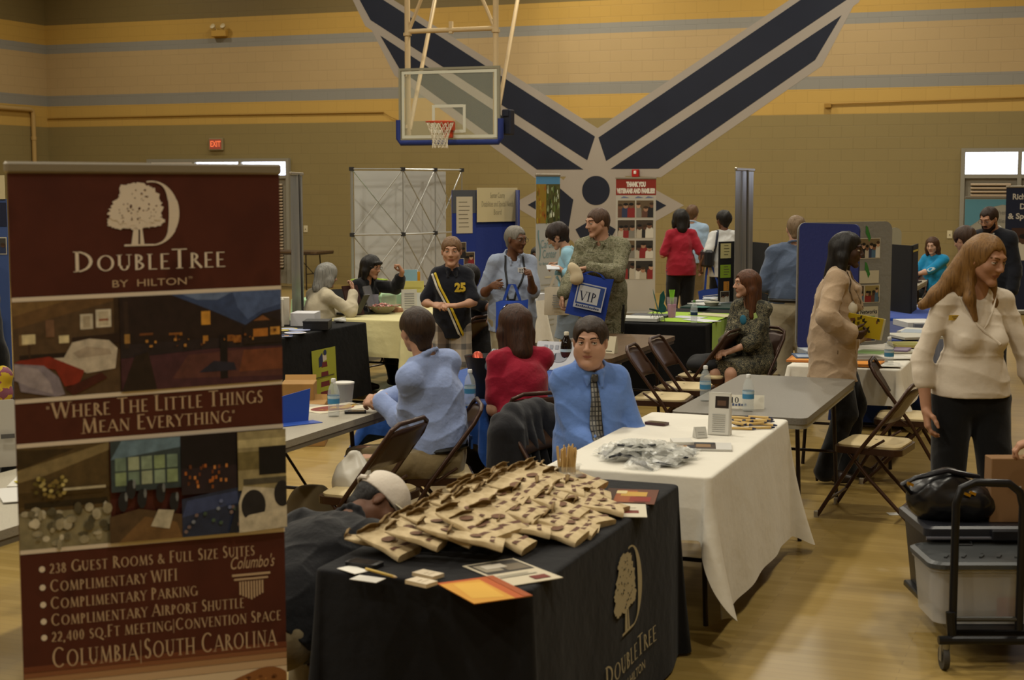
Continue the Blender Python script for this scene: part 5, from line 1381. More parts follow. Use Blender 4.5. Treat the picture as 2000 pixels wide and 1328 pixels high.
# ------------------------------------------------------------------ displays and banners
def camp(X, d, z=0.0): p = RT * X + F0 * d; return V(p[0], p[1], z)
def on_floor(u, d): p = at(u, HORIZON, d=d); return V(p[0], p[1], 0)
def snapshot(mb, F_, x0, y0, w, h, seed, hz=.002, bg=None, n=4, border=True):
    """small printed group photograph."""
    rs = random.Random(seed)
    if border: mb.poly([F_(x0 + a, y0 + b, hz) for a, b in rect(-.006, -.006, w + .006, h + .006)], M('#b5afa0', .6))
    bgc = bg or rs.choice(['#3b3128', '#4a3c2c', '#2a2622', '#5a4a35', '#3d3a36'])
    mb.poly([F_(x0 + a, y0 + b, hz + .0005) for a, b in rect(0, 0, w, h)], M(bgc, .6))
    mb.poly([F_(x0 + a, y0 + b, hz + .0007) for a, b in rect(0, 0, w, h * .3)], M(rs.choice(['#57452f', '#33291f', '#6a5a44', '#25221f']), .6))
    for i in range(n):
        cx = w * (i + .5 + rs.uniform(-.25, .25)) / n; bw = w / n * rs.uniform(1.0, 1.5); hh = h * rs.uniform(.40, .62)
        col = rs.choice(['#7c2424', '#a9a08f', '#2b3550', '#5a3c30', '#77736a', '#1e1d20', '#c2bcae', '#445f77'])
        cl = lambda pl: [(min(max(a, 0), w), min(max(b, 0), h)) for a, b in pl]
        mb.poly([F_(x0 + a, y0 + b, hz + .0010 + i * .0002) for a, b in cl([(cx - bw / 2, 0), (cx + bw / 2, 0), (cx + bw * .48, hh * .85), (cx + bw * .34, hh), (cx - bw * .34, hh), (cx - bw * .48, hh * .85)])], M(col, .6))
        mb.poly([F_(x0 + a, y0 + b, hz + .0022 + i * .0002) for a, b in cl(ellipse(cx, hh + h * .09, min(bw * .34, h * .14), h * .15, 10))], M(rs.choice(['#9a735a', '#6b4936', '#b08a70', '#4a3226']), .6))
        mb.poly([F_(x0 + a, y0 + b, hz + .0036 + i * .0002) for a, b in cl(ellipse(cx, hh + h * .19, min(bw * .37, h * .155), h * .08, 8))], M(rs.choice(['#1c1613', '#3a2a1c', '#0f0e0e']), .6))
def lines(mb, F_, x0, x1, ys, th, mat, hz=.002, seed=1, center=False):
    rs = random.Random(seed)
    for y in ys:
        w = (x1 - x0) * rs.uniform(.7, 1); a = (x0 + x1 - w) / 2 if center else x0
        mb.poly([F_(a, y - th / 2, hz), F_(a + w, y - th / 2, hz), F_(a + w, y + th / 2, hz), F_(a, y + th / 2, hz)], mat)
def words(mb, F_, txt, x, y, size, mat, width=None, hz=.003, bold=0.0, shear=0, align='CENTER', roman=False):
    pl = roman_polys(txt, size, 1.2, align, width=width) if roman else font_polys(txt, size, width, bold, shear, align)
    put_polys(mb, pl, lambda a, b, h: F_(x + a, y + b, hz), mat)
def board(mb, p0, p1, z0, z1, th, mat, round_=0.0):
    """upright panel between two plan points; returns its Flat frame (x along, y up) on the side facing the camera"""
    p0, p1 = np.asarray(p0, float)[:2], np.asarray(p1, float)[:2]; r = unit(V(*(p1 - p0), 0)); L = np.linalg.norm(p1 - p0)
    n = np.cross(r, V(0, 0, 1))
    pts = rect(0, 0, L, z1 - z0) if not round_ else rrect(0, 0, L, z1 - z0, round_)
    o = V(p0[0], p0[1], z0)
    mb.prism(pts, lambda x, y, h: o + r * x + V(0, 0, 1) * y - n * h, th, mat)
    return Flat(o + n * .001, r, V(0, 0, 1)), L

# pop-up frame seen from behind
t = thing('pop_up_backdrop', 'tall silver pop-up backdrop frame with pale grey panels', 'display', tuple(on_floor(790, 20.4)))
o0 = np.array(t.location)
cols = [on_floor(687, 20.0), on_floor(787, 20.25), on_floor(850, 20.8), on_floor(902, 21.4)]
back = unit(V(F0[0], F0[1], 0)) * .30
rowsz = [2.22, 1.36, .50, .04]
for i in range(3):
    mb = MB(); a, b_ = cols[i] + back - o0, cols[i + 1] + back - o0
    if i == 2: b_ = a + (b_ - a) * .35
    mb.poly([a + V(0, 0, .05), b_ + V(0, 0, .05), b_ + V(0, 0, 2.2), a + V(0, 0, 2.2)]); mb.build('panel', M('#b4b4b2', .6, mottle=.08, mscale=1.5), t, solid=.006)
mb = MB(); SIL = M('#a9a9a6', .3, .7); DK = M('#26262a', .5)
for i in range(4):
    for z in rowsz: mb.box(cols[i] - o0 + V(0, 0, z), (.05, .05, .05), DK)
    mb.tube([cols[i] - o0 + V(0, 0, .04), cols[i] - o0 + V(0, 0, 2.22)], .008 if i else .02, SIL, 6)
    if i < 3:
        for k, z in enumerate(rowsz[:2]): mb.tube([cols[i] - o0 + V(0, 0, z), cols[i + 1] - o0 + V(0, 0, z)], .014, SIL, 6)
        for k in range(3):
            mb.tube([cols[i] - o0 + V(0, 0, rowsz[k]), cols[i + 1] - o0 + V(0, 0, rowsz[k + 1]) + back * .4], .008, SIL, 6); mb.tube([cols[i + 1] - o0 + V(0, 0, rowsz[k]), cols[i] - o0 + V(0, 0, rowsz[k + 1]) + back * .4], .008, SIL, 6)
mb.build('lattice', None, t)

# silver backs of two stand-up banners
SILV = ramp_mat('silver_back', 'noise', 3, [(.3, '#77787a'), (.5, '#8d8e8e'), (.7, '#6f7072')], rough=.32, stretch=(6, 6, .4), interp='LINEAR')
SILV.node_tree.nodes['Principled BSDF'].inputs['Metallic'].default_value = .55
def blank(t, F_): pass
def back_banner(u0, d0, u1, d1, zt, label):
    a, b_ = on_floor(u0, d0), on_floor(u1, d1)
    rollup('banner', label, b_, a - b_, np.linalg.norm(a - b_), .06, zt, blank, SILV)
back_banner(567, 14.4, 590, 15.2, 2.11, 'silver back of a stand-up banner beside the grey haired woman')
back_banner(1436, 14.3, 1471, 15.0, 2.15, 'silver back of a tall stand-up banner right of the lime table')

# blue three-panel board of the county board
t = thing('display_board', 'blue folding display board with cream header and pinned photos', 'display board', tuple(at(930, 583, z=.744)))
o0 = np.array(t.location); NB = cloth('#1d2f78', .2, 30); GB = M('#4a4c52', .8)
a, b_, c = at(883, HORIZON, d=16.55), at(930, HORIZON, d=16.72), at(1006, HORIZON, d=17.12)
zz0, zz1 = 0.0, 1.21
for p0, p1, nm in ((a, b_, 'side_panel'), (b_, c, 'centre_panel'), (c, at(1013, HORIZON, d=16.85), 'side_panel')):
    mb = MB(); F_, L = board(mb, p0 - o0, p1 - o0, zz0, zz1, .012, NB); pn = mb.build(nm, None, t)
    if nm == 'side_panel' and p0 is a:
        
        for ya, yb in ((1.21 - .25, 1.21), (0, .30)): mb = MB(); mb.poly([F_(x, y, .001) for x, y in rect(0, ya, L, yb)], GB); mb.build('grey_band', None, t)
        mb = MB(); mb.poly([F_(x, y, .003) for x, y in rect(.05, .74, L - .05, 1.14)], M('#b9ae98', .7)); lines(mb, F_, .08, L - .08, [1.08 - .045 * k for k in range(7)], .008, M('#6b6250', .8), .004); mb.build('notice_sheet', None, t)
        for k, (x, y, w, h) in enumerate(((.03, .47, .14, .17), (.15, .36, .13, .17), (.04, .13, .11, .22), (.17, .03, .11, .23), (.05, -.0, .08, .1))):
            if y > 0: mb = MB(); snapshot(mb, F_, x, y, w, h, 20 + k, n=2); mb.build('photo_print', None, t)
    if nm == 'centre_panel':
        mb = MB(); F2 = Flat(F_.o + F_.n * .02, F_.r, F_.u); mb.prism(rect(-.01, .86, L + .01, 1.235), lambda x, y, h: F2(x, y, h), .006, M('#c1b38c', .7)); mb.build('header_card', None, t)
        for tx, y, w in (('Sumter County', 1.15, .25), ('Disabilities and Special Needs', 1.055, .54), ('Board', .965, .13)): 
            mb = MB(); words(mb, F2, tx, L / 2, y, .085, M('#8d8468', .8), w * .88, .008); mb.build('lettering', None, t)
# centre banner
def centre(t, F_):
    w = .45; mb = MB()
    mb.poly([F_(x, y, .001) for x, y in rect(0, 2.02, w, 2.12)], M('#4d83ad', .6)); rs = random.Random(2)
    mb.poly([F_(x, y, .001) for x, y in rect(0, 1.56, w, 2.02)], M('#4a4a24', .6))
    mb.poly([F_(x, y, .0015) for x, y in rect(0, 1.56, w * .42, 2.02)], M('#8a6f22', .6))
    for _ in range(60):
        x, y = rs.uniform(.02, w - .02), rs.uniform(1.58, 2.0); q = x < w * .42
        mb.poly([F_(x + a, y + b, .002) for a, b in ellipse(0, 0, rs.uniform(.006, .02), rs.uniform(.02, .05), 6)], M(rs.choice(['#a98d2c', '#6b5a1c', '#8f5a20'] if q else ['#2c3318', '#5a6b34', '#93a07a', '#c3c9b4']), .6))
    mb.build('tree_picture', None, t)
    mb = MB(); ink = M('#6d8a8f', .7)
    words(mb, F_, 'The', w * .55, 1.44, .10, ink); words(mb, F_, 'Carolina', w * .56, 1.31, .14, ink, .34); words(mb, F_, 'Center', w * .56, 1.19, .14, ink, .26); words(mb, F_, 'for Behavioral Health', w * .55, 1.08, .05, ink, .38)
    mb.grid([[F_(.05 + .02 * math.sin(i * .6) + s_, 1.12 + i * .04, .003) for s_ in (0, .02)] for i in range(10)], ink)
    mb.build('lettering', None, t)
    mb = MB(); g = M('#9a9688', .7)
    for y in (.92, .62): lines(mb, F_, .14, w - .14, [y], .022, M('#c0b9a0', .7), center=True)
    lines(mb, F_, .06, w - .06, [.83, .77, .71, .53, .47, .41, .35], .014, g, seed=3, center=True); mb.build('text_lines', None, t)
p = on_floor(1047, 17.9); r_ = RT * math.cos(.87) + F0 * math.sin(.87)
rollup('banner', 'narrow white banner with tree picture and Carolina Center wording', p, r_, .45, .08, 2.12, centre, M('#a9aaa8', .6))
# veterans banner
def vets(t, F_):
    w = .62; mb = MB(); mb.poly([F_(x, y, .001) for x, y in rect(0, 1.86, w, 2.10)], M('#7d2418', .6)); mb.build('red_header', None, t)
    mb = MB(); wt = M('#cfc9bd', .6)
    words(mb, F_, 'THANK YOU', w / 2, 2.02, .095, wt, .30, bold=.008); words(mb, F_, 'VETERANS AND FAMILIES!', w / 2, 1.92, .095, wt, .59, bold=.007); mb.build('lettering', None, t)
    k = 0
    for row, (y, h) in enumerate(((1.52, .26), (1.21, .27), (.90, .27), (.58, .28))):
        for q in range(2 if row % 2 else 2):
            mb = MB(); snapshot(mb, F_, .03 + q * .285, y, .265, h, 40 + k, n=3); mb.build('photo_print', None, t); k += 1
    mb = MB()
    for x in (.12, .34, .5): mb.poly([F_(x, 1.845, .002), F_(x + .09, 1.82, .002), F_(x - .05, 1.815, .002)], M('#5f6b8a', .6))
    mb.build('star_print', None, t)
p = on_floor(1203, 23.2)
rollup('banner', 'white veterans thank you banner with red header and photo collage', p, RT * .95 + F0 * .1, .62, .08, 2.11, vets, M('#a9a49a', .6))

# black folding board with coloured cards on the green table
t = thing('display_board', 'black folding board with cream, lime and orange cards on green table', 'display board', tuple(at(1440, 592, z=.745)))
o0 = np.array(t.location); BK = M('#151416', .7)
a, b_, c, d_ = at(1406, HORIZON, d=16.3), at(1442, HORIZON, d=16.45), at(1474, HORIZON, d=16.2), at(1502, HORIZON, d=15.85)
for i, (p0, p1) in enumerate(((a, b_), (b_, c), (c, d_))):
    mb = MB(); F_, L = board(mb, p0 - o0, p1 - o0, 0, .66, .01, BK); mb.build('board_panel', None, t)
    if i == 0:
        for cx, y, w, h, col in ((.02, .48, .15, .16, '#b3aa78'), (.02, .27, .15, .14, '#7f9a2a'), (.07, .13, .08, .10, '#b0752a')):
            mb = MB(); mb.poly([F_(x, yy, .002) for x, yy in rect(cx, y, cx + w, y + h)], M(col, .7)); lines(mb, F_, cx + .05, cx + w - .02, [y + h * q for q in (.25, .45, .65, .85)], .008, M('#5a5638', .8), .003); mb.build('card', None, t)
        mb = MB(); snapshot(mb, F_, .03, -.0 + .01, .12, .11, 70, n=2); mb.build('photo_print', None, t)
# blue and grey three-panel board on the right
t = thing('display_board', 'tall rounded blue and grey folding display on white cloth table', 'display board', tuple(at(1640, 690, z=.745)))
o0 = np.array(t.location)
h0, f1, g1 = at(1563, HORIZON, d=11.62), at(1680, HORIZON, d=11.12), at(1745, HORIZON, d=12.1)
mb = MB(); F_, L = board(mb, h0 - o0, f1 - o0, 0, .975, .014, cloth('#171f56', .2, 40), .05); bp_ = mb.build('blue_panel', None, t)
mb = MB(); F2, L2 = board(mb, h0 + F0 * .05 - o0, g1 - o0, 0, .975, .014, cloth('#77756f', .25, 40), .07); mb.build('grey_panel', None, t)
x0 = L2 * .60
mb = MB(); snapshot(mb, F2, x0 + .03, .69, .215, .15, 81, n=6, bg='#6a5a40'); mb.build('photo_print', None, t)
mb = MB(); snapshot(mb, F2, x0 + .01, .34, .085, .13, 82, n=2); mb.build('photo_print', None, t)
mb = MB(); snapshot(mb, F2, x0 + .105, .34, .145, .13, 83, n=4, bg='#8a7a4a'); mb.build('photo_print', None, t)
mb = MB(); snapshot(mb, F2, x0 + .03, .03, .19, .15, 84, n=4, bg='#3b3a44'); mb.build('photo_print', None, t)
for y, h in ((.49, .10), (.205, .10)):
    mb = MB(); mb.poly([F2(x, yy, .002) for x, yy in rect(x0 - .1, y, x0 + .245, y + h)], M('#b3ab94', .7)); mb.build('caption_card', None, t)
mb = MB(); words(mb, F2, 'Support Networks', x0 + .075, .262, .048, M('#22252b', .8), .32, .003, bold=.001); mb.poly([F2(x, y, .003) for x, y in rect(x0 + .06, .222, x0 + .215, .228)], M('#5c8a3c', .7)); mb.build('lettering', None, t)
for y in (.885, .60):
    mb = MB(); mb.poly([F2(x0 + .12 + a, y + b, .003) for a, b in ((-.02, .06), (.0, .05), (.02, -.0), (.035, -.04), (.015, -.07), (.0, -.03), (-.02, .0))], M('#2f6b2c', .7)); mb.build('green_cutout', None, t)
# black folding board further right on the blue cloth
t = thing('display_board', 'plain black folding display board on blue cloth at right', 'display board', tuple(at(1768, 612, z=.745)))
o0 = np.array(t.location)
for p0, p1 in ((at(1745, HORIZON, d=15.3), at(1785, HORIZON, d=14.95)), (at(1785, HORIZON, d=14.95), at(1797, HORIZON, d=15.5))):
    mb = MB(); F_, L = board(mb, p0 - o0, p1 - o0, 0, .67, .012, BK); mb.build('board_panel', None, t)
mb = MB(); mb.poly([F_(x, y, .002) for x, y in rect(.02, .60, L - .05, .62)], M('#b9a53a', .7)); mb.build('yellow_strip', None, t)
t = thing('display_board', 'small pale rounded board behind the grey display panel', 'display board', tuple(at(1752, 575, d=17.6) * V(1, 1, 0)))
o0 = np.array(t.location); mb = MB(); p0 = at(1738, HORIZON, d=17.6); F_, L = board(mb, p0 - o0, p0 + RT * .15 - o0, .0, 1.52, .01, M('#8f8a74', .7), .07); mb.build('board_panel', None, t)
# banners at the far right
def wave_b(t, F_):
    w = .74; mb = MB(); mb.poly([F_(x, y, .001) for x, y in [(0, 1.78), (0, 1.36), (.10, 1.34), (.22, 1.42), (.34, 1.56), (.48, 1.66), (.62, 1.69), (w, 1.67), (w, 1.78)]], M('#5d93a5', .6)); mb.build('blue_wave', None, t)
    for tx, y in (('...when', 1.56), ('families', 1.42), ('connected', 1.27)): mb = MB(); words(mb, F_, tx, .70, y, .10, M('#77736c', .7), None, .003, align='RIGHT'); mb.build('lettering', None, t)
    mb = MB(); mb.tube([F_(.35, 1.5, .004), F_(.40, 1.1, .004)], .01); mb.build('line_print', M('#2a2c33', .7), t)
rollup('banner', 'white banner with blue wave behind the bearded man', on_floor(1886, 25.2), RT, .74, .08, 1.80, wave_b, M('#a7a293', .6))
def richland(t, F_):
    w = .95; mb = MB(); wt = M('#b5b0a6', .6)
    for tx, y, wd_ in (('Richland County', 1.83, .76), ('Disabilities', 1.68, .52), ('& Special Needs', 1.53, .88)): mb = MB(); words(mb, F_, tx, w / 2, y, .12, wt, wd_, .003, bold=.004); mb.build('lettering', None, t)
    mb = MB(); snapshot(mb, F_, .10, .85, .7, .50, 91, n=2, bg='#3a241c', border=False); mb.build('family_photo', None, t)
rollup('banner', 'navy banner with white county lettering at the right edge', on_floor(1966, 23.6), RT, .95, .08, 1.98, richland, M('#141c33', .6))
# sliver of a display at the left edge, beyond the maroon banner
t = thing('display_board', 'blue folding display with white card at left picture edge', 'display board', tuple(camp(-3.1, 9.0, .742)))
o0 = np.array(t.location); mb = MB(); F_, L = board(mb, camp(-3.35, 9.0) - o0, camp(-2.985, 9.0) - o0, 0, 1.18, .012, M('#3b4f80', .8)); mb.build('board_panel', None, t)
mb = MB(); mb.prism(rect(.1, 1.18, L - .005, 1.32), lambda x, y, h: F_(x, y, h), .008, M('#bdb08c', .7)); mb.poly([F_(L - .06 + a, 1.24 + b, .01) for a, b in ellipse(0, 0, .025, .025)], M('#8f8568', .7)); mb.build('header_card', None, t)
mb = MB(); mb.poly([F_(x, y, .002) for x, y in rect(.0, 1.02, L, 1.16)], M('#1a2038', .8)); mb.build('dark_band', None, t)
mb = MB(); snapshot(mb, F_, L - .14, .86, .13, .09, 95, n=3); mb.build('photo_print', None, t)
ct = folding_table(-.38, .38, -.9, .9, 'folding table under dark cloth at left picture edge', WOODT, EDGE); q = camp(-3.3, 9.0); ct.location = (q[0], q[1], 0)
q2 = tablecloth(-.38, .38, -.9, .9, 'dark cloth on table at left picture edge', BLK, (.66,) * 4, amp=.01, flare=.03, corner=.05, point=0, seed=21); q2.location = (q[0], q[1], 0)
# ------------------------------------------------------------------ people
def rel(loc, rz, p):
    return rotz(-rz) @ (np.asarray(p, float) - V(loc[0], loc[1], 0))
def xy(u, d): p = at(u, HORIZON, d=d); return (float(p[0]), float(p[1]))
def strip(P, src, pts, wid, name, mat, n=None, lift=.005, width_dir=None, thick=.003):
    """cloth strip laid over the front (or given side) of a garment: pts = (x, z) in the chest frame, measured from the neck."""
    tree = bvh(src); F = P['Fc']; n = F[:, 1] if n is None else n
    o = P['nek']; rows = []
    fine = []
    for i in range(len(pts) - 1):
        for k in range(6): f_ = k / 6; fine.append(tuple(np.array(pts[i]) * (1 - f_) + np.array(pts[i + 1]) * f_))
    fine.append(pts[-1]); wl = wid if isinstance(wid, (list, tuple)) else [wid] * len(pts)
    wf = np.interp(np.linspace(0, len(pts) - 1, len(fine)), range(len(pts)), wl)
    for i, p in enumerate(fine):
        a, b = fine[max(i - 1, 0)], fine[min(i + 1, len(fine) - 1)]; t = unit(V(b[0] - a[0], b[1] - a[1], 0)); s_ = (-t[1], t[0])
        rows.append(on_surface(tree, o, F[:, 0], F[:, 2], n, [(p[0] + s_[0] * wf[i] * q, p[1] + s_[1] * wf[i] * q) for q in (-.5, 0, .5)], lift, .6))
    mb = MB(); mb.grid(rows); return mb.build(name, mat, P['root'], smooth=True, solid=thick)
def patch(P, src, polys, name, mat, lift=.006, n=None, frame_=None, o=None):
    tree = bvh(src); F = P['Fc'] if frame_ is None else frame_; n = F[:, 1] if n is None else n; o = P['nek'] if o is None else o
    mb = MB()
    for pl in polys:
        pts = on_surface(tree, o, F[:, 0], F[:, 2], n, pl, lift, .5); mb.poly(pts)
    return mb.build(name, mat, P['root'])

DARKH, BRNH, BLKH = ('#1d1512', '#2b1f19'), ('#2a1a10', '#4a3120'), ('#0e0c0c', '#1b1715')
SH_BLUE = cloth('#8494bd', .5, 11); KHAKI = cloth('#746548', .5, 9); BLACKT = cloth('#0f0f11', .4, 9)
# 1 man in pale blue shirt, seen from behind
lc, rz = (-3.35, 7.50), camdir(-1, -.22)
P = person('man in pale blue shirt and khakis seated with his back turned', lc, rz, 1.80, 'm', 'light', dict(style='short', col=('#1d130e', '#33241a'), vol=.014, nape=.02, front=.06),
    dict(mat=SH_BLUE, neckline='collar', sleeve=2, hem=.075, g=.019, wr=.007, wf=30, closed=True), dict(mat=KHAKI, belt='#141210', waist=.10, g=.018, wr=.007), '#1c1512',
    dict(pz=.50, hy=-.05, lean=12, twist=-48, head_yaw=-22, head_pitch=-2, shw=.93, R_hand=rel(lc, rz, (-3.71, 7.64, .80)), L_hand=rel(lc, rz, (-3.68, 7.54, .81)), R_pole=V(1, -.4, -.4), L_pole=V(-1, -.6, -.5),
         R_hd=(V(-.5, .6, .1), V(-.6, -.3, -.4), 45), L_hd=(V(.55, .6, .0), V(.4, -.3, -.6), 45), R_foot=V(.20, .42, .085), L_foot=V(-.16, .40, .085), L_knee=V(-.15, 1, .2)), .0055, 1.08)
mb = MB(); q = P['hip'] + P['Fp'][:, 2] * .13 - P['Fp'][:, 0] * .10 - P['Fp'][:, 1] * .165
mb.box(q, (.045, .012, .028)); mb.box(q - V(0, 0, .03), (.06, .012, .05)); mb.build('belt_clip', M('#2a4f94', .4), P['root'])
# 2 woman in red
lc, rz = (-3.10, 8.22), heading(-.72, .7)
P = person('seated woman in red short sleeved top with sunglasses on her brown hair', lc, rz, 1.66, 'f', 'light', dict(style='long', col=('#20120c', '#3a2114'), len=.165, len_side=.15, vol=.016, bulk=1.06, back=.0, rough=.003),
    dict(mat=cloth('#86142a', .55, 10), sleeve=.75, hem=-.02, g=.014, wr=.006, name='red_top'), dict(mat=BLACKT, g=.02), '#15110f',
    dict(pz=.53, hy=-.04, lean=12, head_pitch=4, twist=-4, L_hand=V(-.10, .22, .70), R_hand=rel(lc, rz, (-3.35, 8.75, .79)), L_pole=V(-.45, -1, -.9), R_foot=V(.13, .40, .085), L_foot=V(-.13, .38, .085)), .006, 1.22)
mb = MB(); h = P['h']
mb.tube([h(-.088, .02, .03), h(-.075, .025, .085), h(-.03, .03, .125), h(.03, .03, .125), h(.075, .025, .085), h(.088, .02, .03)], .006, None, 8); mb.build('sunglasses', M('#1a1412', .2), P['root'], smooth=True)
mb = MB(); q = P['hip'] + P['Fp'][:, 2] * .05 - P['Fp'][:, 0] * .17 - P['Fp'][:, 1] * .08; mb.box(q, (.006, .035, .055), None, rotz(.4)); mb.build('badge', M('#a9a9a9', .4), P['root'])
# 3 man in blue shirt and tie
lc, rz = (-2.44, 7.50), heading(.50, -.87)
TIE = None
def tie_mat():
    m, n, l, b = base_mat('checked_tie'); tc = n.new('ShaderNodeTexCoord'); mp = n.new('ShaderNodeMapping'); mp.inputs['Rotation'].default_value = (0, 0, 0); l.new(tc.outputs['Object'], mp.inputs['Vector'])
    bk = n.new('ShaderNodeTexBrick'); bk.offset = 0; bk.inputs['Scale'].default_value = 1; bk.inputs['Brick Width'].default_value = .017; bk.inputs['Row Height'].default_value = .024; bk.inputs['Mortar Size'].default_value = .003
    bk.inputs['Color1'].default_value = rgb('#7d7a72'); bk.inputs['Color2'].default_value = rgb('#4d4a44'); bk.inputs['Mortar'].default_value = rgb('#131316')
    sp = n.new('ShaderNodeSeparateXYZ'); cb = n.new('ShaderNodeCombineXYZ'); l.new(mp.outputs[0], sp.inputs[0]); l.new(sp.outputs['X'], cb.inputs[0]); l.new(sp.outputs['Z'], cb.inputs[1]); l.new(cb.outputs[0], bk.inputs['Vector'])
    l.new(bk.outputs['Color'], b.inputs['Base Color']); b.inputs['Roughness'].default_value = .5; return m
P = person('man in blue dress shirt and checked tie, seated behind the white table', lc, rz, 1.79, 'm', 'light', dict(style='short', col=('#1a120d', '#302218'), vol=.013, front=.076),
    dict(mat=cloth('#5a78b4', .5, 11), neckline='collar', sleeve=2, hem=.06, g=.018, wr=.007, wf=30, closed=True), dict(mat=BLACKT, belt='#141210', waist=.09), '#15110f',
    dict(pz=.475, hy=-.06, lean=3, twist=3, head_yaw=-24, head_pitch=2, gaze=-.35, neckf=.3, neck=.05, hs=1.07, R_hand=V(-.06, .27, .62), L_hand=V(-.20, .24, .62), R_pole=V(.55, -.5, -.8), L_pole=V(-.5, -.4, -.9),
         R_hd=(V(-.8, .5, -.2), V(0, .1, -1), 30), L_hd=(V(.6, .7, -.1), V(0, 0, -1), 30), R_foot=V(.18, .42, .085), L_foot=V(-.18, .42, .085), smile=.3, face_w=.003, shw=.84), .0048, 1.04, .05)
strip(P, P['top'], [(0, .0), (.002, -.05), (.004, -.20), (.010, -.31), (.016, -.35)], [.034, .036, .062, .078, .03], 'necktie', tie_mat(), lift=.009)
mb = MB(); k = P['nek'] + P['Fc'][:, 1] * .092 - P['Fc'][:, 2] * .022; mb.sphere(k, (.021, .014, .021), None, 10, 7); mb.build('tie_knot', M('#3b3833', .5), P['root'], smooth=True)
# 4 bending man in white cap
lc, rz = (-2.72, 4.66), camdir(.56, .83)
P = person('man in black shirt and white cap bending down beside the black cloth table', lc, rz, 1.76, 'm', 'brown', dict(style='short', col=BLKH, vol=.006),
    dict(mat=cloth('#111114', .5, 10), sleeve=1.4, hem=-.02, g=.022, wr=.007, neckline='collar', closed=True), dict(mat=cloth('#807357', .5, 9), belt=None, g=.02), '#15110f',
    dict(pz=.41, hy=-.04, lean=67, pt=.7, neckf=.62, head_pitch=20, head_yaw=-52, R_hand=V(.16, .62, .30), L_hand=V(-.10, .72, .32), R_foot=V(.16, .36, .085), L_foot=V(-.16, .36, .085)), .006, 1.12)
CAPM = M('#c9bfb2', .8, bump=.2, bscale=90); hh = P['h']; Rh = P['Rh']
T = SDF(.005); T.el(hh(0, -.014, .034), (.092, .112, .100), Rh, .01); T.cut(-Rh[:, 2], hh(0, 0, .014)); T.el(hh(0, -.115, .045), (.042, .06, .032), Rh, .008, op='s'); T.noise = [(.0015, 60, (1, 1, 1), 2)]
cap = T.mesh('cap', CAPM, P['root'])
mb = MB(); mb.tube([hh(-.06, -.098, .028), hh(-.03, -.122, .024), hh(0, -.128, .023), hh(.03, -.122, .024), hh(.06, -.098, .028)], .010, None, 8); mb.build('cap_strap', CAPM, P['root'], smooth=True)
mb = MB(); rows = []
for i in range(6):
    r_ = .085 + .078 * i / 5; rows.append([hh(r_ * math.sin(a) * (1.0 if i < 5 else .96), .004 + r_ * math.cos(a) * 1.08, .040 - .018 * (i / 5) - .024 * math.sin(a) ** 2) for a in np.linspace(-1.05, 1.05, 13)])
mb.grid(rows); mb.build('visor', M('#a89f86', .8), P['root'], smooth=True, solid=.004)
# 5 woman in white top
lc = (-.56, 7.82); rz = toward_cam(lc, 18)
P = person('standing woman with long blond-brown hair, white wrap top and gold name badge', lc, rz, 1.77, 'f', 'tan', dict(style='long', col=('#5c4122', '#7b592f'), len=.28, len_side=.22, vol=.012, bulk=.98, front=.090, part=.010, sf=.0, side_y=-.035, rough=.003,
        tails=[([(.055, -.06, .02), (.10, -.085, -.12), (.155, -.11, -.215), (.215, -.13, -.27)], [.048, .050, .042, .024]), ([(-.072, -.015, -.08), (-.078, .03, -.20), (-.05, .07, -.30)], [.030, .030, .014]), ([(.075, -.02, -.08), (.085, .03, -.19), (.06, .075, -.28)], [.028, .028, .014])]),
    dict(mat=cloth('#cfc3b2', .35, 8, rough=.7), neckline='v', vdepth=.14, vw=.05, sleeve=1.45, hem=.03, g=.007, wr=.0055, wf=34, wst=(.35, .5, 2.4), name='white_wrap_top'), dict(mat=cloth('#0d0d0e', .3, 9), g=.006, flare=.012, waist=.06), '#121010',
    dict(lean=3, twist=6, head_yaw=24, head_pitch=12, head_roll=-3, R_hand=V(.24, .07, .90), L_hand=V(-.32, .05, .90), R_pole=V(1, -.7, 0), L_pole=V(-1, -.6, 0), mouth_open=True, gaze=.2, gazez=-.25, R_foot=V(.13, .0, .085), L_foot=V(-.13, .02, .085)), .0048, 1.13)
F = P['Fc']; tr = bvh(P['top'])
mb = MB(); c_ = on_surface(tr, P['nek'], F[:, 0], F[:, 2], F[:, 1], [(.122, -.125)], .008, .4)[0]; mb.box(c_, (.064, .006, .026), None, F); nb_ = mb.build('name_badge', M('#c7a646', .35, .15), P['root'])
mb = MB()
for k in range(2): mb.box(c_ + F[:, 1] * .0035 + F[:, 2] * (.004 - .009 * k), (.034 - .01 * k, .001, .003), None, F)
mb.build('badge_text', M('#4a3a1c', .5), nb_)
def fold(P, pts, r, name='drape_fold', mat=None):
    tr = bvh(P['top']); F = P['Fc']; q = on_surface(tr, P['nek'], F[:, 0], F[:, 2], F[:, 1], pts, r * .1, .4); mb = MB(); mb.tube(q, [r * .3] + [r] * (len(q) - 2) + [r * .3], None, 8); mb.build(name, mat, P['root'], smooth=True)
WT = P['top'].data.materials[0]
fold(P, [(.10, -.02), (.07, -.09), (.03, -.155), (-.02, -.20), (-.07, -.245), (-.13, -.28)], .007, mat=WT); fold(P, [(-.09, -.02), (-.06, -.09), (-.02, -.15), (.0, -.175)], .006, mat=WT)
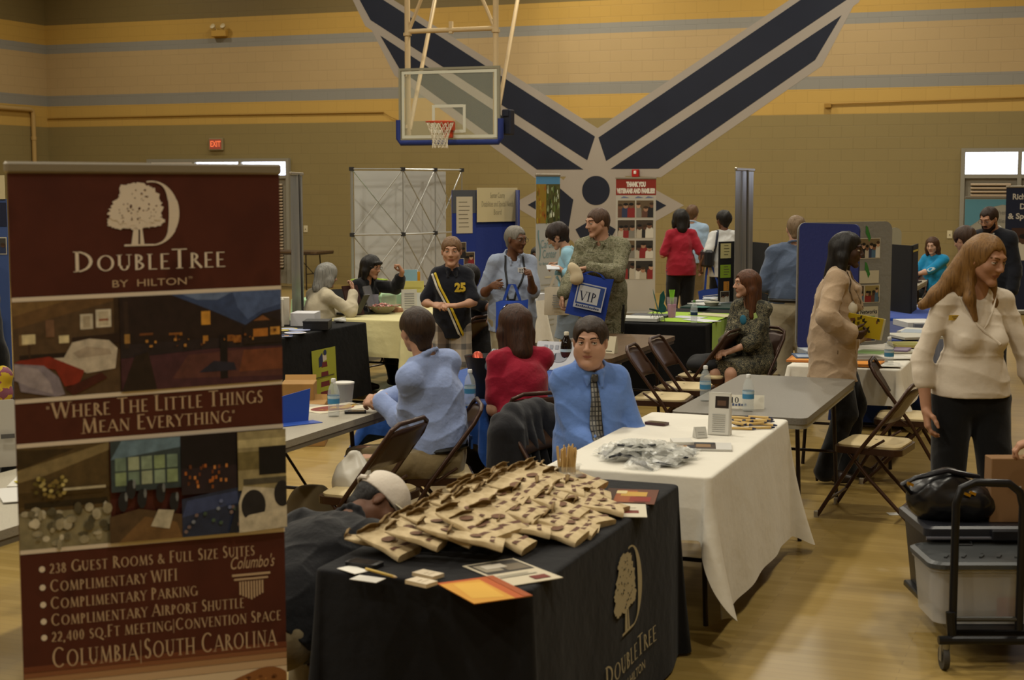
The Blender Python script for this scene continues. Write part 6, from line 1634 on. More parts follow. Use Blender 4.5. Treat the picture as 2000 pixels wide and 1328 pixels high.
# 6 woman in beige blazer
lc = (-1.63, 10.29); rz = camdir(1, -.22)
P = person('woman in beige blazer with long black locs reading a yellow leaflet by the blue display', lc, rz, 1.69, 'f', 'dark', dict(style='long', col=BLKH, len=.24, len_side=.22, vol=.014, bulk=.95, front=.075, rough=.006),
    dict(mat=cloth('#c9c2b2', .3, 8), neckline='v', vdepth=.12, sleeve=.5, hem=.05, g=.006, name='white_blouse'), dict(mat=BLACKT, g=.012, flare=.016, waist=.08), '#2a201a',
    dict(lean=3, head_yaw=-8, head_pitch=4, smile=1.0, R_hand=rel(lc, rz, at(1662, 655, d=9.98)), L_hand=rel(lc, rz, at(1688, 652, d=10.25)), R_pole=V(1.1, -.9, -.2), R_hd=(V(-.25, 1, .05), V(-.7, 0, .5), 50), L_hd=(V(.3, 1, .1), V(.6, 0, .6), 50), R_foot=V(.10, -.04, .10), L_foot=V(-.10, .10, .10)), .006, 1.12,
    coat=dict(mat=cloth('#a08a71', .5, 9), neckline='v', vdepth=.26, vw=.05, sleeve=1.85, hem=-.20, g=.020, flare=.012, wr=.008, open=.055, name='blazer', cuff=.012, lapel=1), heel=.05)
LPM = M('#71604c', .8)
for sx in (-1, 1): strip(P, P['coat'], [(sx * .066, .02), (sx * .098, -.08), (sx * .088, -.15), (sx * .045, -.27)], [.03, .075, .06, .008], 'lapel', P['coat'].data.materials[0], lift=.014, thick=.006)
for sx in (-1, 1): strip(P, P['coat'], [(sx * .060, .015), (sx * .10, -.09), (sx * .085, -.13), (sx * .04, -.27)], .006, 'lapel_edge', LPM, lift=.004)
strip(P, P['coat'], [(.02, -.27), (.025, -.45), (.03, -.66)], .005, 'front_edge', LPM, lift=.004)
Fs_ = P['Fc']; tr_ = bvh(P['coat']); q_ = on_surface(tr_, P['nek'] + Fs_[:, 1] * .05, Fs_[:, 1], Fs_[:, 2], Fs_[:, 0], [(-.02, -.50), (.10, -.50), (.10, -.525), (-.02, -.525)], .004, .5)
mb = MB(); mb.poly(q_); mb.build('pocket_flap', LPM, P['root'])
# 7 seated woman in patterned dress
lc = xy(1468, 12.5); rz = camdir(-.72, -.7)
PATT = ramp_mat('paisley_dress', 'noise', 26, [(.0, '#2a2a24'), (.40, '#55503e'), (.47, '#22221f'), (.53, '#6f674f'), (.58, '#34352c'), (.66, '#7a725c')], rough=.8, detail=3)
P = person('seated woman with long brown hair in dark patterned dress by the black cloth table', lc, rz, 1.66, 'f', 'light', dict(style='long', col=('#2d190f', '#55321c'), len=.31, len_side=.27, vol=.013, front=.078, side_y=-.02, rough=.003),
    dict(mat=PATT, neckline='v', vdepth=.15, vw=.05, sleeve=1.3, hem=-.02, g=.014, wr=.005, name='dress_top', cuff=.014), dict(kind='skirt', mat=PATT, len=.98, g=.016), '#2a1d16',
    dict(pz=.53, hy=-.06, lean=8, head_yaw=-34, head_pitch=-3, L_hand=V(-.03, .30, .66), R_hand=V(.05, .33, .67), L_hd=(V(.5, 1, -.2), V(.3, .1, -1), 35), R_hd=(V(-.5, 1, -.2), V(-.3, .1, -1), 35), L_pole=V(-.7, -1, -.3), R_foot=V(.07, .46, .085), L_foot=V(-.07, .36, .085), R_knee=V(.0, 1, .2), L_knee=V(-.0, 1, .2)), .006, 1.08)
mb = MB(); q = P['nek'] + P['Fc'][:, 1] * .112 - P['Fc'][:, 2] * .125; mb.sphere(q, (.034, .012, .042), None, 10, 7); mb.build('teal_camisole', M('#1f5b72', .7), P['root'], smooth=True)
mb = MB(); q = on_surface(bvh(P['top']), P['nek'], P['Fc'][:, 0], P['Fc'][:, 2], P['Fc'][:, 1], [(-.10, -.10)], .006, .4)[0]; mb.box(q, (.05, .006, .06), None, P['Fc'] @ roty(.4)); mb.build('name_badge', M('#9db36a', .5), P['root'])
# 8 soldier
CAMO = ramp_mat('digital_camouflage', 'noise', 22, [(.0, '#55543f'), (.42, '#75725c'), (.50, '#5f5d48'), (.56, '#7d7a66'), (.64, '#4c4a38')], rough=.9, detail=2, stretch=(1, 1, 1.8))
lc = xy(1178, 13.25); rz = camdir(-.42, -.9)
P = person('soldier in camouflage uniform holding a blue tote and a white bag', lc, rz, 1.81, 'm', 'light', dict(style='short', col=('#35251a', '#4e382a'), vol=.007, front=.070),
    dict(mat=CAMO, neckline='collar', closed=True, sleeve=1.95, hem=-.14, g=.024, wr=.007, wf=30, name='camouflage_jacket', vdepth=.03), dict(mat=CAMO, g=.026, wr=.006), '#6b5a44',
    dict(lean=2, head_yaw=-38, head_pitch=8, R_hand=rel(lc, rz, at(1100, 575, d=13.0)), L_hand=rel(lc, rz, at(1152, 523, d=12.88)), L_pole=V(-1, -.7, -.5), L_hd=(V(.9, .35, -.1), V(.2, .2, -1), 55), R_hd=(V(.1, .1, -1), V(-1, 0, 0), 40)), .007, 1.08)
mb = MB(); q = P['hip'] - P['Fp'][:, 0] * .20 + P['Fp'][:, 1] * .04; mb.tube([q + V(0, 0, .02), q - V(0, 0, .22)], .022); mb.build('flashlight_pouch', M('#121212', .5), P['root'])
# 9 woman with camera
lc = xy(1000, 13.0); rz = toward_cam(lc, 14)
P = person('woman with cropped grey hair in light blue polo, camera round her neck', lc, rz, 1.66, 'f', 'brown', dict(style='grey', col=('#5d5953', '#77736b'), vol=.008, front=.072),
    dict(mat=cloth('#858fa3', .45, 9), neckline='collar', vdepth=.10, sleeve=.95, hem=-.12, g=.022, wr=.006, flare=.0, name='polo_shirt'), dict(mat=cloth('#8f866f'), g=.02), '#2a2018',
    dict(lean=3, head_yaw=34, head_pitch=5, smile=1, R_hand=rel(lc, rz, at(962, 558, d=12.75)), L_hand=rel(lc, rz, at(1036, 542, d=12.7)), R_pole=V(.35, -.8, -.9), L_pole=V(-.35, -.8, -.9), R_hd=(V(-.2, 1, .1), V(-.9, 0, -.2), 35), L_hd=(V(.2, .8, .5), V(.8, 0, -.2), 50)), .0065, 1.25, .03, glasses='#3a342c')
for sx in (-1, 1): strip(P, P['top'], [(sx * .075, .02), (sx * .085, -.10), (.05 + sx * .035, -.30), (.055 + sx * .02, -.36)], .016, 'camera_strap', M('#141418', .6), lift=.006)
fr = P['Fc'][:, 1]; q = on_surface(bvh(P['top']), P['nek'], P['Fc'][:, 0], P['Fc'][:, 2], fr, [(.055, -.39)], .03, .6)[0]
mb = MB(); mb.box(q, (.12, .045, .075), None, P['Fc'], .008); mb.box(q + P['Fc'][:, 2] * .045, (.05, .035, .025), None, P['Fc']); mb.tube([q + fr * .02, q + fr * .075], .030, None, 14); mb.build('camera', M('#121214', .35), P['root'])
q = on_surface(bvh(P['top']), P['nek'], P['Fc'][:, 0], P['Fc'][:, 2], fr, [(-.055, -.105)], .006, .6)[0]
mb = MB(); mb.box(q, (.075, .006, .055), None, P['Fc']); bd = mb.build('name_sticker', M('#c4c4c4', .5), P['root'])
mb = MB(); FF = Flat(q + fr * .005, -P['Fc'][:, 0] * -1, P['Fc'][:, 2]); 
for a in range(3):
    for b in range(2): mb.poly([q + fr * .0045 + P['Fc'][:, 0] * (-.026 + .019 * a + x) + P['Fc'][:, 2] * (-.017 + .019 * b + y) for x, y in ((0, 0), (.012, .002), (.010, .013), (.002, .011))])
mb.build('writing', M('#1b1b1e', .6), bd)
# 10 woman in light blue top and skirt
lc = xy(1122, 14.6); rz = camdir(-1, .12)
P = person('woman with short curly dark hair in light blue top and skirt, writing a note', lc, rz, 1.66, 'f', 'light', dict(style='short', col=('#191210', '#2a1e1a'), vol=.026, front=.062, rough=.009, nape=.02),
    dict(mat=cloth('#7fa6b8', .4, 9), neckline='crew', sleeve=1.55, hem=-.12, g=.02, wr=.006, flare=.0), dict(kind='skirt', mat=cloth('#77828f'), len=.86, g=.03), '#3a2c22',
    dict(lean=10, head_pitch=24, L_hand=rel(lc, rz, at(1092, 524, d=14.45)), R_hand=rel(lc, rz, at(1090, 516, d=14.7)), L_pole=V(-.5, -1, -.5), L_hd=(V(.2, 1, .2), V(.3, 0, -1), 50), R_hd=(V(-.2, 1, .0), V(-.5, 0, -1), 50)), .0065, 1.1, glasses='#7a6a50')
# 11 boy
PLAID = None
def plaid():
    m, n, l, b = base_mat('plaid_cotton'); tc = n.new('ShaderNodeTexCoord'); sp = n.new('ShaderNodeSeparateXYZ'); l.new(tc.outputs['Object'], sp.inputs[0]); prev = None
    cols = [('X', 48, '#8d8276', '#4a4a4c'), ('Z', 42, '#a59a8a', '#5d5a58'), ('X', 21, '#ffffff', '#9a8d86')]
    for ax, fq, c1, c2 in cols:
        mu = n.new('ShaderNodeMath'); mu.operation = 'MULTIPLY'; mu.inputs[1].default_value = fq; l.new(sp.outputs[ax], mu.inputs[0]); si = n.new('ShaderNodeMath'); si.operation = 'SINE'; l.new(mu.outputs[0], si.inputs[0])
        r = n.new('ShaderNodeValToRGB'); r.color_ramp.elements[0].position = .45; r.color_ramp.elements[0].color = rgb(c1); r.color_ramp.elements[1].position = .6; r.color_ramp.elements[1].color = rgb(c2); l.new(si.outputs[0], r.inputs['Fac'])
        if prev is None: prev = r.outputs['Color']
        else:
            mx = n.new('ShaderNodeMix'); mx.data_type = 'RGBA'; mx.blend_type = 'MULTIPLY' if fq == 21 else 'MIX'; mx.inputs['Factor'].default_value = .5 if fq != 21 else 1; l.new(prev, mx.inputs['A']); l.new(r.outputs['Color'], mx.inputs['B']); prev = mx.outputs['Result']
    l.new(prev, b.inputs['Base Color']); b.inputs['Roughness'].default_value = .9; return m
lc = xy(882, 13.0); rz = toward_cam(lc, 0)
P = person('boy in navy polo with number 25, striped sash strap and plaid shorts', lc, rz, 1.53, 'm', 'light', dict(style='short', col=('#4a3420', '#6b4f33'), vol=.010, front=.058, rough=.004),
    dict(mat=cloth('#12141d', .4, 9), neckline='collar', vdepth=.09, vw=.02, sleeve=.85, hem=-.12, g=.022, wr=.005, name='polo_shirt'), dict(kind='shorts', mat=plaid(), len=.92, g=.02, flare=.012), '#777068',
    dict(lean=1, head_yaw=-4, head_pitch=2, hs=1.12, shw=.86, R_hand=V(.15, .20, 1.00), L_hand=V(-.03, .27, .995), R_pole=V(.6, -1, -.4), L_pole=V(-1, -.6, -.4), R_hd=(V(-.6, .8, .0), V(-.5, -.2, -.6), 55), L_hd=(V(.9, .3, .1), V(.2, -.2, -.9), 50), smile=-.5), .006, .84)
fr = P['Fc'][:, 1]; F = P['Fc']
vs, fs = font_polys('25', .10, width=.095, bold=.006)
# chest frame x runs to the boy's right; mirror so that it reads from in front
patch(P, P['top'], [[(-.070 - vs[k][0], -.145 + vs[k][1]) for k in f] for f in fs], 'number', M('#b59a2c', .7), .007)
strip(P, P['top'], [(.145, -.02), (.10, -.14), (.0, -.33), (-.10, -.56)], .020, 'sash_ribbon', M('#c2a92c', .6), lift=.008)
strip(P, P['top'], [(.170, -.03), (.125, -.15), (.025, -.34), (-.075, -.58)], .018, 'sash_ribbon', M('#b9b7ae', .6), lift=.008)
# 12, 13 women behind the yellow table
lc = xy(621, 14.6); rz = camdir(.72, .55)
P = person('grey haired woman in cream jacket seated behind the table of papers', lc, rz, 1.60, 'f', 'light', dict(style='long', col=('#5b5a56', '#85837d'), len=.13, len_side=.10, vol=.022, bulk=1.05, rough=.005), dict(mat=cloth('#b5ab94', .4, 9), sleeve=1.9, hem=-.1, g=.022, wr=.006), dict(mat=BLACKT), '#222222',
    dict(pz=.50, hy=-.05, lean=12, head_pitch=4, R_hand=V(.12, .30, .98), L_hand=V(-.1, .38, .80), R_hd=(V(-.4, .2, .9), V(-.3, -.6, .2), 40), R_foot=V(.1, .4, .085), L_foot=V(-.1, .4, .085)), .0075, 1.15)
lc = xy(708, 15.4); rz = camdir(.80, -.38)
P = person('woman with black bob and glasses in black jacket, resting her cheek on her hand', lc, rz, 1.66, 'f', 'tan', dict(style='long', col=BLKH, len=.13, len_side=.12, vol=.016, bulk=1.02, front=.07, fringe=True, rough=.002), dict(mat=M('#2b6f88', .7), neckline='scoop', sleeve=.4, hem=.0, g=.004, name='teal_top'), dict(mat=BLACKT), '#111111',
    dict(pz=.53, hy=-.06, lean=14, head_yaw=-8, head_pitch=2, L_hand=V(-.06, .42, 1.14), L_hd=(V(.1, -.5, .8), V(.5, -.7, 0), 70), L_pole=V(-.6, .2, -1), R_hand=V(.12, .38, .78), R_foot=V(.1, .4, .085), L_foot=V(-.1, .4, .085)), .007, 1.08,
    coat=dict(mat=cloth('#101013', .4, 9), neckline='v', vdepth=.22, vw=.05, sleeve=1.55, hem=-.1, g=.016, name='black_jacket', lapel=1), glasses='#1a1512')
# 14, 15, 16 standing by the far wall
lc = xy(1332, 20.0); P = person('woman in red T-shirt and black trousers seen from behind near the far wall', lc, camdir(-.12, 1), 1.68, 'f', 'tan', dict(style='long', col=BLKH, len=.13, len_side=.10, vol=.026, bulk=1.1, rough=.006), dict(mat=cloth('#8e1c2c', .45, 9), sleeve=.85, hem=-.06, g=.02, wr=.006, name='red_tshirt'), dict(mat=BLACKT, g=.014, flare=.012), '#151515',
    dict(L_hand=V(-.20, .22, 1.12), L_hd=(V(.1, .6, .8), V(.8, 0, 0), 50), R_hand=V(.29, .06, .92)), .008, 1.16)
lc = xy(1352, 21.6); P = person('man in pale blue shirt half hidden behind the woman in red T-shirt', lc, camdir(.2, 1), 1.72, 'm', 'light', dict(style='short', col=('#4a3524', '#5f4631'), vol=.014), dict(mat=cloth('#8fa6be', .4, 9), sleeve=1.9, hem=.0, g=.02, neckline='collar', closed=True), dict(mat=KHAKI), '#222222', dict(), .0085, 1.1)
lc = xy(1417, 19.3); P = person('woman in white T-shirt with a dark shoulder bag, seen from behind by the wall', lc, camdir(-.1, 1), 1.68, 'f', 'brown', dict(style='short', col=BLKH, vol=.02, nape=.01, rough=.005), dict(mat=cloth('#b9b9b8', .4, 9), sleeve=.8, hem=-.04, g=.02, wr=.005), dict(mat=BLACKT), '#151515', dict(head_yaw=18, L_hand=V(-.30, .05, 1.0), L_hd=(V(-.1, 0, -1), V(1, 0, 0), 45)), .008, 1.12)
Fb = P['Fc']; strip(P, P['top'], [(-.10, .03), (-.14, -.18), (-.20, -.38)], .03, 'bag_strap', M('#1c2233', .6), n=-Fb[:, 1], lift=.008)
mb = MB(); mb.box(P['hip'] - P['Fp'][:, 0] * .24 + V(0, -.06, .20), (.12, .30, .22), None, None, .03); mb.build('shoulder_bag', M('#131317', .5), P['root'])
# 17 man in slate polo
lc = xy(1556, 13.25); P = person('man in slate blue polo and khaki trousers, back turned, left of the blue display', lc, camdir(.25, 1), 1.74, 'm', 'light', dict(style='short', col=('#5d4a35', '#77634c'), vol=.006, front=.05), dict(mat=cloth('#4c586e', .45, 9), neckline='collar', closed=True, sleeve=.95, hem=.055, g=.024, wr=.006), dict(mat=cloth('#a0967f', .4, 9), belt='#17130f', g=.026, waist=.10), '#221a14',
    dict(L_hand=V(-.22, .22, 1.05), R_hand=V(.2, .25, 1.05), lean=4), .007, 1.2, .04, glasses='#55483a')
# 18 woman in bright blue
lc = xy(1830, 21.0); P = person('seated young woman in bright blue T-shirt at the far right table', lc, camdir(-.75, -.65), 1.64, 'f', 'fair', dict(style='long', col=('#2d1c12', '#4a301f'), len=.15, len_side=.13, vol=.012, front=.08, rough=.003), dict(mat=cloth('#1d7fae', .4, 9), sleeve=1.0, hem=-.1, g=.022, wr=.005, name='blue_tshirt'), dict(mat=BLACKT), '#222222',
    dict(pz=.53, hy=-.05, lean=10, head_yaw=14, head_pitch=6, L_hand=V(.08, .40, .78), R_hand=V(.2, .36, .78), L_pole=V(-1, -.5, -.5), R_foot=V(.1, .4, .085), L_foot=V(-.1, .4, .085)), .008, 1.22)
patch(P, P['top'], [ellipse(-.10, -.13, .035, .025, 12)], 'shirt_print', M('#b9ccd6', .6), .006)
# 19, 20 behind the woman in white
lc = xy(1948, 15.9); P = person('bearded man in dark suit looking down at the right edge', lc, camdir(-.62, -.62), 1.80, 'm', 'tan', dict(style='short', col=('#1c130e', '#302119'), vol=.008, front=.074, recede=True), dict(mat=cloth('#b9b5aa'), neckline='collar', closed=True, sleeve=1.9, hem=.05, g=.006), dict(mat=cloth('#14151b')), '#111111',
    dict(lean=8, head_pitch=18, head_yaw=-6), .0075, 1.05, coat=dict(mat=cloth('#14161d', .4, 9), neckline='v', vdepth=.24, vw=.045, sleeve=1.9, hem=-.2, g=.018, name='suit_jacket', lapel=1), beard='#1d1410', glasses='#55483a')
lc = xy(1912, 14.1); P = person('brown haired person in dark jacket, half hidden behind the woman in white', lc, camdir(-.55, .7), 1.62, 'm', 'light', dict(style='short', col=('#2a1c14', '#3d2a1e'), vol=.02, nape=.01), dict(mat=cloth('#1b1b22'), sleeve=1.9, hem=-.15, g=.02), dict(mat=BLACKT), '#151515', dict(lean=10, head_pitch=12), .008)
# 21 person in black behind the boy
lc = xy(922, 13.95); rz = camdir(-.9, .35)
P = person('person in black seated behind the boy, bare arm stretched along the table', lc, rz, 1.66, 'f', 'brown', dict(style='short', col=BLKH, vol=.012), dict(mat=cloth('#0e0e12'), sleeve=.5, hem=-.1, g=.02), dict(mat=BLACKT), '#111111',
    dict(pz=.50, hy=-.05, lean=6, L_hand=rel(lc, rz, at(963, 614, d=13.45)), L_pole=V(-.3, -1, -.3), R_hand=V(.15, .3, .7), R_foot=V(.1, .4, .085), L_foot=V(-.1, .4, .085)), .008, 1.2)
# 22 woman behind the narrow banner
lc = xy(1052, 18.6); P = person('dark haired woman in patterned blouse seated behind the narrow centre banner', lc, camdir(-.3, -.9), 1.60, 'f', 'brown', dict(style='short', col=BLKH, vol=.014), dict(mat=ramp_mat('scroll_blouse', 'voronoi', 16, [(0, '#1d2038'), (.3, '#8d8f9a'), (.6, '#262a44')], rough=.8), sleeve=1.0, hem=-.1, g=.02), dict(mat=BLACKT), '#222222',
    dict(pz=.50, hy=-.05, lean=6, R_foot=V(.1, .4, .085), L_foot=V(-.1, .4, .085)), .009, 1.15)
# 23 child behind the black board
lc = xy(1511, 18.0); P = person('black haired child in navy shirt half hidden behind the black folding board', lc, camdir(.4, -.8), 1.22, 'm', 'brown', dict(style='short', col=BLKH, vol=.012), dict(mat=cloth('#161c33'), sleeve=.8, hem=-.1, g=.02), dict(mat=BLACKT), '#222222', dict(hs=1.12), .009)
# 24 person at the left edge
q = camp(-3.12, 8.6); P = person('person in black coat at the left edge behind the maroon banner', (q[0], q[1]), camdir(.2, .9), 1.70, 'f', 'dark', dict(style='long', col=BLKH, len=.22, vol=.02), dict(mat=cloth('#5d1519'), sleeve=1.0, hem=-.05, g=.01, name='red_top'), dict(mat=BLACKT), '#111111', dict(), .009, 1.1,
    coat=dict(mat=cloth('#0e0e10'), neckline='v', vdepth=.2, sleeve=1.9, hem=-.05, g=.02, name='black_coat'))
# 25 person steering the cart: mostly outside the frame, a hand on the handle
q = camp(2.58, 6.25); lc = (q[0], q[1]); rz = camdir(-1, .05)
P = person('person at right picture edge, only a hand in view over the cart handle', lc, rz, 1.72, 'f', 'tan', dict(style='long', col=BRNH, len=.2), dict(mat=cloth('#2a2a33'), sleeve=.9, hem=-.1, g=.02), dict(mat=BLACKT), '#111111',
    dict(lean=14, L_hand=rel(lc, rz, camp(2.155, 6.08, .90)), R_hand=rel(lc, rz, camp(2.2, 6.4, .85)), L_pole=V(-.6, -1, -.2), L_hd=(V(.15, .75, -.65), V(.25, -.4, -.9), 42), R_hd=(V(0, 1, -.3), V(0, -.3, -1), 40)), .006, 1.05)
# ------------------------------------------------------------------ things on the tables and in hands
TZ = .7445     # top of a cloth
# --- kraft cookie bags on the black cloth
KRAFT = ramp_mat('kraft_paper', 'noise', 14, [(.3, '#b19d78'), (.5, '#c2ae89'), (.7, '#a48f69')], rough=.8, interp='LINEAR', bump=.2)
def make_bag(label):
    t = thing('cookie_bag', label, 'bag', (0, 0, 0), 0, 'kraft cookie bags piled on the black cloth')
    mb = MB(); rows = []; L, W = .19, .125
    for i in range(11):
        f_ = i / 10; y = -L / 2 + L * f_; th = .026 * (1 - f_ ** 2 * .75) + .004; w = W * (1 - .03 * math.sin(f_ * 3))
        ring = []
        for k in range(16):
            a = 2 * math.pi * k / 16; cx, cz = math.cos(a), math.sin(a)
            ring.append(V(w / 2 * (abs(cx) ** .35) * (1 if cx > 0 else -1), y, th / 2 * (abs(cz) ** .6) * (1 if cz > 0 else -1) + .014 + .002 * math.sin(9 * f_ + 2 * cx)))
        rows.append(ring)
    mb.grid(rows, None, closed=True); mb.add(rows[0], [tuple(range(16))]); mb.add(rows[-1], [tuple(range(16))]); mb.build('pouch', KRAFT, t, smooth=True)
    mb = MB(); q = []
    for y0, y1 in ((-.062, -.046),): mb.grid([[V(x, y0, .0305), V(x, y1, .0298)] for x in np.linspace(-.055, .055, 6)])
    mb.build('stripe', M('#5a3a2a', .8), t)
    mb = MB(); mb.poly([V(.030 * math.cos(a), .004 + .021 * math.sin(a), .0287 - .018 * math.sin(a) * .25) for a in np.linspace(0, 6.283, 19)[:-1]]); mb.build('oval_label', M('#65452f', .8), t)
    mb = MB(); rows = []
    for i in range(5):
        a = i / 4 * 2.6; rows.append([V(x, .078 + .020 * math.sin(a), .018 + .022 * (1 - math.cos(a)) * .6 + .005 * math.cos(x * 60)) for x in np.linspace(-.058, .058, 7)])
    mb.grid(rows); mb.build('folded_top', M('#735a30', .75), t, smooth=True, solid=.003)
    return t
rs = random.Random(12); BAG0 = None; bags = []
cols_ = [(-1.76, 4.95, 5.62, 6), (-1.85, 4.72, 5.74, 8), (-1.94, 4.60, 5.82, 10), (-2.03, 4.56, 5.86, 10), (-2.12, 4.54, 5.90, 10), (-2.20, 4.54, 5.90, 10), (-2.27, 4.56, 5.85, 9)]
cnt = 0
for ci, (x, y0, y1, n_) in enumerate(cols_):
    for k in range(n_):
        y = y0 + (y1 - y0) * (k + .5) / n_ + rs.uniform(-.025, .025); xx = x + rs.uniform(-.025, .025)
        hgt = .003 + .017 * (0, 1, 2, 2.8, 2.0, .9, .1)[ci] + .012 * math.sin(math.pi * (k + .5) / n_) * (0, 1, 2, 3, 2, 1, 0)[ci] + rs.uniform(0, .008)
        rot = (math.radians(rs.uniform(10, 20)) if ci < 6 else math.radians(10), math.radians(rs.uniform(-7, 7)), math.radians(90 + rs.uniform(-22, 22)))
        # bag lies along x, bottom towards +x, top raised on the bags behind
        loc = (xx, y, TZ + hgt + .012)
        side_ = ('front edge', 'front half', 'middle', 'middle', 'rear half', 'rear half', 'far edge')[ci]
        lb = 'brown kraft cookie bag with oval label and stripe, in the heap on black cloth'
        if BAG0 is None: BAG0 = make_bag(lb); BAG0.location = loc; BAG0.rotation_euler = rot
        else: dup(BAG0, loc, rot=rot)
        cnt += 1
for (u, v, h_) in ((1005, 962, .085), (985, 975, .07), (1040, 972, .07)):
    p = at(u, v, z=TZ + h_); dup(BAG0, p, rot=(math.radians(14), math.radians(4), math.radians(95 + h_ * 100)))
# --- papers at the near end of the black cloth
def flat_at(u, v, z=TZ): p = at(u, v, z=z); return p[0], p[1]
PAPW = M('#c9c3b4', .6); rnd = random.Random(3)
p = flat_at(945, 1152); t = sheet('brochure', 'orange and gold brochure at the near corner of the black cloth', 'brochure', p[0], p[1], TZ, .20, .27, heading(-.75, .66), M('#b5722a', .5), items=[('#a8501e', rect(0, 0, 1, 1)), ('#c08a30', rect(.0, .0, .7, .92)), ('#c99b3c', [(.1, .2), (.6, .1), (.66, .8), (.2, .86)]), ('#94481c', rect(.86, 0, 1, 1))])
p = flat_at(1000, 1118); t = sheet('brochure', 'brochure with hotel photos and maroon panel beside the orange one', 'brochure', p[0], p[1], TZ + .001, .20, .30, heading(-.80, .6), M('#bdb59f', .5), items=[('#bdb29a', rect(0, 0, 1, 1)), ('#3a352f', rect(.05, .5, .95, .97)), ('#8d8472', rect(.1, .6, .45, .9)), ('#6a5f4e', rect(.5, .55, .9, .8)), ('#b9b0a0', rect(.2, .7, .6, .86)), ('#6a2a20', rect(.55, .08, .85, .22)), ('#96907f', rect(.1, .3, .8, .33)), ('#96907f', rect(.1, .37, .7, .39))])
p = flat_at(1232, 970); sheet('brochure', 'dark red and gold brochure at the far end of black cloth', 'brochure', p[0], p[1], TZ, .21, .29, heading(-.2, .95), M('#5a3a22', .5), items=[('#5c3320', rect(0, 0, 1, 1)), ('#8a4a24', rect(.1, .1, .6, .9)), ('#b08a3a', rect(.3, .5, .8, .8)), ('#7a2418', rect(.5, .15, .9, .45)), ('#c2b080', rect(.15, .65, .4, .85)), ('#3d2616', rect(.0, .0, .2, 1))])
p = flat_at(1212, 996); sheet('flyer', 'white flyer with maroon box at the far end of black cloth', 'flyer', p[0], p[1], TZ, .20, .26, heading(-.3, .95), PAPW, items=[('#c0b8a4', rect(0, 0, 1, 1)), ('#6a2a20', rect(.55, .25, .85, .45)), ('#8f8872', rect(.1, .6, .8, .63)), ('#8f8872', rect(.1, .7, .6, .72))])
for (u, v, lb) in ((836, 1126, 'small stack of business cards, the farther of two on black cloth'), (823, 1141, 'small stack of business cards, the nearer of two on black cloth')):
    p = flat_at(u, v); sheet('business_card_stack', lb, 'cards', p[0], p[1], TZ, .055, .09, heading(-.95, .3), M('#c6b596', .6), thick=.012, items=[('#c9baa0', rect(0, 0, 1, 1)), ('#a08f74', rect(.2, .3, .8, .36)), ('#a08f74', rect(.2, .5, .6, .55))])
for (u, v, lb, r_) in ((690, 1113, 'blank white paper slip by the black phone on black cloth', .2), (718, 1131, 'blank white paper slip nearest the cloth edge', -.2)):
    p = flat_at(u, v); sheet('paper_slip', lb, 'paper', p[0], p[1], TZ, .06, .10, heading(-1, .3 + r_), M('#d2cec4', .6))
def phone(x, y, z, rz, label, col='#17171a'):
    t = thing('mobile_phone', label, 'phone', (x, y, z), rz)
    mb = MB(); mb.prism(rrect(-.033, -.06, .033, .06, .012), lambda a, b, h: V(a, b, h), .013, M(col, .35)); mb.build('body', None, t)
    mb = MB(); mb.prism(rrect(-.028, -.04, .028, .05, .006), lambda a, b, h: V(a, b, .013 + h), .001, M('#2c2a2a', .1)); mb.build('screen', None, t)
    return t
p = flat_at(712, 1104); phone(p[0], p[1], TZ, heading(-1, .1), 'black mobile phone on the near black cloth')
p = flat_at(742, 1122, TZ); mb = MB(); mb.tube([V(-.07, 0, .006), V(.07, 0, .006)], .005, None, 8); t = thing('pencil', 'yellow wooden pencil across the paper slips on black cloth', 'pencil', (p[0], p[1], TZ), heading(.4, .9)); mb.build('shaft', M('#b89b4a', .5), t)
mb = MB(); mb.tube([V(.07, 0, .006), V(.085, 0, .006)], [.005, .001], None, 8); mb.build('tip', M('#c9b088', .6), t)
p = flat_at(1143, 958); sheet('business_card', 'single cream card behind the jar of wooden sticks', 'card', p[0], p[1], TZ, .055, .09, 1.9, M('#c0ae8c', .6))
# --- jar of wooden sticks
p = flat_at(1108, 968); t = thing('glass_jar', 'round clear glass jar holding wooden stirring sticks', 'jar', (p[0], p[1], TZ))
mb = MB(); mb.lathe([(.045, 0), (.062, .012), (.072, .05), (.066, .085), (.05, .105), (.052, .125), (.06, .13)], n=28, caps=False); mb.lathe([(.045, .002), (.0, .002)], n=28, caps=False); mb.build('glass', glass_mat('jar_glass', '#dfe2dc', .03, .32), t, smooth=True)
rs = random.Random(5); ST0 = None
for k in range(26):
    a = rs.uniform(0, 6.28); r_ = .030 * math.sqrt(rs.random()); dx, dy = rs.uniform(-.012, .012), rs.uniform(-.012, .012)
    if ST0 is None:
        ST0 = thing('wooden_stick', 'flat wooden stirring stick standing in the glass jar', 'stick', (p[0] + r_ * math.cos(a), p[1] + r_ * math.sin(a), TZ + .008), a, 'wooden sticks in the glass jar')
        mb = MB(); mb.prism(rrect(-.0055, 0, .0055, .185, .005), lambda x, y, h: V(x, h, y), .003, M('#c2a26a', .7)); mb.build('stick', None, ST0)
    else: dup(ST0, (p[0] + r_ * math.cos(a), p[1] + r_ * math.sin(a), TZ + .008 + rs.uniform(0, .02)), rot=(dx * 8, dy * 8, a))

